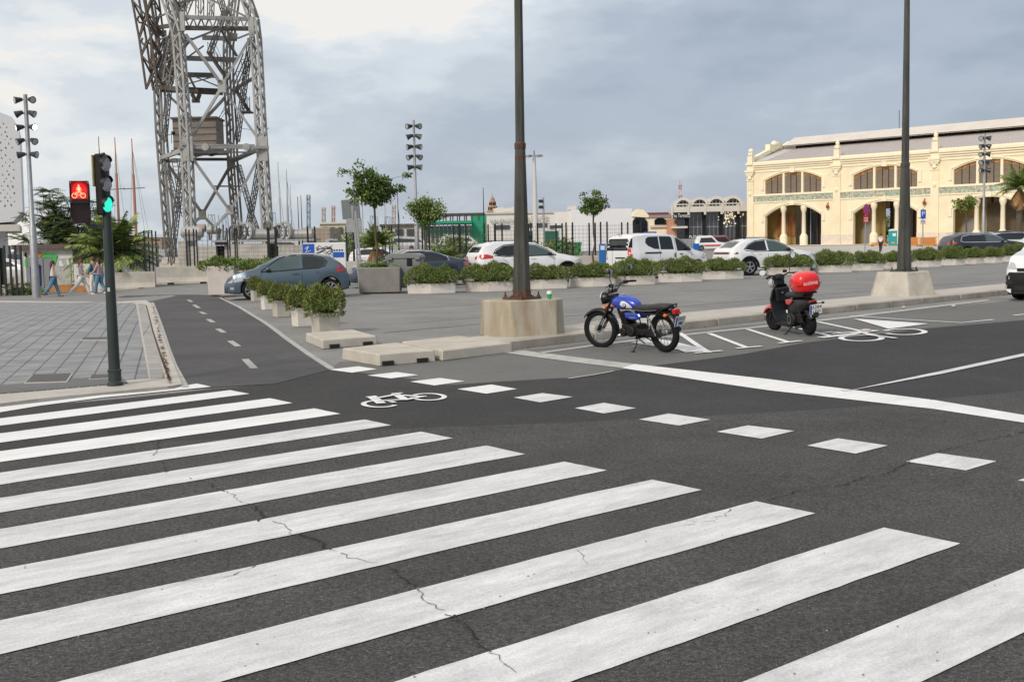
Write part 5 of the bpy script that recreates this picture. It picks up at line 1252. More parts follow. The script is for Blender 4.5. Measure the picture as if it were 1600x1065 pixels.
mb = MB(); mb.tube([(-.20, .37, .235), (-.13, .27, .245), (-.05, .14, .225), (-.02, .05, .115), (-.02, -.05, .115), (-.05, -.14, .225), (-.13, -.27, .245), (-.20, -.37, .235)], .0115, 10); mb.build('handlebar', bikeblk, st, smooth=60)
for s in (-1, 1):
    MB().tube([(-.135, s * .275, .245), (-.205, s * .385, .234)], .018, 10).build('grip', trim, st, smooth=60)
    MB().box((-.10, s * .235, .24), (.06, .06, .05)).tube([(-.08, s * .24, .245), (-.05, s * .33, .225), (-.09, s * .41, .215)], [.008, .007, .005], 6).build('brake_lever', bikeblk, st)
    mb = MB(); mb.tube([(-.10, s * .22, .25), (-.09, s * .25, .36), (-.13, s * .30, .44)], .006, 6); mb.build('mirror_stem', bikeblk, st, smooth=60)
    m__ = MB().ell((0, 0, 0), (.022, .075, .048), 14, 8, M=Matrix.Rotation(R(20), 3, 'Z')); mo = m__.build('mirror', bikeblk, st, smooth=180); mo.location = (-.14, s * .325, .465)
    g_ = MB().lathe([(.0, -.0), (.040, .001), (.040, .004), (0, .005)], n=18, axis='X'); go = g_.build('mirror_glass', mat('mirror_glass', (.45, .47, .48), .05, metal=1), mo, smooth=30); go.scale = (1, 1.55, 1); go.location = (-.022, 0, 0)
for y in (.055, -.055):
    MB().lathe([(.042, 0), (.046, .05), (.04, .056), (0, .058)], (.015, y, .10), 16).build('instrument_dial', bikeblk, st, smooth=50)
MB().box((.03, 0, .06), (.12, .20, .03)).tube([(.05, .06, .15), (.10, .05, .06), (.05, .04, -.05)], .006, 6).tube([(-.02, -.10, .20), (.09, -.06, .10), (.06, -.03, -.08)], .006, 6).tube([(-.02, .12, .2), (.10, .08, .12), (.05, .05, -.1)], .006, 6).build('cables', bikeblk, st)
# frame
mb = MB()
mb.tube([(hx - .02, 0, hz - .02), (hx - .06, 0, hz - .14), (.90, 0, .42), (.86, 0, .24), (.52, 0, .22), (.42, 0, .34)], .020, 8)
mb.tube([(hx - .02, 0, hz - .06), (.6, 0, .66), (.30, 0, .60), (-.10, 0, .60)], .020, 8)
for s in (-1, 1): mb.tube([(.42, s * .07, .34), (.44, s * .09, .6), (.2, s * .10, .60), (-.16, s * .09, .60)], .012, 6)
mb.build('frame', bikeblk, mc, smooth=60)
# engine
mb = MB(); mb.box((.66, 0, .33), (.34, .24, .17)); mb.lathe([(.085, -.17), (.095, -.13), (.095, .13), (.085, .17)], (.60, 0, .32), 18, axis='Y'); mb.lathe([(.07, -.18), (.07, .18)], (.76, 0, .30), 16, axis='Y')
mb.build('engine', engm, mc, bevel=.01)
mb = MB(); 
for k in range(7): mb.box((.76 + k * .012, 0, .43 + k * .024), (.17, .20, .010), M=Matrix.Rotation(R(-18), 3, 'Y'))
mb.box((.80, 0, .50), (.12, .13, .2), M=Matrix.Rotation(R(-18), 3, 'Y')); mb.build('cylinder_fins', engm, mc)
mb = MB(); mb.tube([(.90, -.03, .48), (.99, -.09, .36), (.93, -.13, .22), (.60, -.15, .19), (.35, -.16, .20)], .020, 10, ); mb.tube([(.40, -.17, .20), (.30, -.18, .23), (-.14, -.19, .34)], [.03, .042, .040], 14); mb.build('exhaust', bikeblk, mc, smooth=50)
# tank
mb = MB(); secs = []
for x, zc, ry, rz in [(1.08, .755, .035, .035), (1.06, .75, .085, .070), (.99, .75, .125, .100), (.86, .755, .145, .118), (.72, .755, .140, .110), (.62, .74, .115, .090), (.54, .715, .085, .066), (.50, .70, .055, .040)]: secs.append(ovalring(x, zc, ry, rz, 18, 2.5, .10))
loft(mb, secs); tank = mb.build('fuel_tank', blue, mc, smooth=60)
bvt = BVHTree.FromPolygons([v.co[:] for v in tank.data.vertices], [p.vertices[:] for p in tank.data.polygons])
wht = mat('emblem_white', (.75, .76, .78), .4)
for d in ('y+', 'y-'):
    e_ = proj_panel(tank, bvt, [(.76, .79), (.80, .735), (.76, .70), (.66, .675), (.58, .675), (.575, .70), (.62, .745), (.70, .79)], d, .004, 'tank_emblem', wht, mc, .04)
    proj_panel(tank, bvt, [(.70 + .032 * math.cos(R(a)), .724 + .030 * math.sin(R(a))) for a in range(0, 360, 24)], d, .007, 'emblem_mark', ink, e_, .04)
    proj_panel(tank, bvt, [(.70 + .017 * math.cos(R(a)), .727 + .017 * math.sin(R(a))) for a in range(0, 360, 30)], d, .009, 'emblem_mark', wht, e_, .04)
    proj_panel(tank, bvt, strip([(.69, .70), (.715, .683), (.73, .690)], .012), d, .007, 'emblem_mark', ink, e_, .04)
MB().lathe([(.03, 0), (.03, .012), (0, .016)], (.84, 0, .872), 16).build('fuel_cap', chrome, mc, smooth=40)
for s in (-1, 1): MB().box((1.0, s * .10, .70), (.07, .02, .035)).build('side_reflector', orange, mc, bevel=.005)
# side panels
for s in (-1, 1):
    sp_ = MB().sideprism([(.74, .60), (.72, .52), (.60, .49), (.44, .50), (.38, .55), (.42, .60)], s * .085, s * .125).build('side_panel', blue, mc, bevel=.014)
    MB().box((.55, s * .128, .535), (.14, .004, .022), rz=0).build('panel_lettering_bar', metal, sp_)
# seat with hump
mb = MB(); secs = []
for x, zc, ry, rz in [(.62, .665, .07, .028), (.56, .675, .105, .045), (.42, .672, .125, .055), (.24, .672, .130, .058), (.14, .690, .130, .062), (-.02, .705, .120, .052), (-.14, .712, .10, .040), (-.18, .712, .07, .022)]: secs.append(ovalring(x, zc, ry, rz, 16, 3.2))
loft(mb, secs).build('seat', seatm, mc, smooth=60)
MB().tube([(.56, .112, .655), (.3, .138, .648), (.0, .130, .668)], .004, 5).build('seat_piping', metal, mc)
mb = MB(); mb.tube([(.30, .13, .60), (.02, .15, .61), (-.16, .14, .70), (-.24, .07, .745), (-.24, -.07, .745), (-.16, -.14, .70), (.02, -.15, .61), (.30, -.13, .60)], .012, 8); mb.build('grab_rail', bikeblk, mc, smooth=60)
# swing arm, shocks, chain case
mb = MB()
for s in (-1, 1): mb.bar((.44, s * .085, .30), (-.03, s * .085, rw), .022, .045)
mb.build('swing_arm', engm, mc, bevel=.005)
MB().sideprism([(.50, .36), (.48, .27), (.0, .235), (-.06, .27), (-.03, .33)], .095, .115).build('chain_case', bikeblk, mc, bevel=.006)
for s in (-1, 1):
    so = MB().tube([(.07, s * .125, .27), (.20, s * .135, .58)], .010, 8).build('shock_absorber', metal, mc)
    mb = MB()
    pts = [Vector((.09 + .09 * k / 60, s * .128, .32 + .215 * k / 60)) + Vector((.022 * math.cos(k * .75), .022 * math.sin(k * .75), 0)) for k in range(61)]
    mb.tube(pts, .005, 5); mb.build('spring', chrome, so, smooth=60)
# rear mudguard and lights
mb = MB(); vs = []; fs = []
for j in range(15):
    a = R(70 + 85 * j / 14)
    for (dy, dr) in ((-.075, -.03), (-.05, .01), (0, .02), (.05, .01), (.075, -.03)): q = rw + .045 + dr; vs.append((q * math.cos(a), dy, rw + q * math.sin(a)))
for j in range(14):
    for k in range(4): fs.append((j * 5 + k, (j + 1) * 5 + k, (j + 1) * 5 + k + 1, j * 5 + k + 1))
mb.add(vs, fs).build('rear_mudguard', bikeblk, mc, smooth=60, fix=False)
MB().sideprism([(-.10, .66), (-.30, .62), (-.36, .46), (-.30, .46), (-.22, .54), (-.10, .58)], -.04, .04).build('tail_bracket', bikeblk, mc, bevel=.008)
MB().box((-.285, 0, .645), (.06, .13, .085)).build('tail_light', tailr, mc, bevel=.015)
for s in (-1, 1): MB().tube([(-.18, s * .04, .60), (-.19, s * .13, .60)], .007, 6).ell((-.20, s * .155, .60), (.030, .034, .028)).build('indicator', orange, mc, smooth=180)
pm = Matrix.Rotation(R(-20), 3, 'Y'); pc = Vector((-.355, 0, .50))
pt = bpy.data.objects.new('number_plate', None); COL.objects.link(pt); pt.parent = mc; pt.location = pc; pt.rotation_euler = (0, R(-18), 0)
MB().box((0, 0, 0), (.006, .215, .165)).build('plate', platew, pt, bevel=.002); MB().box((-.0045, .088, 0), (.003, .030, .155)).build('plate_band', plateb, pt)
txt('0501', .085, ink, pt, (-.005, -.018, .035), (R(90), 0, R(-90)), 'plate_lettering', .0005); txt('JSZ', .075, ink, pt, (-.005, -.018, -.040), (R(90), 0, R(-90)), 'plate_lettering', .0005)
# foot pegs, stand
MB().tube([(.52, .08, .26), (.52, .22, .255)], .013, 8).tube([(.34, .10, .27), (.30, .17, .30)], .010, 6).build('foot_peg', trim, mc); MB().tube([(.80, .10, .27), (.86, .16, .25)], .008, 6).build('gear_lever', metal, mc)
MB().tube([(.50, .10, .22), (.44, .20, .10), (.43, .275, .035)], .010, 8).box((.43, .285, .034), (.07, .03, .012)).build('side_stand', bikeblk, mc)
mb = MB(); mb.tube([(.55, -.1, .2), (.55, .1, .2)], .014, 8); mb.tube([(.56, .07, .22), (.35, .09, .13)], .010, 8); mb.tube([(.56, -.07, .22), (.35, -.09, .13)], .010, 8); mb.build('centre_stand', bikeblk, mc)
# ================================================================ SCOOTER
red = paintm('red_box_paint', (.72, .010, .012)); redp = paintm('red_panel_paint', (.55, .012, .02)); scblk = mat('scooter_black', (.008, .008, .009), .42, coat=.12, spec=.35)
r1 = P(1265.5, 524.5); a1 = math.atan2(1.2, -.27)
sc_t = thing('scooter', 'black and red electric scooter with a glossy red top box parked on the bay lines', 'scooter', (r1.x, r1.y, r1.z + .010), a1)
sc_t.rotation_euler = (R(-7), 0, a1)
WB = 1.27
def fat_wheel(parent, x, r, w):
    h = bpy.data.objects.new('wheel', None); COL.objects.link(h); h.parent = parent; h.location = (x, 0, r)
    mb = MB(); vs = []; fs = []; n = 32; cs = 10; rt = w * .5
    for j in range(n):
        a = 2 * math.pi * j / n
        for k in range(cs): b_ = 2 * math.pi * k / cs; q = (r - rt) + rt * math.cos(b_); vs.append((q * math.cos(a), rt * math.sin(b_), q * math.sin(a)))
    for j in range(n):
        for k in range(cs): fs.append((j * cs + k, ((j + 1) % n) * cs + k, ((j + 1) % n) * cs + (k + 1) % cs, j * cs + (k + 1) % cs))
    mb.add(vs, fs).build('tyre', tyre, h, smooth=180)
    MB().lathe([(r - w * .95, -w * .35), (r * .45, -w * .30), (r * .3, -w * .4), (r * .3, w * .4), (r * .45, w * .30), (r - w * .95, w * .35)], n=24, axis='Y').build('rim', scblk, h, smooth=40); return h
fat_wheel(sc_t, 0, .225, .125); 
stf = bpy.data.objects.new('steering', None); COL.objects.link(stf); stf.parent = sc_t; stf.location = (WB - .22, 0, .62); stf.rotation_euler = (0, 0, R(10))
fw = fat_wheel(stf, 0, .215, .115); fw.location = (.22, 0, .215 - .62)
mb = MB(); 
for s in (-1, 1): mb.tube([(0.04, s * .075, -.02), (.22, s * .085, .215 - .62)], .02, 8)
mb.build('fork_legs', scblk, stf, smooth=50)
mb = MB(); vs = []; fs = []
for j in range(13):
    a = R(20 + 135 * j / 12)
    for (dy, dr) in ((-.08, -.045), (-.06, .0), (0, .02), (.06, .0), (.08, -.045)): q = .215 + .045 + dr; vs.append((.22 + q * math.cos(a), dy, .215 - .62 + q * math.sin(a)))
for j in range(12):
    for k in range(4): fs.append((j * 5 + k, (j + 1) * 5 + k, (j + 1) * 5 + k + 1, j * 5 + k + 1))
mb.add(vs, fs).build('front_mudguard', redp, stf, smooth=60, fix=False)
MB().tube([(.0, 0, -.1), (-.06, 0, .33)], .03, 10).build('steering_stem', scblk, stf, smooth=50)
MB().tube([(-.20, .33, .40), (-.12, .18, .42), (-.08, 0, .36), (-.12, -.18, .42), (-.20, -.33, .40)], .014, 8).build('handlebar', scblk, stf, smooth=60)
MB().ell((-.05, 0, .36), (.09, .13, .07)).box((-.06, .0, .30), (.10, .16, .12)).build('instrument_pod', scblk, stf, smooth=40)
for s in (-1, 1):
    MB().tube([(-.165, s * .25, .408), (-.215, s * .36, .395)], .02, 10).build('grip', trim, stf, smooth=60)
    MB().tube([(-.10, s * .22, .42), (-.09, s * .34, .40), (-.12, s * .39, .385)], .007, 6).build('brake_lever', metal, stf)
    up_ = .24 if s < 0 else .02; ox = .02 if s < 0 else .10
    stm = MB().tube([(-.12, s * .20, .42), (-.09, s * (.24 + ox * .5), .44 + up_ * .5), (-.11, s * (.27 + ox), .44 + up_)], .007, 6).build('mirror_stem', scblk, stf)
    mo = MB().ell((0, 0, 0), (.022, .060, .048), 14, 8).build('mirror', scblk, stf, smooth=180); mo.location = (-.115, s * (.28 + ox), .48 + up_); mo.rotation_euler = (0, 0, R(-s * 12))
    go = MB().lathe([(0, -.001), (.045, .0), (.045, .003), (0, .004)], n=18, axis='X').build('mirror_glass', mat('mirror_painted_bright', (.85, .86, .88), .4), mo, smooth=30); go.location = (-.024, 0, 0); go.scale = (1, 1.3, 1.05)  # pale matte colour paints the bright reflection instead of mirroring
MB().box((-.1, -.12, .46), (.06, .05, .05)).tube([(-.07, .1, .4), (.06, .06, .3), (.05, .03, .05)], .007, 6).tube([(-.07, -.1, .4), (.07, -.05, .32), (.06, -.03, .05)], .007, 6).build('cables', scblk, stf)
MB().lathe([(.05, -.08), (.085, .0), (.08, .04), (0, .06)], (.12, 0, .25), 18, axis='X').build('head_light', headl, stf, smooth=50)
# leg shield and floor
mb = MB(); secs = []
for z, x, hw, th in [(.13, .84, .11, .05), (.22, .93, .15, .05), (.40, .99, .185, .05), (.60, 1.00, .195, .055), (.76, .97, .16, .05), (.86, .93, .10, .04)]:
    secs.append([(x - .03, -hw, z), (x + th * .4, -hw, z), (x + th + .04, -hw * .5, z), (x + th + .06, 0, z), (x + th + .04, hw * .5, z), (x + th * .4, hw, z), (x - .03, hw, z), (x + .01, hw * .6, z), (x + .02, 0, z), (x + .01, -hw * .6, z)])
loft(mb, secs).build('leg_shield', scblk, sc_t, smooth=45)
MB().box((.88, 0, .68), (.09, .26, .26)).build('glove_box', scblk, sc_t, bevel=.02); MB().lathe([(.02, -.02), (.02, .0)], (.83, .03, .72), 12, axis='X').build('key_lock', metal, sc_t)
MB().sideprism([(.98, .20), (.98, .13), (.40, .13), (.34, .20), (.38, .235), (.86, .225)], -.14, .14).build('floorboard', scblk, sc_t, bevel=.02)
# body below the seat
mb = MB(); secs = []
for x, z0, z1, hw in [(.52, .22, .50, .07), (.48, .20, .62, .12), (.34, .22, .66, .14), (.14, .32, .665, .135), (-.06, .44, .66, .125), (-.20, .50, .64, .10), (-.26, .53, .61, .06)]:
    secs.append(ovalring(x, (z0 + z1) / 2, hw, (z1 - z0) / 2, 14, 3))
loft(mb, secs).build('rear_body', scblk, sc_t, smooth=50)
for s in (-1, 1): MB().sideprism([(.50, .62), (.48, .54), (.38, .53), (.28, .57), (.22, .62), (.30, .64)], s * .130, s * .152).build('red_side_panel', redp, sc_t, bevel=.012)
mb = MB(); secs = []
for x, zc, ry, rz in [(.60, .675, .07, .03), (.54, .695, .12, .05), (.40, .70, .14, .055), (.20, .715, .145, .060), (.02, .72, .135, .055), (-.10, .715, .10, .04)]: secs.append(ovalring(x, zc, ry, rz, 16, 3))
loft(mb, secs).build('seat', seatm, sc_t, smooth=60)
# drive unit with silver ring, shock, swing arm
MB().box((.22, .10, .30), (.42, .07, .16)).lathe([(.12, -.03), (.125, .02), (.10, .04)], (.30, .15, .28), 20, axis='Y').build('drive_unit', engm, sc_t, bevel=.012)
mb = MB(); vs = []; fs = []
for j in range(24):
    a = 2 * math.pi * j / 24
    for q in (.062, .078): vs.append((.33 + q * math.cos(a) * .85, .197, .29 + q * math.sin(a)))
for j in range(24): k = (j + 1) % 24; fs.append((2 * j, 2 * j + 1, 2 * k + 1, 2 * k))
mb.add(vs, fs).build('silver_ring', metal, sc_t)
MB().box((.44, .165, .42), (.045, .01, .05)).build('white_sticker', platew, sc_t)
for s in (-1, 1): MB().tube([(-.0, s * .11, .24), (.10, s * .12, .50)], .024, 10).build('shock_absorber', trim, sc_t, smooth=50)
mb = MB()
for s in (-1, 1): mb.bar((.42, s * .085, .24), (-.03, s * .085, .225), .03, .05)
mb.build('swing_arm', engm, sc_t)
# rear mudguard, plate, lights
mb = MB(); vs = []; fs = []
for j in range(11):
    a = R(85 + 75 * j / 10)
    for (dy, dr) in ((-.09, -.04), (-.065, .0), (0, .015), (.065, .0), (.09, -.04)): q = .27 + dr; vs.append((q * math.cos(a), dy, .225 + q * math.sin(a)))
for j in range(10):
    for k in range(4): fs.append((j * 5 + k, (j + 1) * 5 + k, (j + 1) * 5 + k + 1, j * 5 + k + 1))
mb.add(vs, fs).build('rear_mudguard', scblk, sc_t, smooth=60, fix=False)
MB().sideprism([(-.18, .60), (-.26, .56), (-.34, .36), (-.31, .35), (-.24, .46), (-.14, .54)], -.05, .05).build('tail_bracket', scblk, sc_t, bevel=.008)
MB().box((-.235, 0, .60), (.05, .14, .04)).build('tail_light', tailr, sc_t, bevel=.01)
pt = bpy.data.objects.new('number_plate', None); COL.objects.link(pt); pt.parent = sc_t; pt.location = (-.325, 0, .475); pt.rotation_euler = (0, R(-14), 0)
MB().box((0, 0, 0), (.006, .225, .17)).build('plate', platew, pt, bevel=.002); MB().box((-.0045, .094, 0), (.003, .032, .16)).build('plate_band', plateb, pt)
txt('6284', .088, ink, pt, (-.005, -.018, .036), (R(90), 0, R(-90)), 'plate_lettering', .0005); txt('LFW', .078, ink, pt, (-.005, -.018, -.042), (R(90), 0, R(-90)), 'plate_lettering', .0005)
for s in (-1, 1): MB().tube([(-.24, s * .04, .56), (-.26, s * .15, .56)], .008, 6).ell((-.27, s * .17, .56), (.03, .03, .02)).build('indicator', trim, sc_t)
MB().tube([(.40, .10, .17), (.38, .22, .07), (.38, .27, .035)], .011, 8).box((.38, .28, .035), (.06, .035, .012)).build('side_stand', scblk, sc_t)
MB().tube([(.25, -.14, .13), (.25, .14, .13)], .012, 8).tube([(.30, .12, .18), (.18, .13, .10)], .011, 6).build('centre_stand', scblk, sc_t)
# top box
MB().box((-.02, 0, .745), (.34, .26, .03)).box((-.02, 0, .70), (.26, .10, .08)).build('box_carrier', scblk, sc_t, bevel=.008)
tb = thing('top_box', 'glossy red top box with white lettering mounted behind the seat of the scooter', 'top box', (0, 0, 0))
mb = MB(); secs = []
for x, zc, ry, rz in [(-.235, .915, .09, .07), (-.225, .915, .17, .12), (-.18, .915, .225, .150), (-.08, .925, .245, .170), (.06, .925, .24, .168), (.14, .905, .215, .145), (.19, .885, .16, .11), (.205, .88, .08, .06)]: secs.append(ovalring(x, zc, ry, rz, 24, 2.9))
loft(mb, secs); 
bpy.data.objects.remove(tb)
bx = bpy.data.objects.new('top_box', None); COL.objects.link(bx); bx.parent = sc_t
mb.build('box_shell', red, bx, smooth=60)
mb = MB(); secs = []
for x in (-.225, .19):
    pass
mb.box((-.02, 0, .893), (.43, .492, .010)); seam_ = mb.build('lid_seam', mat('dark_red_seam', (.25, .006, .006), .5), bx); seam_.scale = (.975, .955, 1)
bx.scale = (1, .93, 1.10); bx.location = (0, 0, -.085)
txt('acciona', .095, platew, bx, (-.240, 0, .915), (R(90), 0, R(-90)), 'box_lettering', .001)
# ================================================================ OLD CRANE TOWER
cst = mat('weathered_grey_steel', (.23, .225, .215), .55, metal=.2, var=.35, vscale=.6, col2=(.13, .12, .105), bump=.15, bscale=8)
cst_d = mat('rusty_grey_steel', (.12, .105, .09), .7, metal=.1, var=.4, vscale=.8, col2=(.075, .05, .035))
cst_l = mat('pale_grey_steel', (.35, .345, .33), .5, metal=.2, var=.25, vscale=.9)
cpos = at(268, 420, 103); crane = thing('harbour_crane', 'huge grey steel lattice crane tower rising out of the frame above the blue grey hatchback', 'crane', (cpos.x, 103, 0))
CO = crane.location.copy()
def cp_(px, py, D): return at(px, py, D) - CO
def lat(mb, a, b_, w, seg=None, th=.10, zz=.06, w2=None, faces=4):
    a, b_ = Vector(a), Vector(b_); d = b_ - a; L_ = d.length; d.normalize(); w2 = w2 or w
    u = d.cross(Vector((.25, 1, .1))).normalized(); v = u.cross(d).normalized(); n = seg or max(2, int(L_ / (w * 1.25)))
    c = [(1, 1), (1, -1), (-1, -1), (-1, 1)]
    def q(i, k): f = i / n; ww = (w + (w2 - w) * f) / 2; return a + d * (L_ * f) + u * (c[k][0] * ww) + v * (c[k][1] * ww)
    for k in range(4): mb.bar(q(0, k), q(n, k), th, th)
    for i in range(n):
        for k in range(faces):
            k2 = (k + 1) % 4
            if (i + k) % 2: mb.bar(q(i, k), q(i + 1, k2), zz, zz)
            else: mb.bar(q(i, k2), q(i + 1, k), zz, zz)
    return mb
def polylat(name, pts, w, m_, **k):
    mb = MB()
    for a, c in zip(pts, pts[1:]): lat(mb, cp_(*a), cp_(*c), w, **k)
    return mb.build(name, m_, crane, fix=False)
DB, DD, DA, DC = 95, 97.5, 103, 105
polylat('leg', [(299, 400, DB), (297, 353, DB), (293, 256, DB), (289, 190, DB), (278, 52, DB), (262, 0, DB), (250, -50, DB)], .62, cst_l, th=.17, zz=.10)
polylat('leg', [(420, 400, DD), (417, 346, DD), (411, 250, DD), (407, 190, DD), (400, 62, DD), (396, 30, DD), (384, -4, DD), (362, -50, DD)], .62, cst_l, th=.17, zz=.10)
polylat('leg', [(268, 404, DA), (265, 370, DA), (260, 310, DA), (256, 260, DA), (251.5, 200, DA), (249, 137, DA)], .64, cst, th=.16, zz=.09, faces=2)
polylat('leg', [(372, 400, DC), (370, 344, DC), (364, 270, DC), (362, 200, DC), (357, 120, DC), (357, 70, DC), (366, 0, DC), (372, -50, DC)], .62, cst, th=.16, zz=.09, faces=2)
# leaning jib on the left
polylat('jib', [(243, 139, 100), (232, 60, 100), (221, 0, 100), (212, -60, 100)], 1.1, cst_d, th=.16, zz=.12)
polylat('jib', [(248, 136, 102), (246, 60, 102), (238, 0, 102), (232, -50, 102)], .8, cst_d, th=.14, zz=.10)
polylat('jib', [(262, 130, 99), (272, 60, 99), (290, -40, 99)], .6, cst, th=.13, zz=.09)
# lattice stays
for a, c, w in [((258, 255, 101), (278, 333, 98), .34), ((286, 250, 96), (267, 412, 101), .36), ((372, 258, 104), (393, 333, 100), .32), ((406, 254, 98), (389, 350, 102), .34), ((393, 335, 100), (402, 360, 100), .30),
                ((268, 95, 99), (256, 222, 101), .34), ((392, 60, 98.5), (370, 222, 103), .34), ((353, 15, 103), (327, 85, 101), .32), ((388, 86, 99), (364, 143, 102), .60), ((300, -10, 100), (284, 30, 98), .4),
                ((312, -10, 103), (312, 24, 103), .5), ((330, -10, 103), (329, 26, 103), .4), ((272, 46, 97), (250, 128, 101), .4), ((243, 140, 102), (262, 60, 100), .36), ((340, -15, 100), (352, 24, 101), .36), ((292, 60, 98), (262, 128, 101), .3), ((277, 60, 96), (286, 140, 100), .34)]:
    mb = MB(); lat(mb, cp_(*a), cp_(*c), w, th=.08, zz=.05, faces=2); mb.build('lattice_stay', cst, crane, fix=False)
# solid braces
BR = [((300, 246, DB), (354, 322, 96), .26), ((404, 246, DD), (364, 322, 97), .26), ((354, 334, 96), (338, 352, 96), .24), ((364, 334, 97), (380, 352, 97), .24),
      ((263, 258, DA), (312, 328, 104), .30), ((358, 262, DC), (320, 328, 104), .30), ((311, 341, 104), (298, 352, 104), .26), ((321, 341, 104), (334, 354, 104), .26),
      ((333, 291, 104), (382, 291, 104), .16), ((290, 54, DB), (342, 126, 96), .28), ((392, 58, DD), (351, 126, 97), .24), ((342, 144, 96), (301, 213, 96), .26), ((352, 144, 97), (404, 218, DD), .24),
      ((262, 148, DA), (304, 188, 103), .24), ((352, 152, 104), (303, 205, 104), .28), ((300, 60, 100), (270, 96, 101), .16), ((286, 95, 100), (318, 72, 101), .16), ((300, 118, 103), (343, 136, 103), .14), ((295, 118, 103), (306, 140, 103), .2),
      ((280, 5, 97), (330, -6, 98), .20), ((330, 0, 98), (388, 28, 98), .18), ((344, 44, 101), (370, 88, 103), .2), ((345, 44, 101), (300, 62, 100), .2), ((290, 60, 96), (264, 20, 97), .22), ((262, 94, 99), (282, 66, 97), .14), ((258, 60, 102), (282, 95, 98), .14), ((240, 30, 101), (275, 15, 98), .14), ((244, 64, 101), (276, 52, 97), .14), ((372, 60, 103), (392, 52, 98), .14), ((334, 120, 103), (262, 140, 102), .12)]
for a, c, w in BR: MB().bar(cp_(*a), cp_(*c), w, w * .8).build('brace', cst_l if w >= .24 and a[2] < 98 else cst, crane)
# horizontal girders
for a, c, h, mm in [((284, 27, DB), (390, 30, DD), .30, cst_l), ((284, 44, DB), (390, 45, DD), .34, cst_d), ((250, 139, DA), (348, 144, DC), .55, cst_d), ((288, 117, 103), (336, 118, 104), .42, cst), ((286, 91, 102), (370, 94, 104), .40, cst), ((316, 59, 103), (370, 61, 104), .38, cst), ((250, 136, 101), (286, 140, 97), .35, cst_d),
                    ((252, 247, DA), (288, 234, DB), .34, cst_l), ((300, 249, 103), (362, 249, DC), .26, cst_d), ((366, 250, DC), (404, 233, DD), .36, cst), ((362, 142, DC), (400, 120, 100), .2, cst), ((245, 96, 102), (282, 88, 97), .3, cst_d), ((236, 45, 102), (280, 38, 97), .3, cst_d), ((300, 249, 103), (256, 252, DA), .3, cst)]:
    MB().bar(cp_(*a), cp_(*c), .28, h).build('girder', mm, crane)
for (y0, y1) in ((29, 44),):
    mb = MB()
    for i in range(8):
        x0 = 290 + i * 12.2; mb.bar(cp_(x0, y0, 96), cp_(x0 + 6, y1, 96), .10).bar(cp_(x0 + 6, y1, 96), cp_(x0 + 12, y0, 96), .10)
    mb.build('girder_lacing', cst, crane)
mb = MB(); mb.bar(cp_(284, 226, DB - .5), cp_(398, 227, DD - .5), .18, .14); mb.bar(cp_(278, 230.5, DB - .4), cp_(420, 230.5, DD - .4), .3, .22); mb.bar(cp_(284, 238, DB), cp_(402, 238, DD), .14, .12)
for x in (322, 386): mb.lathe([(.30, -.3), (.30, .3)], cp_(x, 230, 94.6), 12, axis='Y')
mb.build('girder', cst_l, crane)
for a, c in [((304, 233, 95.5), (330, 243, 100)), ((330, 243, 100), (362, 234, 97)), ((304, 245, 96), (350, 234, 97)), ((362, 248, 104), (398, 236, 98))]: MB().bar(cp_(*a), cp_(*c), .16).build('brace', cst, crane)
# gussets
for x, y, D, w, h in [(359, 328, 96.4, 12, 15), (316, 335, 104, 12, 16), (346.8, 135, 96.2, 13.5, 20), (285, 34, 94.7, 8, 30), (293.5, 233, 94.7, 17, 38), (411, 233, 97.1, 15, 38), (394, 43, 97.1, 7, 32), (361, 256, 104.5, 13, 16), (252, 52, 102, 16, 9), (364, 57, 103, 14, 10), (302, 143, 102.5, 16, 6)]:
    k = ppm(D); c = cp_(x, y, D); MB().box(c, (w / k, .10, h / k)).build('gusset_plate', cst_l if D < 100 else cst, crane, bevel=.06)
# machine cabin, hanging platform
k = ppm(100); c = cp_(310.5, 212, 100)
MB().box(c, (66 / k, 2.6, 47 / k)).build('machine_cabin', mat('brown_cabin_boards', (.20, .17, .145), .8, var=.35, vscale=1.2, stretch=(.3, .3, 3)), crane)
MB().box(c + Vector((0, -.05, 24.5 / k)), (70 / k, 2.9, .16)).build('cabin_roof', cst_d, crane)
mb = MB()
for i in range(5): mb.box(c + Vector((0, -1.33, -20 / k + i * 10 / k)), (66 / k, .03, .06))
mb.build('cabin_battens', cst_d, crane)
MB().box(cp_(312, 238.5, 100), (72 / k, 3, .3)).build('cabin_floor', cst_d, crane)
mb = MB(); mb.bar(cp_(300, 147, 102), cp_(306, 158, 102), .3).bar(cp_(312, 147, 102), cp_(308, 158, 102), .3).bar(cp_(300, 158, 102), cp_(312, 158, 102), .2, .3).build('hanging_bracket', cst_d, crane)
def stairs(a, c, n, w=.9):
    mb = MB(); a, c = Vector(a), Vector(c); d = (c - a) / n
    for s in (-1, 1): mb.bar(a + Vector((0, s * w / 2, 0)), c + Vector((0, s * w / 2, 0)), .07, .18); mb.bar(a + Vector((0, s * w / 2, .9)), c + Vector((0, s * w / 2, .9)), .035)
    for i in range(n + 1):
        mb.box(a + d * i, (.28, w, .04))
        if i % 3 == 0:
            for s in (-1, 1): mb.bar(a + d * i + Vector((0, s * w / 2, 0)), a + d * i + Vector((0, s * w / 2, .9)), .03)
    mb.build('staircase', cst_d, crane)
stairs(cp_(327, 84, 101), cp_(352, 120, 101), 14); stairs(cp_(369, 142, 102), cp_(389, 174, 102), 12); stairs(cp_(274, 2, 99), cp_(290, 30, 99), 9)
MB().box(cp_(386, 175.5, 102), (.9, 1.4, .12)).bar(cp_(390, 175, 102), cp_(390, 151, 102), .05).bar(cp_(380, 154, 102), cp_(391, 154, 102), .03).build('landing', cst_d, crane)
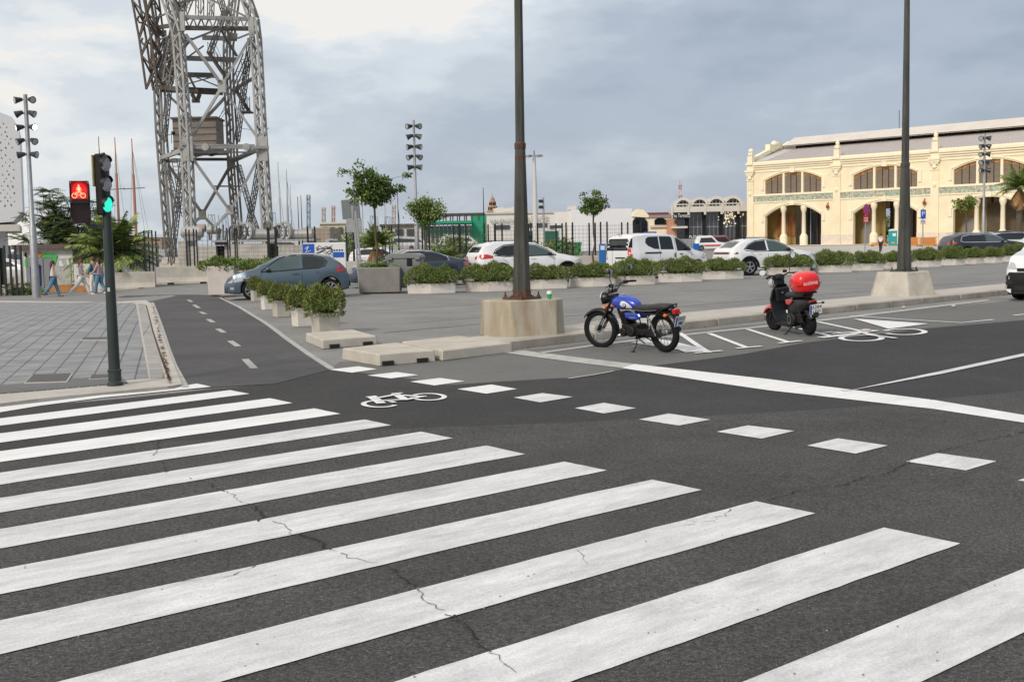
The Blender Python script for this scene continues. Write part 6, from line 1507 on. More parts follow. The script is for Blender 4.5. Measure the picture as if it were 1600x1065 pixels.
mb = MB(); a, c = cp_(272, 248, 99), cp_(288, 338, 99)
for s in (-.22, .22): mb.bar(a + Vector((s, 0, 0)), c + Vector((s, 0, 0)), .06)
for i in range(16): q = a.lerp(c, i / 15); mb.bar(q + Vector((-.22, 0, 0)), q + Vector((.22, 0, 0)), .06)
mb.build('ladder', cst_d, crane)
for y in (32, 66): q = cp_(217 + (y - 32) * .18, y, 99.5); MB().tube([q + Vector((0, 0, .35)), q + Vector((-.12, 0, .05)), q + Vector((.05, 0, -.2)), q + Vector((.35, 0, -.2)), q + Vector((.5, 0, .0))], .09, 6).build('hook', cst_d, crane, smooth=60)
q = cp_(271, 208, 97); MB().ell(q, (.16, .16, .16)).bar(q, q + Vector((-1.0, 0, -.4)), .03).build('lamp', black, crane); 
MB().bar(cp_(268, 224, 97), cp_(268, 205, 97), .04).bar(cp_(262, 210, 97), cp_(275, 211, 97), .03).build('aerial', cst_d, crane)
for a, c in [((344, 188, 98), (362, 160, 101)), ((340, 190, 98), (356, 156, 101)), ((337, 190, 98), (352, 170, 101)), ((345, 196, 97), (400, 204, 98)), ((420, 200, 100), (402, 216, 98)), ((330, 66, 103), (345, 98, 103)), ((337, 70, 103), (352, 104, 103)), ((395, 62, 98), (395, 98, 98))]: MB().bar(cp_(*a), cp_(*c), .035).build('cable', cst_d, crane)
c = cp_(269, 414, DA); MB().prism([(c.x - 1.1, c.y - 1), (c.x + 1.1, c.y - 1), (c.x + 1.1, c.y + 1), (c.x - 1.1, c.y + 1)], G(CO.x, 103) , .9, top=[(c.x - .6, c.y - .6), (c.x + .7, c.y - .6), (c.x + .7, c.y + .6), (c.x - .6, c.y + .6)]).build('foot_block', conc, crane)
# ================================================================ WINCH ON ITS CONCRETE BASE
wD = 86.0; kw = ppm(wD); wp0 = at(400, 400, wD); W0 = Vector((wp0.x, wD, G(wp0.x, wD)))
win = thing('winch', 'row of big grey winch drums and gear wheels on a concrete base under the crane', 'winch', W0)
def wl_(px, py, dy=0): q = at(px, py, wD + dy) - W0; return q
def wbox(x0, x1, y0, y1, dep, name, m_, dy=0, bev=0):
    a, c = wl_(x0, y1, dy), wl_(x1, y0, dy); return MB().bx(a.x, c.x, dy - 0, dy + dep, a.z, c.z).build(name, m_, win, bevel=bev)
conc_w = mat('old_concrete_wall', (.44, .415, .37), .9, var=.3, vscale=.9, bump=.3, bscale=12)
wbox(287, 337, 384, 421, 3, 'concrete_base', conc_w); wbox(352, 417, 380, 421, 3, 'concrete_base', conc_w); wbox(436, 492, 382, 418, 3, 'concrete_base', conc_w, .05); wbox(280, 290, 376, 424, 2.6, 'concrete_base', conc_w, -.2)
wbox(330, 490, 373, 379, 3.2, 'deck_beam', cst_l, -.1); wbox(332, 350, 386, 404, 2.0, 'dark_opening', dark, .6); wbox(418, 436, 384, 414, 2, 'dark_opening', dark, .6)
for x0, x1, y0, y1 in [(388, 428, 356.5, 374.5), (449, 484, 357, 374.5), (318, 332, 352, 366)]:
    a, c = wl_(x0, y1), wl_(x1, y0); r = (c.z - a.z) / 2
    MB().lathe([(r, a.x), (r, c.x)], (0, 1.2, (a.z + c.z) / 2), 20, axis='X').build('drum', cst_l, win, smooth=40)
for x, y, rp, w in [(381, 361, 14, 6), (373, 362, 12, 4), (441, 361, 15, 6), (433, 362, 13, 5), (413, 352, 7.5, 4), (361, 362, 12, 3)]:
    q = wl_(x, y); r = rp / kw; mb = MB(); M_ = Matrix.Rotation(R(-32), 3, 'Z') @ Matrix.Rotation(R(90), 3, 'X'); hw = w / kw / 2
    def rp_(rr, h, a): return Vector((q.x, 1.0, q.z)) + M_ @ Vector((rr * math.cos(a), rr * math.sin(a), h))
    vs = []; fs = []; n = 26; pr = [(r, -hw), (r, hw), (r * .8, hw), (r * .8, -hw)]
    for j in range(n):
        for rr, h in pr: vs.append(rp_(rr, h, 2 * math.pi * j / n))
    for j in range(n):
        for kk in range(4): fs.append((j * 4 + kk, ((j + 1) % n) * 4 + kk, ((j + 1) % n) * 4 + (kk + 1) % 4, j * 4 + (kk + 1) % 4))
    mb.add(vs, fs)
    for j in range(6): a = math.pi * j / 3; mb.bar(rp_(0, 0, a), rp_(r * .85, 0, a), .10, .08)
    mb.build('gear_wheel', cst_l if rp > 12 else cst, win)
q = wl_(296, 363); MB().lathe([(.35, -.8), (.45, -.6), (.45, .6), (.35, .8)], (q.x, .8, q.z), 18, axis='X').box((q.x, .8, q.z - .45), (1.0, .9, .3)).build('motor', cst_l, win)
q = wl_(309, 356); MB().lathe([(.3, -.3), (.3, .3)], (q.x, 1.0, q.z), 14, axis='X').build('motor', mat('pinkish_paint', (.35, .25, .22), .7), win)
rw_ = random.Random(3)
for i in range(9):
    x = 322 + i * 5 + rw_.uniform(-2, 2); y0 = rw_.uniform(350, 362); a, c = wl_(x, 375), wl_(x + rw_.uniform(-3, 3), y0)
    MB().bar((a.x, .6 + rw_.random(), a.z), (c.x, .6 + rw_.random(), c.z), .10, .12).build('strut', cst, win)
wbox(336, 352, 378, 383, 1, 'bracket_beam', black, -.4)
# ================================================================ YELLOW HALL (arched dock shed)
HD = Vector((.699, -.715, 0)).normalized(); HN = Vector((.715, .699, 0)).normalized()   # along the facade, and away from the camera
H0 = P(1311, 382.5); H0.z = 0
hall = thing('dock_hall', 'long cream yellow arched dock hall with a pale metal roof on the far side', 'building', (H0.x, H0.y, 0), math.atan2(HD.y, HD.x))
# local: x along the facade to the near right, y away, z up. Pilaster centres every BAY metres; the one at px 1305 is x = -.6
yel = mat('cream_yellow_stucco', (.86, .755, .53), .85, var=.10, vscale=.35, bump=.1, bscale=10); yel2 = mat('pale_cream_trim', (.88, .78, .58), .8, var=.06, vscale=.8)
ston = mat('pale_stone_plinth', (.72, .63, .52), .85, var=.12, vscale=1.5); roofm = mat('ribbed_metal_roof', (.50, .455, .43), .6, var=.06, vscale=.4, bump=.0)
roofl = mat('pale_roof_sheet', (.50, .50, .50), .5); shut = mat('woven_shutter_brown', (.20, .155, .115), .8, var=.25, vscale=2, stretch=(.5, .5, 6)); shor = mat('orange_brown_lattice', (.40, .20, .07), .8, var=.4, vscale=8)
frz = MATS.get('ceramic_frieze') or bpy.data.materials.new('ceramic_frieze'); MATS['ceramic_frieze'] = frz; frz.use_nodes = True
N, L = frz.node_tree.nodes, frz.node_tree.links; b = N['Principled BSDF']; tcn = N.new('ShaderNodeTexCoord'); vo = N.new('ShaderNodeTexVoronoi'); vo.inputs['Scale'].default_value = 4.2; L.new(tcn.outputs['Object'], vo.inputs['Vector'])
rp = N.new('ShaderNodeValToRGB'); L.new(vo.outputs['Color'], rp.inputs[0]); e = rp.color_ramp.elements; e[0].position = .15; e[0].color = (.30, .27, .22, 1); e[1].position = .9; e[1].color = (.62, .58, .42, 1)
for ps, c_ in ((.35, (.30, .42, .30)), (.5, (.58, .54, .40)), (.65, (.36, .47, .36)), (.78, (.50, .36, .32))): q = e.new(ps); q.color = (*c_, 1)
rp.color_ramp.interpolation = 'CONSTANT'; L.new(rp.outputs[0], b.inputs['Base Color']); b.inputs['Roughness'].default_value = .3
BAY = 17.2; X0 = -.4; DEPTH = 26.0; PW = 1.35
Zc, Zcap, Zfr0, Zfr1, Zpl = 13.9, 11.9, 7.75, 8.85, 1.8
pil = [X0 + BAY * i for i in (-1, 0, 1, 2)]
xL, xR = pil[0] - PW * .5, pil[3] + PW * .5
def arch_z(x, cx, hw, zs, zt):     # segmental arch height
    u = max(-1, min(1, (x - cx) / hw)); return zs + (zt - zs) * (1 - abs(u) ** 2.1)
LHW, LZS, LZT = 5.6, 5.2, 7.05; UHW, UZ0, UZS, UZT = 5.6, 9.1, 11.45, 12.75
def wall_strip(mb, x0, x1, zlo, zhi, y0=0, y1=.7, n=1):
    for i in range(n):
        a = x0 + (x1 - x0) * i / n; c = x0 + (x1 - x0) * (i + 1) / n
        la, lc = (zlo(a), zlo(c)) if callable(zlo) else (zlo, zlo); ha, hc = (zhi(a), zhi(c)) if callable(zhi) else (zhi, zhi)
        vs = [(a, y0, la), (c, y0, lc), (c, y0, hc), (a, y0, ha), (a, y1, la), (c, y1, lc), (c, y1, hc), (a, y1, ha)]
        mb.add(vs, [(0, 1, 2, 3), (5, 4, 7, 6), (0, 4, 5, 1), (3, 2, 6, 7)])
mb = MB()
for i in range(3):
    cx = pil[i] + BAY / 2; a, c = pil[i] + PW / 2, pil[i + 1] - PW / 2
    for (s0, s1) in ((a, cx - LHW), (cx + LHW, c)): mb.bx(s0, s1, 0, .7, 0, Zfr0)
    wall_strip(mb, cx - LHW, cx + LHW, lambda x: arch_z(x, cx, LHW, LZS, LZT), Zfr0, n=28)
    mb.bx(a, c, .0, .7, Zfr0, UZ0)
    for (s0, s1) in ((a, cx - UHW), (cx + UHW, c)): mb.bx(s0, s1, 0, .7, UZ0, UZT + .001)
    wall_strip(mb, cx - UHW, cx + UHW, lambda x: arch_z(x, cx, UHW, UZS, UZT), UZT + .001, n=28)
    mb.bx(a, c, 0, .7, UZT + .001, Zc)
mb.build('facade_wall', yel, hall)
for i in range(3):
    cx = pil[i] + BAY / 2; a, c = pil[i] + PW / 2, pil[i + 1] - PW / 2
    MB().bx(a, c, -.06, .0, Zfr0 + .05, Zfr1 - .05).build('tile_frieze', frz, hall)
    mb = MB(); mb.bx(a, c, -.14, 0, Zfr1 - .05, Zfr1 + .14); mb.bx(a, c, -.12, 0, Zfr0 - .14, Zfr0 + .05); mb.build('string_course', yel2, hall)
    # hood moulds over both arches
    for hw, zs, zt, w in ((LHW, LZS, LZT, .55), (UHW, UZS, UZT, .45)):
        mb = MB(); n = 26
        for k in range(n):
            x0 = cx - hw - .3 + (2 * hw + .6) * k / n; x1 = cx - hw - .3 + (2 * hw + .6) * (k + 1) / n
            z0, z1 = arch_z(x0, cx, hw, zs, zt), arch_z(x1, cx, hw, zs, zt); y = -.13
            mb.add([(x0, y, z0 + w * .45), (x1, y, z1 + w * .45), (x1, y, z1 + w), (x0, y, z0 + w), (x0, 0, z0 + w * .45), (x1, 0, z1 + w * .45), (x1, 0, z1 + w), (x0, 0, z0 + w)], [(0, 1, 2, 3), (3, 2, 6, 7), (0, 4, 5, 1)])
        for s in (-1, 1): mb.bx(cx + s * (hw + .25), cx + s * (hw + .75), -.16, 0, zs - (1.6 if zs > 8 else 1.0), zs + .35)
        mb.box((cx, -.12, zt + w * .7), (.9, .3, .8)); mb.build('hood_mould', yel2, hall)
    # upper windows: three lights with shutters
    f = bpy.data.objects.new('window', None); COL.objects.link(f); f.parent = hall; f.location = (cx, 0, 0)
    for k in (-1, 0, 1):
        x0, x1 = k * UHW * .667 - UHW * .333 + .2, k * UHW * .667 + UHW * .333 - .2
        if k == -1: x0 = -UHW
        if k == 1: x1 = UHW
        mb = MB(); wall_strip(mb, x0, x1, UZ0, lambda x: arch_z(x, 0, UHW, UZS, UZT) - .001, .34, .40, 8); mb.build('shutter', shut, f)
        mb = MB(); wall_strip(mb, x0, x1, lambda x: arch_z(x, 0, UHW, UZS, UZT) - .48 + .12 * math.sin(x * 5), lambda x: arch_z(x, 0, UHW, UZS, UZT), .29, .33, 10); mb.build('lattice_valance', shor, f)
        mb = MB()
        for q in (1, 2): xx = x0 + (x1 - x0) * q / 3; mb.bx(xx - .05, xx + .05, .28, .34, UZ0, arch_z(xx, 0, UHW, UZS, UZT))
        mb.build('window_bar', dark, f)
    MB().bx(-UHW - .3, UHW + .3, -.10, .3, UZ0 - .16, UZ0 + .03).build('sill', yel2, f)
    for k in (-1, 1): x = k * UHW * .333; MB().bx(x - .2, x + .2, .02, .62, UZ0, arch_z(x, 0, UHW, UZS, UZT)).build('mullion', yel2, f)
    # columns of the lower opening
    for k in (-1, 1):
        x = cx + k * LHW * .36; zt_ = arch_z(x, cx, LHW, LZS, LZT)
        mb = MB(); mb.lathe([(.70, 0), (.70, 1.5), (.62, 1.7), (.42, 2.0), (.38, 2.05), (.33, zt_ - 1.2), (.36, zt_ - 1.15), (.38, zt_ - 1.0), (.52, zt_ - .65), (.56, zt_ - .3), (.5, zt_)], (x, .35, 0), 12); mb.build('column', yel2, hall, smooth=35)
    for (s0, s1) in ((a, cx - LHW), (cx + LHW, c)): MB().bx(s0, s1 - .0, -.07, 0, 0, Zpl).build('stone_plinth', ston, hall)
    # inner arcade, seen through the openings
    MB().bx(a, cx - LHW * .33, 3.9, 4.1, 0, 7).build('inner_wall', mat('inner_yellow_shaded', (.36, .25, .08), .85, var=.1, vscale=1), hall)  # yellow darkened: shade of the hall interior put into the colour
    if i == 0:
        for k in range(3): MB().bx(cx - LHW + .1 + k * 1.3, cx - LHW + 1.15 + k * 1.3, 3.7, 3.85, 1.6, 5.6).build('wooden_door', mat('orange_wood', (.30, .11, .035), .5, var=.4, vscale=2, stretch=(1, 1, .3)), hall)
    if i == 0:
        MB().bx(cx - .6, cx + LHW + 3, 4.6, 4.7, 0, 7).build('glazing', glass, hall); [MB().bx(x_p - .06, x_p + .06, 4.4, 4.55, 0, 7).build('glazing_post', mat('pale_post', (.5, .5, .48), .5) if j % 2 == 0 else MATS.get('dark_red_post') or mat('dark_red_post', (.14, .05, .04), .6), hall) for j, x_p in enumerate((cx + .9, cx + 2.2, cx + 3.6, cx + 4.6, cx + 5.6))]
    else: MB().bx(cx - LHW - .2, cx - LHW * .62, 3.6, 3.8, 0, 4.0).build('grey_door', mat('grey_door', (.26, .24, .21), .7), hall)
    if i == 2: MB().bx(cx - LHW * .33, cx + LHW + 1, 3.7, 3.9, 0, 6.2).build('inner_wall', mat('inner_shade_brown', (.10, .075, .045), .8, var=.2, vscale=1), hall)  # dark wall plane, the interior's shade put into its colour
for i, x in enumerate(pil):
    mb = MB(); mb.bx(x - PW / 2, x + PW / 2, -.22, .7, 0, Zc + .9); mb.build('pilaster', yel, hall)
    MB().bx(x - PW / 2 - .05, x + PW / 2 + .05, -.30, -.2, 0, Zpl).build('stone_plinth', ston, hall)
    mb = MB(); mb.bx(x - PW * .62, x + PW * .62, -.50, -.2, Zcap + .9, Zcap + 1.25); mb.bx(x - PW * .70, x + PW * .70, -.62, -.2, Zcap + 1.25, Zcap + 1.6)
    for k in range(5): mb.ell((x - .5 + .25 * k, -.42, Zcap + .65), (.14, .16, .22), 8, 6)
    mb.ell((x, -.42, Zcap + .2), (.42, .2, .35), 10, 6); mb.bx(x - PW * .5, x + PW * .5, -.36, -.2, Zcap - .35, Zcap - .1)
    for k in (-1, 0, 1): mb.bx(x + k * .32 - .08, x + k * .32 + .08, -.32, -.2, Zcap - 2.4 + abs(k) * .5, Zcap - .4)
    mb.ell((x, -.30, Zcap - 2.6), (.26, .14, .4), 8, 6)
    mb.build('capital', yel2, hall, smooth=45)
    mb = MB(); mb.bx(x - .5, x + .5, -.34, .5, Zc + .9, Zc + 2.1); mb.bx(x - .78, x + .78, -.5, .6, Zc + .5, Zc + .9); mb.bx(x - .42, x + .42, -.2, .4, Zc + 2.3, Zc + 2.8)
    if i: mb.ell((x, .1, Zc + 3.1), (.34, .34, .45), 10, 6); mb.ell((x, .1, Zc + 3.6), (.13, .13, .36), 8, 6)
    else: mb.ell((x, .1, Zc + 3.0), (.5, .5, .45), 10, 6)
    mb.build('finial', yel2, hall, smooth=45)
mb = MB()
for i in range(3):
    a, c = pil[i] + PW / 2, pil[i + 1] - PW / 2
    mb.bx(a, c, -.30, .7, Zc, Zc + .35); mb.bx(a, c, -.50, .7, Zc + .35, Zc + .75); mb.bx(a, c, -.12, 0, Zc - .85, Zc - .7); mb.bx(a, c, -.18, 0, Zc - .35, Zc - .15); mb.bx(a, c, -.2, .7, Zc + .75, Zc + 1.0)
mb.build('cornice', yel2, hall)
for i in (1, 2): MB().ell((pil[i] - 1.6, -.35, 6.5), (.30, .30, .35), 10, 6).bar((pil[i] - 1.6, 0, 7.2), (pil[i] - 1.6, -.35, 7.0), .08).bar((pil[i] - 1.6, -.35, 7.1), (pil[i] - 1.6, -.35, 6.6), .1).build('wall_lamp', mat('red_brown_lamp', (.30, .06, .02), .5), hall)
# roof: lower slope, clerestory gap, upper slope
mb = MB(); ya, za, yb, zb_ = .3, Zc + .95, 10.5, Zc + 3.75
mb.add([(xL + .9, ya, za), (xR + 30, ya, za), (xR + 30, yb, zb_), (xL + .9, yb, zb_)], [(0, 1, 2, 3)]); mb.add([(xL + .9, DEPTH - ya, za), (xR + 30, DEPTH - ya, za), (xR + 30, DEPTH - yb, zb_), (xL + .9, DEPTH - yb, zb_)], [(3, 2, 1, 0)])
mb.build('roof', roofm, hall, fix=False)
mb = MB(); 
for k in range(150): x = xL + 1 + k * .6; mb.bar((x, ya, za + .02), (x, yb, zb_ + .02), .09, .09)
mb.build('roof_ribs', roofm, hall, fix=False)
MB().add([(xL + .9, ya + .3, za + .16), (xL + 3.4, ya + .3, za + .16), (xL + 3.4, yb, zb_ + .06), (xL + .9, yb, zb_ + .06)], [(0, 1, 2, 3)]).build('pale_roof_strip', roofl, hall, fix=False)
MB().bx(xL + 3.0, xR + 30, yb + .6, DEPTH - yb - .6, zb_ - .2, zb_ + .9).build('clerestory', dark, hall)
mb = MB(); mb.add([(xL + 1.6, yb - 1.2, zb_ + .55), (xR + 30, yb - 1.2, zb_ + .55), (xR + 30, DEPTH / 2, zb_ + 2.2), (xL + 1.6, DEPTH / 2, zb_ + 2.2), (xR + 30, DEPTH - yb + 1.2, zb_ + .55), (xL + 1.6, DEPTH - yb + 1.2, zb_ + .55)], [(0, 1, 2, 3), (3, 2, 4, 5)])
vs = [Vector(v) - Vector((0, 0, .18)) for v in mb.v[:6]]; mb.add(vs, [(3, 2, 1, 0), (5, 4, 2, 3), (0, 1, 1, 0)][:2]); mb.build('upper_roof', roofl if False else mat('upper_roof_sheet', (.62, .57, .51), .6, var=.08, vscale=.5), hall, fix=False)
# gable end with stepped coping, rear wall with openings, floor, further bays out of view
mb = MB(); mb.add([(xL, 0, 0), (xL, DEPTH, 0), (xL, DEPTH, Zc), (xL, DEPTH / 2, zb_ + 1.6), (xL, 0, Zc), (xL + .6, 0, 0), (xL + .6, DEPTH, 0), (xL + .6, DEPTH, Zc), (xL + .6, DEPTH / 2, zb_ + 1.6), (xL + .6, 0, Zc)], [(0, 1, 2, 3, 4), (5, 6, 7, 8, 9), (0, 4, 9, 5), (1, 2, 7, 6), (2, 3, 8, 7), (3, 4, 9, 8)]); mb.build('gable_wall', yel, hall)
mb = MB(); mb.bar((xL + .3, .2, Zc + 1.2), (xL + .3, 8.6, zb_ + .3), .9, .7); mb.box((xL + .3, 6.8, zb_ + .1), (1.0, 1.6, 1.3)); mb.box((xL + .3, 9.3, zb_ + .7), (1.1, 1.5, 1.2)); mb.ell((xL + .3, 8.2, zb_ + .9), (.6, .7, .6), 10, 6); mb.build('stepped_coping', yel2, hall)
mb = MB(); yb2 = DEPTH - .5
for i in range(3):
    cx = pil[i] + BAY / 2
    mb.bx(pil[i], cx - LHW, yb2, DEPTH, 0, 8); mb.bx(cx + LHW, pil[i + 1], yb2, DEPTH, 0, 8); mb.bx(cx - LHW, cx + LHW, yb2, DEPTH, 6.4, 8)
mb.bx(xL, xR, yb2, DEPTH, 8, Zc); mb.build('rear_wall', yel, hall)
mb = MB(); mb.bx(xR, xR + 30, 0, .7, 0, Zc + 1); mb.build('facade_wall', yel, hall)
MB().bx(xL - 1, xR + 30, -1.6, DEPTH, -.02, .06).build('floor', ston, hall)
drape('pavement', pxpoly([(1130, 393), (1160, 386.2), (1300, 384), (1600, 379.5), (1800, 378), (1900, 392), (1600, 397), (1300, 398)]), .02, mat('pale_paving', (.44, .42, .38), .8, var=.12, vscale=.3))
for x in [xL + 6 + 4.3 * k for k in range(14)]:
    for y in (9, 17): MB().bx(x - .15, x + .15, y - .15, y + .15, 0, 13).build('inner_post', mat('dark_red_post', (.14, .05, .04), .6), hall)
MB().bx(cx - 50, cx - 40, 6.5, 6.6, 0, 6).build('glass_screen', glass, hall)
q = at(1331, 190, 188); MB().tube([(0, 0, 0), (0, 0, 3.2)], .06, 5).build('roof_aerial', cst_d, hall).location = (0 + 4, 13, zb_ + 2.1)
# ================================================================ RESTAURANT PAVILION WITH VAULTS
pv = at(1104, 376, 215.0); PV = Vector((pv.x, 215, 0)); kp = ppm(215)
pav = thing('vaulted_pavilion', 'glass pavilion with a row of round roof vaults beside the yellow hall', 'building', PV, R(-6))
def pvx(px): return (px - 1104) / kp
def pvz(py): return (378.5 - py) / kp * 1.06
palec = mat('pale_concrete', (.60, .57, .51), .8, var=.08, vscale=.3); dglass = mat('dark_glazing', (.035, .04, .04), .08, spec=.8, coat=.5, var=.5, vscale=.6)
MB().bx(pvx(1058), pvx(1175), 0, 14, 0, pvz(326)).build('glass_box', dglass, pav)
mb = MB(); mb.bx(pvx(1050), pvx(1175), -2.2, 14, pvz(328), pvz(320)); mb.build('roof_slab', palec, pav)
mb = MB()
for i in range(5): x = pvx(1050 + i * 25.2); mb.bx(x - .15, x + .25, -2.3, -1.9, pvz(332), pvz(316)); mb.bx(x, x + 24.5 / kp, -2.35, -2.2, pvz(317.5), pvz(316))
mb.build('balcony_rail', palec, pav)
mb = MB()
for i in range(4): x = pvx(1074 + i * 26); mb.bx(x - .35, x + .35, -.6, 0, 0, pvz(326))
mb.build('pier', black, pav)
mb = MB()
for i in range(16): x = pvx(1078 + i * 6.2); mb.bx(x - .04, x + .04, -.08, 0, 0, pvz(332))
mb.bx(pvx(1076), pvx(1172), -.1, 0, pvz(350), pvz(349)); mb.build('glazing_bars', galv, pav)
for i in range(4):
    cx_ = pvx(1068 + i * 25.4); r_ = (10.4 + i * .35) / kp; ro = r_ + .5; z0 = pvz(320.5); mb = MB(); vs = []; fs = []; n = 16
    for j in range(n + 1):
        a = math.pi * j / n
        for (q, y) in ((r_, -1.0), (ro, -1.0), (ro, 14), (r_, 14)): vs.append((cx_ + q * math.cos(a), y, z0 + q * math.sin(a) * 1.05))
    for j in range(n):
        for k in range(4): fs.append((j * 4 + k, (j + 1) * 4 + k, (j + 1) * 4 + (k + 1) % 4, j * 4 + (k + 1) % 4))
    mb.add(vs, fs).build('vault', palec, pav, smooth=50)
    mb = MB(); pts = [(cx_ + r_ * math.cos(math.pi * j / n), z0 + r_ * math.sin(math.pi * j / n) * 1.05) for j in range(n + 1)]; mb.sideprism(pts, -.2, -.1); mb.build('vault_window', glass, pav)
    mb = MB()
    for q in (-.5, 0, .5): mb.bx(cx_ + q * r_ - .05, cx_ + q * r_ + .05, -.3, -.2, z0, z0 + r_ * math.sqrt(1 - q * q) * 1.05)
    mb.build('window_bar', palec, pav)
MB().bx(pvx(1052), pvx(1075), -2.0, -.3, pvz(337), pvz(328.5)).build('sign_board', black, pav)
txt('The Terminal', 1.0, platew, pav, (pvx(1064), -2.05, pvz(333)), (R(90), 0, 0), 'sign_lettering', .02, sx=.62)
mb = MB()
for z in (351, 372): mb.bx(pvx(1050), pvx(1074), -2.0, 4, pvz(z), pvz(z - 3))
mb.build('terrace_slab', palec, pav)
MB().bx(pvx(1051), pvx(1058), 0, 6, 0, pvz(345)).build('orange_wall', mat('salmon_wall', (.55, .28, .17), .8, var=.2, vscale=.5), pav)
rl = random.Random(5); mb = MB()
for i in range(60): x, z = pvx(rl.gauss(1135, 9)), pvz(rl.gauss(338, 8)); mb.ell((x, 1.0, z), (.18, .05, .16), 6, 4)
pv2 = MB()
for i in range(70): x, z = pvx(rl.gauss(1140, 8)), pvz(rl.gauss(336, 6)); pv2.ell((x, -.18, z), (rl.uniform(.05, .18), .06, rl.uniform(.05, .16)), 6, 4)
pv2.build('painted_reflections', mat('warm_reflection_glow', (.8, .7, .5), .4, emit=(1, .82, .55, .55)), pav);  # glowing flecks, not lamps: warm reflections painted onto the glazing
txt('PLENTY', .75, platew, pav, (pvx(1087), -2.4, pvz(364)), (R(90), 0, 0), 'sign_lettering', .03)
# red and white radio mast behind
q = at(1063, 330, 260); rm = thing('radio_mast', 'thin red and white radio mast behind the vaulted pavilion', 'mast', (q.x, 260, 0)); k = ppm(260)
for i in range(7):
    z0, z1 = (378 - 332 + i * 8) / k, (378 - 332 + (i + 1) * 8) / k; mb = MB(); lat(mb, (0, 0, z0), (0, 0, z1), .8 - i * .06, th=.12, zz=.09); mb.build('mast_section', mat('mast_red', (.50, .16, .13), .6) if i % 2 else mat('mast_white', (.6, .58, .55), .6), rm, fix=False)
mb = MB(); lat(mb, (0, 0, 0), (0, 0, (378 - 332) / k), .9, th=.12, zz=.1); mb.build('mast_section', mat('mast_white', (.6, .58, .55), .6), rm, fix=False)
mb = MB(); mb.box((-.5, -.4, (378 - 312) / k), (.35, .3, 1.6)); mb.box((.4, -.4, (378 - 314) / k), (.35, .3, 1.6)); mb.box((0, 0, (378 - 322) / k), (1.8, 1.2, 1.0)); mb.build('antenna_panel', palec, rm)
# ================================================================ CREAM ARCHED SHED AND WAREHOUSES
def blk(px0, px1, pyt, D, dep, name, m_, parent, org, z0=0, dy=0, py0=None):
    k = ppm(D); hor = lambda x: 377 - .02 * (x - 800)
    xa, xb = (px0 - 800) / k - org.x, (px1 - 800) / k - org.x; zt = EYE + (hor((px0 + px1) / 2) - pyt) / k; zz = z0 if py0 is None else EYE + (hor((px0 + px1) / 2) - py0) / k
    return MB().bx(xa, xb, D - org.y + dy, D - org.y + dy + dep, zz, zt).build(name, m_, parent)
def orgn(px, D): return Vector(((px - 800) / ppm(D), D, 0))
o_ = orgn(1020, 250); sh_ = thing('cream_shed', 'cream dock shed with a big dark arch behind the white minivan', 'building', o_)
blk(990, 1052, 338, 250, 20, 'wall', yel2, sh_, o_); blk(1014, 1052, 332, 250, 20, 'roof', mat('dark_red_roof', (.16, .05, .045), .7), sh_, o_, dy=1.5, py0=338); blk(1014, 1052, 336, 250, 19, 'roof_side', mat('mauve_roof', (.30, .25, .26), .7), sh_, o_, dy=-.3, py0=340)
k = ppm(250); mb = MB(); x_ = lambda p: (p - 1020) / k; z_ = lambda p: EYE + (372.5 - p) / k
pts = [(x_(991), z_(376)), (x_(991), z_(345)), (x_(996), z_(339)), (x_(1002.5), z_(337)), (x_(1009), z_(340)), (x_(1014), z_(346)), (x_(1014), z_(376))]; mb.sideprism(pts, -.3, -.1); mb.build('arched_window', glass, sh_)
mb = MB(); pts = [(x_(990), z_(338)), (x_(994), z_(330)), (x_(1000), z_(326.5)), (x_(1008), z_(328)), (x_(1016), z_(336)), (x_(1016), z_(340))]; mb.sideprism(pts, -.4, 3); mb.build('gable', yel2, sh_)
mb = MB(); mb.sideprism([(x_(1025), z_(351)), (x_(1025), z_(344)), (x_(1030), z_(341)), (x_(1038), z_(341)), (x_(1043), z_(344)), (x_(1043), z_(351))], -.3, -.1); mb.build('window', glass, sh_)
mb = MB(); mb.sideprism([(x_(1043.5), z_(378)), (x_(1043.5), z_(343)), (x_(1060), z_(343)), (x_(1060), z_(378))], -4, -.5); mb.build('salmon_annex', mat('salmon_wall', (.55, .28, .17), .8), sh_)
blk(1018, 1048, 352.5, 250, .3, 'string_course', palec, sh_, o_, dy=-.5, py0=355)
whitew = mat('white_cladding', (.74, .74, .75), .6, var=.04, vscale=.3); winm = mat('dark_windows', (.06, .07, .08), .15, coat=.3)
o_ = orgn(890, 180); wh_ = thing('white_warehouse', 'long plain white warehouse behind the clipped round tree', 'building', o_)
blk(896, 990, 327, 180, 25, 'wall', whitew, wh_, o_); blk(840, 896, 331.5, 180, 20, 'wall', mat('off_white_wall', (.74, .71, .66), .7, var=.06, vscale=.4), wh_, o_, dy=.5)
blk(892, 903, 322, 182, 4, 'roof_plant', palec, wh_, o_, py0=328)
o_ = orgn(760, 150); lb = thing('lettered_building', 'low white harbour building with pale lettering and green doors behind the white SUV', 'building', o_)
offw = MATS['off_white_wall']
blk(761, 870, 334, 150, 12, 'wall', offw, lb, o_); blk(763, 868, 331.5, 150, 12, 'parapet', palec, lb, o_, dy=-.2, py0=334)
for x0, x1, y0, y1, m_ in [(828, 838, 361, 379, 'gd'), (854, 876, 361, 382, 'gd'), (829, 858, 349, 355, 'w'), (830, 836, 368, 374, 'w'), (776, 800, 352, 358, 'w'), (862, 882, 352, 357, 'w')]:
    blk(x0, x1, y0, 150, .15, 'green_door' if m_ == 'gd' else 'window_strip', mat('dark_green_door', (.02, .11, .075), .6) if m_ == 'gd' else winm, lb, o_, dy=-.16, py0=y1)
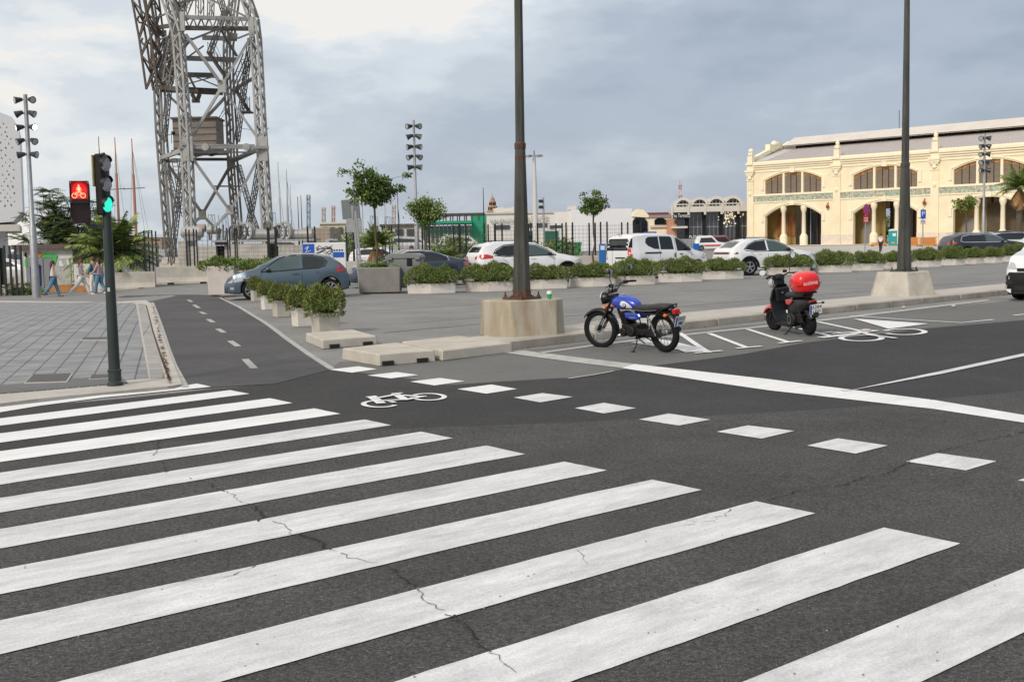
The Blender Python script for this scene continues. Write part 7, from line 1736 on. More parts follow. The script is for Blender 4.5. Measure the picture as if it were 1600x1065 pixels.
k = ppm(150); txt('VALENCIA', .75, galv, lb, ((790 - 760) / k, -.25, EYE + (377 - 346) / k), (R(90), 0, 0), 'wall_lettering', .02); txt('ANCE', 1.2, mat('pale_brown_lettering', (.50, .44, .39), .7), lb, ((842 - 760) / k, -.25, EYE + (376 - 343.5) / k), (R(90), 0, 0), 'wall_lettering', .02)
mb = MB()
for i in range(9): mb.box(((776 + i * 6.5 - 760) / k, 5, EYE + (377 - 327 - (i % 3)) / k), (.3 + (i % 2) * .5, 1, .5 + (i % 3) * .3))
mb.build('rooftop_plant', palec, lb)
grnw = mat('bright_green_panel', (.01, .30, .15), .5, var=.1, vscale=.6)
o_ = orgn(715, 135); gb = thing('green_building', 'bright green and glass harbour building with an open steel roof frame', 'building', o_)
blk(741, 762, 335, 135, 8, 'green_block', grnw, gb, o_); blk(662, 741, 353, 135, 8, 'glass_floor', mat('greenish_glass', (.20, .24, .22), .15, coat=.4, var=.4, vscale=.8), gb, o_)
blk(660, 742, 346, 135, 9, 'green_canopy', grnw, gb, o_, dy=-2, py0=350); blk(664, 742, 360, 135, 6, 'green_band', grnw, gb, o_, dy=-.4, py0=363.5)
k = ppm(135); mb = MB(); zt = EYE + (378.5 - 335) / k; z1 = EYE + (378.5 - 345) / k
for i in range(9): x = (664 + i * 11 - 715) / k; mb.bar((x, 0, z1), (x, 0, zt), .14); mb.bar((x, 6, z1), (x, 6, zt), .14); mb.bar((x, 0, zt), (x, 6, zt), .12)
mb.bar(((662 - 715) / k, 0, zt), ((762 - 715) / k, 0, zt), .2, .25); mb.bar(((662 - 715) / k, 6, zt), ((762 - 715) / k, 6, zt), .2); mb.build('steel_roof_frame', mat('dark_brown_steel', (.08, .06, .05), .6), gb)
mb = MB()
for i in range(12): x = (664 + i * 6.6 - 715) / k; mb.bar((x, -.3, 0), (x, -.3, z1), .10)
mb.build('mullions', palec, gb)
o_ = orgn(774, 420); tw = thing('church_tower', 'small tiered terracotta church tower rising behind the low harbour buildings', 'tower', o_); k = ppm(420); tcm = mat('terracotta_stone', (.38, .22, .15), .8)
for i, (w, y0, y1) in enumerate([(17, 336, 329), (13, 329, 321.5), (9, 321.5, 314)]):
    mb = MB(); z0, z1 = EYE + (377.5 - y0) / k, EYE + (377.5 - y1) / k; r_ = w / k / 2; mb.lathe([(r_, z0 - (40 if i == 0 else 0)), (r_, z1 - .8), (r_ * 1.12, z1 - .7), (r_ * 1.12, z1 - .3), (r_ * .8, z1)], n=8); mb.build('tower_tier', tcm, tw)
    mb = MB()
    for j in range(8): a = 2 * math.pi * (j + .5) / 8; mb.box((r_ * .96 * math.cos(a), r_ * .96 * math.sin(a), (z0 + z1) / 2 - .3), (.5, .5, (z1 - z0) * .5), rz=a)
    mb.build('tier_opening', dark, tw)
z0 = EYE + (377.5 - 314) / k; MB().lathe([(.9, z0), (.7, z0 + .8), (.1, z0 + 1.6), (.05, z0 + 2.8)], n=8).build('spire', tcm, tw)
# buildings behind the fence, left part of the port
def lowb(name, label, px0, px1, pyt, D, dep, m_, extra=()):
    o = orgn((px0 + px1) / 2, D); t = thing(name, label, 'building', o); blk(px0, px1, pyt, D, dep, 'wall', m_, t, o)
    for (nm, a, c, y0, y1, mm) in extra: blk(a, c, y0, D, .3, nm, mm, t, o, dy=-.3, py0=y1)
    return t
lowb('port_office', 'cream low port office behind the information board', 505, 545, 349, 170, 10, mat('pale_yellow_wall', (.55, .50, .36), .8), [('roof_edge', 503, 547, 347.5, 350, palec), ('window', 510, 517, 355, 364, winm), ('window', 522, 528, 355, 364, winm), ('window', 534, 540, 355, 364, winm)])
lowb('port_office', 'long pale building with a dark awning between palm and mast', 600, 665, 352, 165, 10, palec, [('awning', 598, 667, 350, 354.5, cst_d), ('window', 606, 616, 358, 368, winm), ('window', 622, 634, 358, 368, winm), ('window', 640, 655, 358, 368, winm), ('doorway', 618, 621, 362, 384, winm)])
lowb('port_shed', 'brownish low shed roof beyond the winch drums', 478, 520, 356, 140, 9, mat('tan_roof', (.34, .28, .22), .8, var=.2, vscale=.3), [('doorway', 486, 496, 366, 384, winm)])
lowb('port_shed', 'grey boarded wall behind the fence left of the crane', 190, 250, 381, 80, .4, mat('grey_hoarding', (.26, .265, .27), .7, var=.08, vscale=.8), [('panel_joint', 209, 209.6, 382, 420, dark), ('panel_joint', 229, 229.6, 382, 420, dark)])
lowb('port_terrace', 'far pale terrace of flats with many dark windows left of the crane', 190, 258, 371, 400, 12, mat('brick_far', (.36, .25, .20), .8), [('window_row', 194, 255, 374, 376, winm), ('roof_edge', 189, 259, 370, 371.5, palec)])
# white perforated building on the far left edge
o_ = orgn(-30, 120); pb = thing('perforated_building', 'white curved building with a pattern of small holes at the far edge', 'building', o_, R(22))
k = ppm(120); zt, zb0 = EYE + (394 - 178) / k, EYE + (394 - 352) / k
prof = [(-12, zb0), (0, zb0), (3.6, zb0 + .3), (4.6, zb0 + 1.4), (4.7, zt - 1.6), (4.1, zt - .5), (2.9, zt), (-12, zt + .4)]
mb = MB(); mb.sideprism([(x - 0.0, z) for x, z in prof], 0, 16); mb.build('shell', mat('white_cement_panel', (.70, .70, .71), .7, var=.03, vscale=.4), pb, smooth=35)
rh = random.Random(6); mb = MB()
for i in range(9):
    for j in range(22):
        x = -1.4 + i * .62 + (j % 2) * .31 + rh.uniform(-.1, .1); z = zb0 + 2.0 + j * .40 + rh.uniform(-.08, .08)
        if x > 4.3 or z > zt - .6 or rh.random() < .12: continue
        s = rh.uniform(.05, .12); mb.box((x, -.005, z), (s, .03, s * 1.9), M=Matrix.Rotation(rh.uniform(-.6, .6), 3, 'Y'))
mb.build('holes', mat('hole_shade', (.10, .10, .11), .9), pb)
MB().bx(-12, 4.2, 0, 16, zb0 - .7, zb0 - .0).build('soffit', palec, pb); blk(-60, 36, 352, 124, 9, 'ground_floor', whitew, pb, o_)
# ================================================================ FENCE ON CONCRETE BARRIERS
fpost = mat('black_fence_post', (.012, .014, .014), .5)
def jersey(L_):
    t = thing('concrete_barrier', 'b', 'barrier', (0, 0, 0), 0, 'concrete barriers in a row along the port fence'); pr = [(-.30, 0), (-.30, .12), (-.14, .34), (-.09, .86), (.09, .86), (.14, .34), (.30, .12), (.30, 0)]
    mb = MB(); vs = [(-L_ / 2, y, z) for y, z in pr] + [(L_ / 2, y, z) for y, z in pr]; n = len(pr)
    mb.add(vs, [tuple(range(n)), tuple(range(2 * n - 1, n - 1, -1))] + [(i, n + i, n + (i + 1) % n, (i + 1) % n) for i in range(n)]); mb.build('barrier_body', conc, t, bevel=.02)
    for s in (-1, 1): MB().box((s * L_ * .27, -.30, .05), (.30, .03, .10)).build('slot', dark, t)  # dark box on the face paints the shade of a slot
    return t
def fpt(px, D): return Vector(((px - 800) * D / F_PX, D, 0))
FA, FB = fpt(150, 55.0), fpt(1010, 62.0)
fd = (FB - FA); fl_ = fd.length; fd.normalize(); fa = math.atan2(fd.y, fd.x)
j0 = jersey(2.8); n_b = int(fl_ / 2.86)
blab = ['under the wall of the kiosk', 'just right of the kiosk', 'under the orange masts', 'between the cycle lane and the crane foot', 'beside the leafy square planter']
for i in range(n_b):
    q = FA + fd * (1.4 + i * 2.86); pxc = q.x / q.y * F_PX + 800; 
    lab = f'concrete barrier of the fence row {blab[i]}' if i < 5 else 'concrete barrier of the fence row hidden for the most part behind the parked cars'
    if pxc > 480 and pxc < 560: pass
    copy_tree(j0, None, Vector((q.x, q.y, G(q.x, q.y))), fa + .01 * math.sin(i * 3), lab)
for ch in list(j0.children): bpy.data.objects.remove(ch)
bpy.data.objects.remove(j0)
fence = thing('mesh_fence', 'black steel mesh fence standing behind the concrete barriers across the port edge', 'fence', (FA.x, FA.y, 0), fa)
mbp = []
for r_, dy in ((0, .35), (1, 3.2)):
    x = .4
    while x < fl_:
        q = FA + fd * x; z = G(q.x, q.y)
        for k in (0, .36): mb = MB(); mb.bx(x + k - .035, x + k + .035, dy - .035, dy + .035, z + .02, 2.64 + z * .3); mb.build('post', fpost, fence)
        x += 1.93 if x > fl_ * .42 else 2.0 if r_ else 1.95
    mb = MB(); n = int(fl_ / .22)
    for i in range(n): x = i * .22; q = FA + fd * x; z = G(q.x, q.y); mb.bx(x - .003, x + .003, dy - .003, dy + .003, z + .15, 2.5 + z * .3)
    for i in range(12):
        for k in range(12): x0, x1 = fl_ * k / 12, fl_ * (k + 1) / 12; z = G(*(FA + fd * (x0 + x1) / 2).xy); mb.bar((x0, dy, z + .2 + i * .205), (x1, dy, z + .2 + i * .205), .006)
    mb.build('wire_mesh', mat('fence_wire', (.05, .055, .05), .6), fence, fix=False)
GA, GBp = fpt(-30, 53.0), fpt(38, 53.0)
gt = thing('screened_fence', 'dark green screened fence section beside the kiosk at the far edge', 'fence', (GA.x, GA.y, G(GA.x, 53)))
mb = MB(); W_ = GBp.x - GA.x
for i in range(9): mb.bx(W_ * i / 8 - .04, W_ * i / 8 + .04, -.04, .04, .0, 2.3)
mb.build('posts', fpost, gt); MB().bx(0, W_ * .62, .05, .08, .5, 2.2).build('screen', mat('dark_green_screen', (.008, .02, .014), .8), gt)
for i, (px, lab) in enumerate([(-8, 'pale concrete barrier at the very edge in front of the screened fence'), (22, 'concrete barrier between the screened fence and the kiosk')]):
    q = P(px, 459 if i == 0 else 454); t = thing('concrete_barrier', lab, 'barrier', q, .05, 'concrete barriers in a row along the port fence'); MB().sideprism([(-.9, 0), (.9, 0), (.86, .8), (-.86, .8)], -.25, .25).build('barrier_body', conc, t, bevel=.03)
# ================================================================ KIOSK
kb_ = P(75, 456); KD = kb_.y; kk = ppm(KD)
kio = thing('utility_kiosk', 'white graffiti covered utility kiosk with grey metal doors beside the palm', 'kiosk', kb_)
def kx(px): return (px - 75) / kk
def kz(py): return (456 - py) / kk
def kbox(x0, x1, y0, y1, d0, d1, name, m_): return MB().bx(kx(x0), kx(x1), d0, d1, kz(y1), kz(y0)).build(name, m_, kio)
kw_ = mat('graffiti_wall_white', (.62, .61, .57), .8, var=.16, vscale=1.6)
kbox(40, 116, 388, 456, 0, 3.5, 'wall', kw_); kbox(27, 42, 389, 455, .8, 3.4, 'side_wall', mat('grey_side_wall', (.40, .41, .40), .85, var=.2, vscale=3)); kbox(26, 119, 382, 389, -.35, 3.7, 'roof', mat('brown_roof_slab', (.12, .08, .07), .8, var=.2, vscale=3))  # side wall a darker grey than the front wall
kbox(43, 85, 402, 453, -.04, 0, 'metal_door', mat('grey_metal_door', (.22, .23, .24), .5, var=.12, vscale=4)); kbox(87, 113, 404, 447, -.035, 0, 'grille_panel', mat('pale_grille', (.40, .41, .39), .7, var=.3, vscale=9))
for x in (56, 70): kbox(x, x + .7, 403, 452, -.05, -.03, 'door_seam', seamm)
def blob(name, pts, c): MB().sideprism([(kx(a), kz(b_)) for a, b_ in pts], -.062, -.052).build(name, mat('graffiti_' + name, c, .7), kio)
blob('orange_graffiti', [(54, 399), (57, 394), (63, 393), (69, 396), (70, 400), (66, 402), (58, 401)], (.65, .18, .03))
blob('green_graffiti', [(68, 400), (72, 395), (80, 397), (88, 396), (93, 400), (91, 408), (88, 416), (84, 412), (86, 404), (78, 402), (70, 403)], (.06, .42, .08))
blob('green_graffiti', [(42, 406), (45, 403), (46, 412), (44, 418), (42, 414)], (.08, .45, .10)); blob('black_tag', [(41, 398), (45, 393), (46, 396), (43, 400), (47, 399), (45, 402)], (.03, .03, .03)); blob('purple_tag', [(57, 407), (60, 405), (61, 409), (58, 411)], (.16, .14, .35))
blob('paper_notice', [(95, 408), (99, 407), (103, 416), (96, 417)], (.7, .7, .7)); blob('paper_notice', [(107, 407), (111, 407), (111, 415), (108, 414)], (.7, .7, .7))
kbox(80, 117, 445, 457, -.25, 0, 'orange_base', mat('orange_earth', (.42, .20, .08), .9, var=.25, vscale=3)); kbox(48, 77, 451, 462, -.8, -.1, 'concrete_step', conc)
q = P(150, 456); lw = thing('low_wall', 'low white wall joining the kiosk to the fence behind the walkers', 'wall', q); k = ppm(q.y)
MB().bx(-33 / k, 34 / k, 0, .3, 0, 44 / k).build('wall', kw_, lw); MB().bx(-33 / k, 38 / k, -.2, 0, 0, 11 / k).build('orange_base', MATS['orange_earth'], lw)
q = P(66, 459); bn = thing('litter_bin', 'dark blue litter bin in front of the kiosk door', 'bin', (q.x, q.y - .6, q.z), 0); k = ppm(q.y)
MB().lathe([(.22, .34), (.27, .40), (.29, 1.25)], n=4, ang0=R(45)).build('bin_body', mat('dark_blue_plastic', (.015, .035, .20), .45), bn, bevel=.03); MB().lathe([(.31, 1.25), (.31, 1.30), (.2, 1.40)], n=4, ang0=R(45)).build('lid', MATS['dark_blue_plastic'], bn, bevel=.02); MB().bx(-.03, .03, .1, .16, 0, 1.2).build('post', fpost, bn)
sh = shrub('weeds growing at the corner of the kiosk beside the lamp step', .9, .3, .5, 700, 91, cat='weeds', spiky=True, ln=.12, w=(.5, .2, .3, 0)); sh.location = P(33, 461)
sh = shrub('leafy creeper spilling over the far planter beside the hatchback nose', .72, .4, .36, 1500, 92, cat='shrub', w=(.6, .2, .2, 0), ln=.10)
q = P(345, 463); qq = thing('square_planter', 'large far planter with a creeper in front of the crane base', 'planter', (q.x, q.y + .5, q.z), .06); k = ppm(q.y); w_ = 42 / k / 2
MB().prism([(-w_ * .95, -.5), (w_ * .95, -.5), (w_ * .95, .5), (-w_ * .95, .5)], .05, 1.05, top=[(-w_, -.52), (w_, -.52), (w_, .52), (-w_, .52)]).build('planter_body', planterm2, qq, bevel=.02); MB().bx(-w_ * .9, w_ * .9, -.45, .45, 1.02, 1.06).build('soil', soilm, qq)
sh.location = (q.x, q.y + .4, q.z + .92)
sh = shrub('low hedge behind the hatchback roof at the foot of the winch', 1.0, .4, .42, 1500, 93, cat='shrub', w=(.4, .2, .4, 0), ln=.10); q = at(398, 420, 50); sh.location = (q.x, 50, .7)
# ================================================================ FLOODLIGHT MASTS
def flood_mast(label, px, pyb, top, D, n, gap, first, lit=(), w=.11, head=.19, spread=.48, rz=0, zb=None):
    q = P(px, pyb) if D is None else fpt(px, D); z = q.z if D is None else G(q.x, D); D = q.y; k = ppm(D)
    t = thing('floodlight_mast', label, 'floodlight mast', (q.x, q.y, z), rz, 'floodlight masts with rows of round lamps')
    hor = 377 - .02 * (px - 800); H = EYE - z + (hor - top) / k
    MB().tube([(0, 0, 0), (0, 0, H * .35), (0, 0, H * .36), (0, 0, H)], [w * 1.15, w, w * .7, w * .55], 10).build('pole', galv, t, smooth=60)
    for i in range(n):
        zz = EYE - z + (hor - first - gap * i) / k; MB().box((0, 0, zz), (spread * 2.0, .06, .06)).build('cross_arm', galv, t)
        for s in (-1, 1):
            M_ = Matrix.Rotation(R(s * (52 + 14 * ((i * 2) % 3))), 3, 'Z') @ Matrix.Rotation(R(100 + (i % 2) * 12), 3, 'X'); c = Vector((s * spread, -.12, zz - .02))
            l_ = MB().lathe([(.05, -.22), (head * .55, -.16), (head * .8, .0), (head, .10), (head * 1.02, .12)], c, 14, M=M_).build('floodlight', mat('floodlight_grey', (.055, .058, .06), .4, metal=.4), t, smooth=50)
            MB().lathe([(head * .95, .105), (head * .95, .118), (0, .13)], c, 14, M=M_).build('lamp_glass', mat('lit_lamp', (1, .9, .7), .3, emit=(1, .93, .78, 6)) if (i, s) in lit else mat('lamp_glass', (.38, .40, .42), .15, coat=.5), l_)
    return t
flood_mast('nearest floodlight mast with two glowing lamps in front of the graffiti kiosk', 57, 465, 152, None, 5, 20.8, 160, ((2, -1), (2, 1)), .15, .155, .30)
flood_mast('floodlight mast rising above the small leaning tree behind the dark saloon', 655, 0, 191, 60, 5, 15.6, 200, (), .11, .155, .25)
flood_mast('floodlight mast standing in front of the third arch of the yellow hall', 1537, 0, 211, 82, 5, 12.3, 218, (), .12, .19, .25)
q = fpt(840, 120); t = thing('ring_lamp_mast', 'tall slim white mast with a flat ring of lamps right of the middle lamp post', 'lamp mast', q); k = ppm(120); H = EYE + (376 - 246) / k
MB().tube([(0, 0, 0), (0, 0, H)], [.36, .15], 12).build('pole', mat('mast_white', (.6, .58, .55), .6), t, smooth=60)
for j in range(8): a = j * R(45); MB().bar((0, 0, H), (math.cos(a) * .75, math.sin(a) * .75, H + .1), .06).box((math.cos(a) * .72, math.sin(a) * .72, H + .05), (.42, .30, .16), rz=a).build('lamp_head', galv, t)
MB().tube([(0, 0, H), (0, 0, H + .6)], .05, 6).build('tip', black, t)
q = fpt(853, 75); t = thing('camera_mast', 'short thin grey mast with two small floodlights beside the tall ring mast', 'lamp mast', q); k = ppm(75); H = EYE + (376 - 309) / k
MB().tube([(0, 0, 0), (0, 0, H)], [.09, .05], 8).build('pole', galv, t)
for i in (0, 1): MB().box((-.18, -.05, H - .25 - i * .38), (.22, .2, .2), rz=.4).bar((0, 0, H - .2 - i * .38), (-.18, 0, H - .2 - i * .38), .04).build('floodlight', MATS['floodlight_grey'], t)
# ================================================================ SHIPS, MASTS, PORT CRANES
def smast(label, px, pyt, pyb, D, r, m_, yards=(), stays=(), top=None, name='ship_mast', grp=None):
    q = fpt(px, D); k = ppm(D); hor = 377 - .02 * (px - 800); z1, z0 = EYE + (hor - pyt) / k, -1.0
    t = thing(name, label, 'mast', (q.x, q.y, 0), 0, grp); zm = EYE + (hor - (pyt + 55)) / k
    MB().tube([(0, 0, z0), (0, 0, zm)], [r * 1.2, r], 8).build('lower_mast', m_, t, smooth=60); MB().tube([(0, 0, zm), (0, 0, z1)], [r * .6, r * .35], 8).build('top_mast', top or m_, t, smooth=60)
    for (py, w) in yards: z = EYE + (hor - py) / k; MB().tube([(-w / k, 0, z), (w / k, 0, z + .1)], [.05, .05], 6).build('yard', cst_d, t)
    for dx in stays: MB().bar((0, 0, z1 - 1), (dx / k, .4, -.5), .022).build('stay', cst_d, t)
    return t
orm = mat('varnished_orange_mast', (.44, .19, .11), .5); wm = mat('white_mast_paint', (.62, .63, .65), .4)
smast('tallest orange ship mast with a yard, next to the crane leg', 219, 219, 420, 130, .15, orm, [(296, 17)], (-14, 18, 26), name='tall_ship_mast', grp='orange masts of the sailing ship'); smast('orange ship mast in the middle of the group of masts', 193, 217, 420, 132, .14, orm, [(297, 12)], (-12, 14), name='tall_ship_mast', grp='orange masts of the sailing ship'); smast('rearmost dark ship mast above the traffic light head', 168, 216, 420, 134, .11, cst_d, (), (10,), name='tall_ship_mast', grp='orange masts of the sailing ship')
for i, (px, py, D, r, m_, st, lab) in enumerate([(443, 254, 125, .16, wm, (10, -6), 'tallest white yacht mast right of the crane tower'), (456, 266, 140, .10, galv, (9, 14, -5), 'grey yacht mast with a leaning stay right of the tallest white one'), (461, 290, 150, .08, galv, (), 'short thin yacht mast close to the grey one'), (472, 308, 90, .06, black, (), 'left one of two short black poles behind the fence'), (477, 306, 90, .06, black, (), 'right one of two short black poles behind the fence'),
        (572, 310, 100, .07, galv, (), 'thin grey mast behind the planter tree'), (627, 300, 80, .05, black, (5, 9), 'thin black yacht mast left of the second floodlight mast'), (607, 308, 110, .05, galv, (), 'faint yacht mast between palm and black mast'), (760, 294, 95, .07, black, (), 'black pole beside the bright green block'), (803, 0, 90, .05, black, (), 'x')]):
    if lab != 'x': smast(lab, px, py, 400, D, r, m_, (), st, name='yacht_mast', grp='yacht masts and poles beyond the fence')
def gantry(label, px, pyt, wpx, D, m_, kind):
    q = fpt(px, D); k = ppm(D); hor = 377 - .02 * (px - 800); H = EYE + (hor - pyt) / k; w = wpx / k; t = thing('port_crane', label, 'port crane', q, 0, 'far gantry cranes of the container port'); th = 1.3 / k * .9
    if kind == 0:      # portal seen square on
        for s in (-1, 1): MB().bar((s * w * .5, 0, 0), (s * w * .30, 0, H), th).bar((s * w * .5, 12, 0), (s * w * .30, 12, H), th).build('leg', m_, t)
        MB().bar((-w * .32, 0, H), (w * .32, 0, H), th * 1.3).bar((-w * .42, 0, H * .55), (w * .42, 0, H * .55), th * 1.2).bar((-w * .42, 0, H * .55), (0, 0, H), th * .6).bar((w * .42, 0, H * .55), (0, 0, H), th * .6).build('cross_beam', m_, t)
    else:              # tower with raised boom
        mb = MB(); lat(mb, (-w * .3, 0, 0), (-w * .1, 0, H), w * .34, th=th, zz=th * .6, seg=8); mb.build('tower', m_, t, fix=False); MB().bar((-w * .8, 0, 0), (-w * .1, 0, H * .4), th).bar((w * .5, 0, 0), (0, 0, H * .4), th).build('brace', m_, t)
    return t
pcb = mat('port_crane_blue_hazed', (.27, .34, .41), .7); pcr = mat('port_crane_red_hazed', (.48, .34, .30), .7); pcs = mat('port_crane_sand', (.46, .42, .39), .7)  # blue and red paled and greyed: distance haze put into the paint
for a in [('first far blue gantry crane seen between the crane legs', 337, 336, 16, 900, pcb, 0), ('second far blue gantry crane behind the big gear wheels', 358, 338, 14, 900, pcb, 0), ('far blue gantry crane just right of the crane tower', 432, 333, 14, 900, pcb, 0), ('far blue crane with a tall raised boom', 490, 305, 12, 900, pcb, 1), ('sand coloured far crane left of the red one', 513, 324, 12, 900, pcs, 1), ('far red crane behind the road sign', 528, 322, 11, 900, pcr, 1), ('sand coloured far crane left of the floodlight mast', 622, 320, 12, 900, pcs, 1),
          ('far blue gantry crane right of the planter tree', 588, 338, 14, 900, pcb, 0), ('far blue gantry crane beside the thin black mast', 610, 339, 12, 900, pcb, 0)]: gantry(*a)
# ================================================================ SIGNS AND STREET FURNITURE
gsg = mat('sign_back_grey', (.20, .21, .22), .4, metal=.4); wsg = mat('sign_white', (.7, .7, .7), .5); bsg = mat('sign_blue', (.01, .09, .45), .45)
q = fpt(565, 43.5); k = ppm(43.5); t = thing('road_sign', 'grey back of a square road sign on a leaning post behind the big planter', 'road sign', q, 0)
def z43(py): return EYE + (381.7 - py) / k
MB().bar((-.02, 0, 0), (-.20, 0, z43(312)), .08).bar((.10, .0, 0), (-.10, 0, z43(330)), .07).build('post', galv, t)
MB().box((-.27, -.0, z43(327)), (28 / k, .04, 30 / k), M=Matrix.Rotation(R(-3), 3, 'Y')).build('sign_plate', gsg, t, bevel=.02); MB().box((-.17, .0, z43(352)), (24 / k, .04, 23 / k)).build('lower_plate', galv, t, bevel=.02); MB().bar((-.22, -.04, z43(313)), (-.20, -.04, z43(342)), .06).build('rail', galv, t)
q = fpt(511, 47); k = ppm(47); t = thing('information_board', 'white information board with a blue panel and a ship drawing behind the hatchback', 'sign', q, .0); z_ = lambda py: EYE + (382.8 - py) / k
MB().bx(-34 / k, 33 / k, 0, .10, z_(424), z_(379)).build('board', wsg, t, bevel=.02); MB().bx(-34 / k, -16 / k, -.02, -.005, z_(405), z_(380.5)).build('blue_panel', bsg, t); MB().bx(13 / k, 30 / k, -.02, -.005, z_(402), z_(394)).build('blue_panel', bsg, t)
MB().bar((-30 / k, -.03, z_(388)), (-24 / k, -.03, z_(384)), .03).bar((-24 / k, -.03, z_(384)), (-28 / k, -.03, z_(391)), .03).bar((-30 / k, -.03, z_(393)), (-21 / k, -.03, z_(391)), .02).build('logo_mark', wsg, t)
rd = random.Random(2)
for i in range(7):
    mb = MB()
    pts = [(-13 / k + j * 5 / k + rd.uniform(-1, 1) / k, -.012, z_(386 + (i % 4) * 4 + rd.uniform(-3, 3))) for j in range(6)]; mb.tube(pts, .012, 4).build('drawn_line', ink, t)
for j in range(5): MB().bx(10 / k + j * 4 / k, 12.5 / k + j * 4 / k, -.02, -.01, z_(392), z_(390)).build('drawn_window', ink, t)
q = fpt(637, 40.3); k = ppm(40.3); t = thing('waste_container', 'grey wheeled waste container with a domed lid between planter and dark saloon', 'waste container', q, -.06); grc = mat('grey_plastic', (.20, .205, .205), .5, var=.1, vscale=2)
MB().prism([(-.52, -.42), (.52, -.42), (.52, .42), (-.52, .42)], .17, 1.18, top=[(-.60, -.48), (.60, -.48), (.60, .48), (-.60, .48)]).build('container_body', grc, t, bevel=.03); MB().sideprism([(-.63, 1.18), (.63, 1.18), (.60, 1.30), (.42, 1.36), (-.42, 1.36), (-.60, 1.30)], -.50, .50).build('lid', grc, t, bevel=.02)
for s in (-1, 1): MB().box((s * .48, -.52, 1.20), (.16, .08, .10)).build('lid_hinge', grc, t)
MB().box((.20, -.47, 1.06), (.20, .04, .28)).build('dark_opening', black, t, bevel=.03)
for s in (-1, 1): MB().lathe([(.10, -.03), (.10, .03)], (s * .42, -.36, .10), 14, axis='Y').build('wheel', tyre, t)
def signpost(name, label, px, D, pyb): q = fpt(px, D); t = thing(name, label, 'road sign', q, 0); return t, ppm(D), (lambda py: EYE + (377 - .02 * (px - 800) - py) / ppm(D))
t, k, z_ = signpost('parking_sign', 'blue parking sign on a grey post in front of the yellow hall', 1443, 70, 385)
MB().tube([(0, .03, 0), (0, .03, z_(326))], .035, 8).build('post', galv, t); sp_ = MB().bx(-4 / k, 4 / k, -.02, .0, z_(342), z_(328)).build('sign_plate', bsg, t); txt('P', .40, wsg, sp_, (-.01, -.03, z_(334.5)), (R(90), 0, 0), 'sign_lettering', .003); MB().bx(-4.5 / k, 4 / k, -.02, 0, z_(350), z_(343.5)).build('lower_plate', wsg, t)
mb = MB(); [mb.bx(-3.5 / k, 3 / k, -.03, -.02, z_(345.2 + i * 2), z_(344.6 + i * 2)) for i in range(3)]; mb.build('small_print', ink, t)
t, k, z_ = signpost('no_parking_sign', 'round no stopping sign above a red and white plate before the second arch', 1354, 75, 385); rsg = mat('sign_red', (.50, .01, .02), .45)
MB().tube([(-.06, .03, 0), (0, .03, z_(322))], .035, 8).build('post', galv, t); q = z_(328); mm = MB().lathe([(.36, .0), (.36, .02)], (.04, -.04, q), 24, axis='Y').build('sign_plate', rsg, t); mm.scale = (.62, 1, 1); m2 = MB().lathe([(.27, -.005), (.27, .02)], (.04, -.05, q), 24, axis='Y').build('blue_disc', bsg, t); m2.scale = (.62, 1, 1)
MB().bar((-.12, -.07, q + .17), (.16, -.07, q - .17), .07, .01, up=(0, 1, 0)).bar((.16, -.075, q + .17), (-.12, -.075, q - .17), .07, .01, up=(0, 1, 0)).build('red_cross', rsg, t)
MB().bx(-3.8 / k, 3.8 / k, -.02, 0, z_(348), z_(337.5)).build('lower_plate', rsg, t); mb = MB(); [mb.bx(-3 / k, 3 / k, -.03, -.02, z_(341 + i * 2.6), z_(340.2 + i * 2.6)) for i in range(3)]; mb.build('lettering_lines', wsg, t)
# portable toilet, site fence, bench blocks
q = P(1395, 384); t = thing('portable_toilet', 'turquoise portable toilet with a white roof beside the second lamp post', 'toilet', q, -.3); tq = mat('turquoise_plastic', (.01, .30, .30), .5)
MB().bx(-.58, .58, -.55, .55, .0, 2.1).build('cabin', tq, t, bevel=.04); MB().sideprism([(-.60, 2.1), (.60, 2.1), (.5, 2.3), (0, 2.38), (-.5, 2.3)], -.6, .6).build('roof', wsg, t); MB().bx(-.05, .40, -.57, -.555, 1.35, 1.75).build('notice', wsg, t); MB().bx(-.2, .25, -.57, -.555, .3, .55).build('orange_sticker', mat('orange_plastic', (.70, .25, .04), .6), t)
for i, (px, w) in enumerate([(1424, 22), (1450, 26), (1373, 24)]):
    q = P(px, 384.5); k = ppm(q.y); t = thing('site_barrier', ['orange plastic barrier just right of the second lamp post', 'orange plastic barrier nearest the parking sign post', 'low orange barrier left of the turquoise toilet'][i], 'barrier', q, -.2 + i * .1, 'orange site barriers at the yellow hall'); W_ = w / k
    mb = MB(); n = 14 if i < 2 else 3
    for j in range(n + 1): mb.bx(-W_ / 2 + W_ * j / n - .025, -W_ / 2 + W_ * j / n + .025, -.02, .02, .1, 1.15 if i < 2 else .5)
    for z in ((.1, .6, 1.12) if i < 2 else (.15, .5)): mb.bx(-W_ / 2, W_ / 2, -.03, .03, z - .05, z + .05)
    mb.build('barrier_panel', MATS['orange_plastic'], t); MB().bx(-W_ / 2 + .1, W_ / 2 - .1, .04, .05, .1, 1.05 if i < 2 else .4).build('netting', mat('orange_net', (.55, .30, .12), .8), t); [MB().box((s * W_ * .42, 0, .05), (.3, .6, .1)).build('foot', trim, t) for s in (-1, 1)]
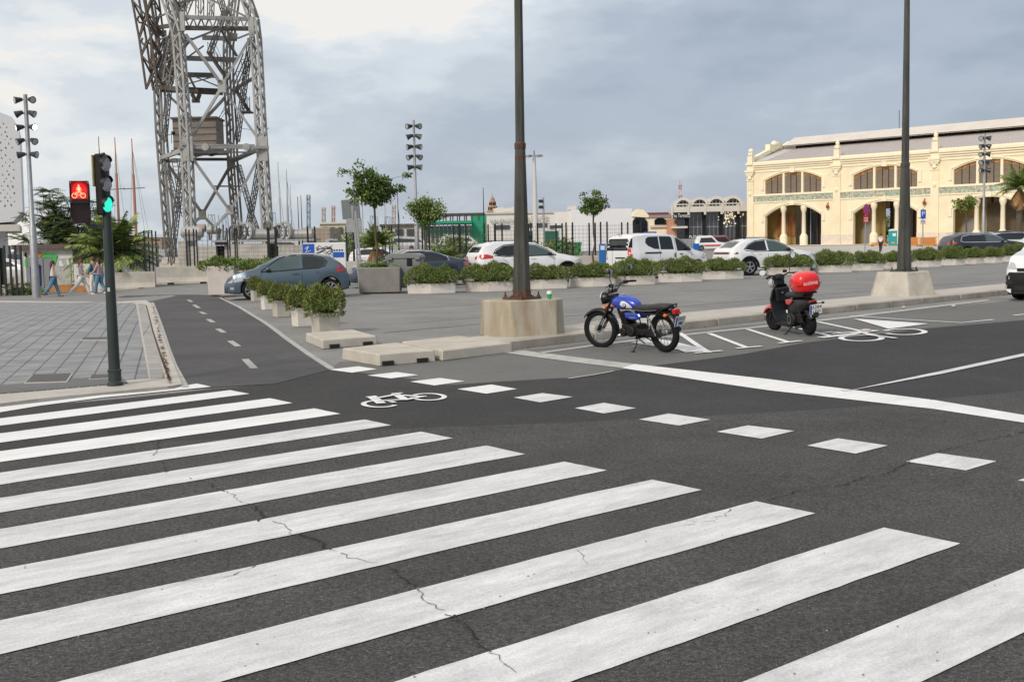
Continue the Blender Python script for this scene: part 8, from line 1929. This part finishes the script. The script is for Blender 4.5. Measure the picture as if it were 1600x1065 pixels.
# trees seen through the hall and beyond
for i, (px, D, h, w_, lab) in enumerate([(1385, 235, 6, 6, 'dense green tree seen through the second arch of the yellow hall'), (1352, 240, 6, 5, 'dark tree seen through the left part of the second arch'), (1420, 238, 6, 5, 'tree seen through the arch edge beyond the lamp post'), (1255, 245, 5, 5, 'tree seen through the first arch of the hall')]):
    q = fpt(px, D); tree(lab, q, 1.5, (w_ * .6, w_ * .5, h * .45), 900, 60 + i, (.7, .45), (.45, .4, .1, .05), .18, (0, 0), 16, 5, .35, name='background_tree', group='trees behind the yellow hall')
for i, (px, D, h, lab) in enumerate([(548, 95, 1.5, 'bushy dark tree behind the road sign post'), (700, 90, 1.2, 'low dark bush under the green building'), (560, 100, 1.2, 'second bushy tree right of the road sign'), (725, 92, 1.0, 'small bush beside the green block'), (880, 70, .8, 'young palm like bush beside the clipped tree')]):
    q = fpt(px, D); tree(lab, q, .4, (1.3, 1.1, h), 900, 70 + i, (.22, .12), (.4, .4, .15, .05), .08, (0, 0), 16, 5, .35, name='background_bush', group='bushes beyond the fence', cat='bush')
# skips, boats and vans in the distance
q = fpt(890, 110); t = thing('green_skip', 'green waste skip beyond the fence in front of the white warehouse', 'skip', q); MB().sideprism([(-1.1, .2), (1.1, .2), (1.35, 1.5), (-1.35, 1.5)], 0, 2).build('skip_body', mat('skip_green', (.01, .25, .09), .6, var=.15, vscale=2), t); mb = MB(); [mb.bx(-1.1 + .5 * j, -1.04 + .5 * j, -.06, 0, .25, 1.45) for j in range(5)]; mb.build('skip_ribs', MATS['skip_green'], t)
q = fpt(944, 56); t = thing('blue_barrier_panel', 'upright blue panel just behind the tail of the white minivan', 'panel', q); MB().bx(-.16, .16, 0, .3, 0, 1.5).build('panel', mat('mid_blue_plastic', (.01, .13, .42), .5), t, bevel=.04); MB().bx(-.1, .1, -.01, 0, 1.2, 1.4).build('label', wsg, t)
for i, (px, py, w, D, c, lab) in enumerate([(1070, 379, 34, 75, (.30, .31, .33), 'grey hoarding beside the bonnet of the white minivan'), (1090, 386, 8, 74.5, (.01, .15, .50), 'small blue plastic box on the hoarding right of the minivan'), (960, 404, 44, 60, (.30, .30, .29), 'plain concrete wall section left of the white minivan'), (1020, 365, 16, 110, (.01, .06, .30), 'dark blue container seen over the roof of the white minivan')]):
    q = fpt(px, D); k = ppm(D); hor = 377 - .02 * (px - 800); z0 = 0 if i != 3 else 1.0; zt = EYE + (hor - [373.5, 380, 396, 362][i]) / k
    t = thing(['hoarding', 'plastic_box', 'wall_section', 'shipping_container'][i], lab, ['hoarding', 'box', 'wall', 'container'][i], q); m_ = mat('misc_paint_%d' % i, c, .6, var=.08, vscale=1); MB().bx(-w / k / 2, w / k / 2, 0, .3 if i < 3 else 2, 0, zt).build('panel', m_, t, bevel=.02); mb = MB(); [mb.bx(-w / k / 2 + j * w / k / 6 - .02, -w / k / 2 + j * w / k / 6 + .02, -.03, 0, .05, zt - .05) for j in range(7)]; mb.build('rib', m_, t)
ri = random.Random(12)
for i, (px, D, L_, c, lab) in enumerate([(1112, 150, 4.6, (.7, .7, .7), 'white van with a red stripe parked before the glass pavilion'), (1132, 160, 4.4, (.25, .03, .03), 'dark red van parked beside the white one before the pavilion'), (1096, 160, 4.3, (.65, .65, .66), 'small white car left of the red striped van'), (22, 75, 4.3, (.45, .46, .47), 'silver car seen through the fence at the far edge'), (8, 90, 4.3, (.7, .7, .7), 'white car seen behind the screened fence'),
        (600, 74, 4.3, (.7, .7, .7), 'white car seen through the fence behind the dark saloon'), (1062, 170, 4.0, (.5, .5, .5), 'grey car under the terrace of the pavilion')]):
    t, pan = car(lab, L_, 1.8, 1.55 + (i < 2) * .4, [(0, .9), (.1, 1.2), (.5, 1.45 + (i < 2) * .45), (2.2, 1.5 + (i < 2) * .45), (3.1, 1.1), (L_ - .3, .9), (L_, .55)], [(0, .85), (.4, 1.0), (3, .95), (L_, .5)], (.85, L_ - .9), .32, paintm('far_car_%d' % i, c), group='cars parked far away', name='distant_car')
    pan([(.6, 1.02), (.8, 1.35 + (i < 2) * .3), (2.2, 1.38 + (i < 2) * .3), (2.8, 1.05)], 'y', name='side_window', m=glass)
    if i == 0: pan([(.2, .55), (3.9, .55), (3.9, .75), (.2, .75)], 'y', name='red_stripe', m=rsg)
    place(t, px, 0, ri.uniform(-10, 10), L_, 1.0, dist=D)
hull = mat('white_hull', (.62, .63, .64), .4); 
for i, (px, D, L_, lab) in enumerate([(645, 100, 8, 'white motor boat seen between palm and green building'), (610, 110, 9, 'white yacht hull beyond the fence behind the dark saloon'), (545, 120, 9, 'white yacht hull behind the road sign'), (725, 95, 7, 'small white boat in front of the green building'), (200, 118, 12, 'white hull of the sailing ship under the orange masts'), (453, 118, 10, 'white yacht hull right of the crane'), (70, 130, 10, 'white yacht far behind the dark tree')]):
    q = fpt(px, D); t = thing('moored_boat', lab, 'boat', (q.x, q.y, .4), ri.uniform(-.3, .3), 'boats in the harbour'); mb = MB(); secs = []
    for x, w, zb in ((-.5, .8, .3), (-.3, 1.0, .0), (.1, 1.0, 0), (.35, .65, .25), (.5, .06, .7)): secs.append([(x * L_, -w, 1.1 + .3 * x), (x * L_, -w * .6, zb), (x * L_, 0, zb - .1), (x * L_, w * .6, zb), (x * L_, w, 1.1 + .3 * x)])
    loft(mb, secs).build('hull', hull, t); MB().sideprism([(-.3 * L_, 1.1), (.2 * L_, 1.15), (.1 * L_, 1.8), (-.2 * L_, 2.0)], -.7, .7).build('cabin', hull, t); MB().sideprism([(-.2 * L_, 1.4), (.12 * L_, 1.4), (.08 * L_, 1.65), (-.18 * L_, 1.75)], -.72, .72).build('cabin_windows', winm, t)
# ================================================================ PEOPLE
skinm = mat('skin', (.50, .30, .22), .6); hairm = mat('dark_hair', (.035, .018, .012), .6); hairr = mat('auburn_hair', (.10, .028, .018), .6)
def person(label, loc, rz, h, cols, pose, hair_len=.3, grp='people walking along the port fence', hair=hairm, bag=None):
    """one skinned body; clothing as close fitting children. cols: (top, trousers, shoes)"""
    t = thing('person', label, 'person', loc, rz, grp); s = h / 1.70
    lf, rf_, la, ra = pose     # leg swings and arm swings in degrees, forward positive
    J = {'pel': (0, 0, .93), 'waist': (0, 0, 1.06), 'chest': (.01, 0, 1.28), 'neck': (.0, 0, 1.44), 'head': (.03, 0, 1.56), 'crown': (.02, 0, 1.66)}
    def limb(side, sw, bend, w, z0, l1, l2):
        a = R(sw); k_ = Vector((math.sin(a) * l1, side * w, z0 - math.cos(a) * l1)); a2 = R(sw - bend); e_ = k_ + Vector((math.sin(a2) * l2, 0, -math.cos(a2) * l2)); return k_, e_
    ed = [('pel', 'waist'), ('waist', 'chest'), ('chest', 'neck'), ('neck', 'head'), ('head', 'crown')]; rad = {'pel': .135, 'waist': .105, 'chest': .125, 'neck': .055, 'head': .088, 'crown': .06}
    for sd_, sw, nm in ((1, lf, 'l'), (-1, rf_, 'r')):
        J['hip' + nm] = (0, sd_ * .09, .88); k_, e_ = limb(sd_, sw, 8 if sw > 0 else 22, .09, .88, .41, .40); J['kn' + nm] = tuple(k_); J['an' + nm] = tuple(e_); J['toe' + nm] = tuple(e_ + Vector((.15, 0, -.035)))
        rad.update({'hip' + nm: .10, 'kn' + nm: .062, 'an' + nm: .042, 'toe' + nm: .035}); ed += [('pel', 'hip' + nm), ('hip' + nm, 'kn' + nm), ('kn' + nm, 'an' + nm), ('an' + nm, 'toe' + nm)]
    for sd_, sw, nm in ((1, la, 'l'), (-1, ra, 'r')):
        J['sh' + nm] = (0, sd_ * .165, 1.38); a = R(sw); e1 = Vector((math.sin(a) * .27, sd_ * .20, 1.38 - math.cos(a) * .27)); a2 = R(sw + 18 + abs(sw) * .4); w1 = e1 + Vector((math.sin(a2) * .25, 0, -math.cos(a2) * .25)); hd_ = w1 + Vector((math.sin(a2) * .09, -sd_ * .01, -math.cos(a2) * .09))
        J['el' + nm] = tuple(e1); J['wr' + nm] = tuple(w1); J['ha' + nm] = tuple(hd_); rad.update({'sh' + nm: .055, 'el' + nm: .038, 'wr' + nm: .026, 'ha' + nm: .030}); ed += [('chest', 'sh' + nm), ('sh' + nm, 'el' + nm), ('el' + nm, 'wr' + nm), ('wr' + nm, 'ha' + nm)]
        for f in range(4): d_ = Vector((math.sin(a2 + .25), 0, -math.cos(a2 + .25))); J['f%d' % f + nm] = tuple(hd_ + d_ * (.075 - abs(f - 1.4) * .008) + Vector((math.cos(a2) * (.024 - f * .016), 0, math.sin(a2) * (.024 - f * .016)))); rad['f%d' % f + nm] = .009; ed.append(('ha' + nm, 'f%d' % f + nm))
        J['th' + nm] = tuple(w1 + Vector((.05, 0, -.05))); rad['th' + nm] = .010; ed.append(('wr' + nm, 'th' + nm))
    def grow(names, edges, rs, name, m_, par):
        idx = {n: i for i, n in enumerate(names)}; me = bpy.data.meshes.new(name); me.from_pydata([J[n] for n in names], [(idx[a], idx[c]) for a, c in edges if a in idx and c in idx], []); o = bpy.data.objects.new(name, me); COL.objects.link(o)
        md = o.modifiers.new('s', 'SKIN'); sv = me.skin_vertices[0].data
        for i, n in enumerate(names): sv[i].radius = (rs[n], rs[n] * (1.25 if n in ('chest', 'pel', 'waist') and False else 1)); sv[i].use_root = (i == 0)
        o.modifiers.new('u', 'SUBSURF').levels = 2; dg = bpy.context.evaluated_depsgraph_get(); me2 = bpy.data.meshes.new_from_object(o.evaluated_get(dg)); bpy.data.objects.remove(o); me2.materials.clear(); me2.materials.append(m_); me2.shade_smooth()
        o = bpy.data.objects.new(name, me2); COL.objects.link(o); o.parent = par; return o
    grow(list(J), ed, rad, 'body', skinm, t)
    up = lambda n, f: {k_: v_ * f for k_, v_ in rad.items()}
    tn = ['waist', 'chest', 'shl', 'shr', 'pel'] + (['ell', 'elr'] if len(cols) < 4 else []) + (['wrl', 'wrr'] if len(cols) > 4 else []); tn = tn + (['ell', 'elr'] if 'wrl' in tn and 'ell' not in tn else [])
    r2 = {k_: v_ * 1.13 + .006 for k_, v_ in rad.items()}; r2['pel'] *= .9; grow(tn, ed, r2, 'top', cols[0], t)
    r3 = {k_: v_ * 1.15 + .012 for k_, v_ in rad.items()}; r3['anl'] = r3['anr'] = .072; grow(['pel', 'hipl', 'hipr', 'knl', 'knr', 'anl', 'anr'], ed, r3, 'trousers', cols[1], t)
    for nm in 'lr': a_ = Vector(J['an' + nm]); MB().ell(a_ + Vector((.06, 0, -.035)), (.14, .05, .045), 12, 8).build('shoe', cols[2], t, smooth=180)
    mb = MB(); mb.ell((.005, 0, 1.60), (.105, .092, .115), 14, 10); 
    if hair_len > .1: mb.ell((-.055, 0, 1.60 - hair_len * .5), (.06, .10, hair_len * .75), 12, 8)
    mb.build('hair', hair, t, smooth=180)
    mb = MB(); mb.ell((.115, 0, 1.555), (.018, .013, .020), 8, 6)
    for sd_ in (-1, 1): mb.ell((.0, sd_ * .088, 1.555), (.018, .012, .028), 8, 6)
    mb.build('nose_and_ears', skinm, t, smooth=180); mb = MB(); [mb.ell((.100, sd_ * .032, 1.575), (.010, .012, .007), 8, 6) for sd_ in (-1, 1)]; mb.box((.104, 0, 1.515), (.008, .04, .008)); mb.build('eyes_and_mouth', ink, t)
    if bag: MB().ell((-.02, bag[0] * .20, 1.08), (.13, .06, .16), 10, 8).tube([(-.02, bag[0] * .2, 1.2), (0, bag[0] * .12, 1.42)], .012, 5).build('shoulder_bag', bag[1], t, smooth=60)
    t.scale = (s,) * 3; mn = min(v_[2] for k_, v_ in J.items() if k_.startswith('toe')) - .035; t.location.z -= (mn - .0) * s; return t
def cl(n, c): return mat('cloth_' + n, c, .85, var=.08, vscale=6)
wtop = cl('white', (.70, .70, .70)); jean = cl('jeans', (.10, .22, .34)); sho = cl('shoe_brown', (.14, .07, .05)); wtr = cl('cream', (.72, .71, .68)); gry = cl('grey', (.27, .26, .29)); bluc = cl('blue_shirt', (.02, .12, .22)); pink_ = cl('dusty_pink', (.42, .28, .28)); lbl = cl('light_blue', (.30, .45, .72)); dk_ = cl('dark', (.03, .03, .035))
person('woman with long dark hair in a white vest and flared jeans by the blue bin', P(84.5, 464), R(20), 1.62, (wtop, jean, sho, 0), (20, -22, -15, 15), .34)
person('woman with auburn hair in a grey top and cream trousers in mid stride', P(128.5, 461.5), R(10), 1.68, (gry, wtr, wtop), (27, -27, -10, 20), .36, hair=hairr, bag=(1, gry))
person('person in a dark blue shirt and cream trousers walking behind the pink jumper', P(147.5, 459), R(170), 1.70, (bluc, wtr, wtop, 0, 0), (10, -12, 10, -10), .05, hair=hairr)
person('person in a dusty pink jumper and pale jeans nearest the traffic light pole', P(156, 461), R(175), 1.64, (pink_, jean, wtop, 0, 0), (16, -14, 25, -10), .14, bag=(-1, pink_))
q = fpt(646, 50); person('man in a light blue shirt walking behind the roof of the dark saloon', (q.x, q.y, 0), R(10), 1.62, (lbl, dk_, dk_), (15, -15, -15, 15), .03, 'lone people in the car park', hairr)
q = P(1376, 394); person('person in a white shirt and black trousers walking left of the turquoise toilet', (q.x, q.y, 0), R(60), 1.75, (wtop, dk_, dk_), (15, -15, 20, 30), .04, 'lone people in the car park')
# ================================================================ LITTER, FALLEN LEAVES, SEAM MARKS
rl = random.Random(31); mb = MB()
for i in range(170):
    f = rl.random(); px = 239 + (266 - 239) * f + rl.gauss(0, 1.6); py = 478 + 120 * f; q = P(px, py, .042); s = rl.uniform(.02, .05); a = rl.uniform(0, 6.28)
    mb.add([(q.x + s * math.cos(a), q.y + s * math.sin(a), q.z), (q.x - s * .5 * math.sin(a), q.y + s * .5 * math.cos(a), q.z + .012), (q.x - s * math.cos(a), q.y - s * math.sin(a), q.z), (q.x + s * .5 * math.sin(a), q.y - s * .5 * math.cos(a), q.z + .006)], [(0, 1, 2, 3)])
for i in range(160):
    u = rl.uniform(0, 26); q = med(u, rl.uniform(-.16, -.01), .012); s = rl.uniform(.012, .035); a = rl.uniform(0, 6.28)
    mb.add([(q.x + s * math.cos(a), q.y + s * math.sin(a), q.z), (q.x - s * .6 * math.sin(a), q.y + s * .6 * math.cos(a), q.z + .01), (q.x - s * math.cos(a), q.y - s * math.sin(a), q.z), (q.x + s * .6 * math.sin(a), q.y - s * .6 * math.cos(a), q.z)], [(0, 1, 2, 3)])
tag(mb.build('fallen_leaves', mat('dry_leaf', (.16, .075, .035), .9, var=.4, vscale=9), fix=False), 'dry brown leaves along the kerbs', None, None, 'stuff')
for i, (px, py) in enumerate([(1353, 518.5), (1412, 482), (1490, 480), (1010, 526)]):
    q = P(px, py, .012); t = thing('litter', ['crumpled pale wrapper on the parking bay beside the painted symbol', 'small white scrap in the gutter near the second lamp plinth', 'small scrap on the asphalt in front of the white van', 'small scrap in the gutter behind the blue motorcycle'][i], 'litter', q)
    MB().ell((0, 0, .03), (.11 if i == 0 else .05, .06, .03), 7, 4).build('wrapper', mat('crumpled_paper', (.50, .44, .38), .8), t)
mb = MB(); rs = random.Random(77)
for i in range(110):
    px, py = rs.uniform(0, 1600), rs.uniform(625, 1065); q = P(px, py, .013); s = rs.uniform(.0025, .006)
    mb.add([(q.x - s, q.y - s * .5, q.z), (q.x + s, q.y - s, q.z), (q.x + s * .6, q.y + s, q.z + s * .8), (q.x - s * .7, q.y + s, q.z + .002)], [(0, 1, 2, 3)])
tag(mb.build('loose_grit', mat('grit', (.20, .185, .17), .9, var=.5, vscale=40), fix=False), 'loose grit on the road', None, None, 'stuff')
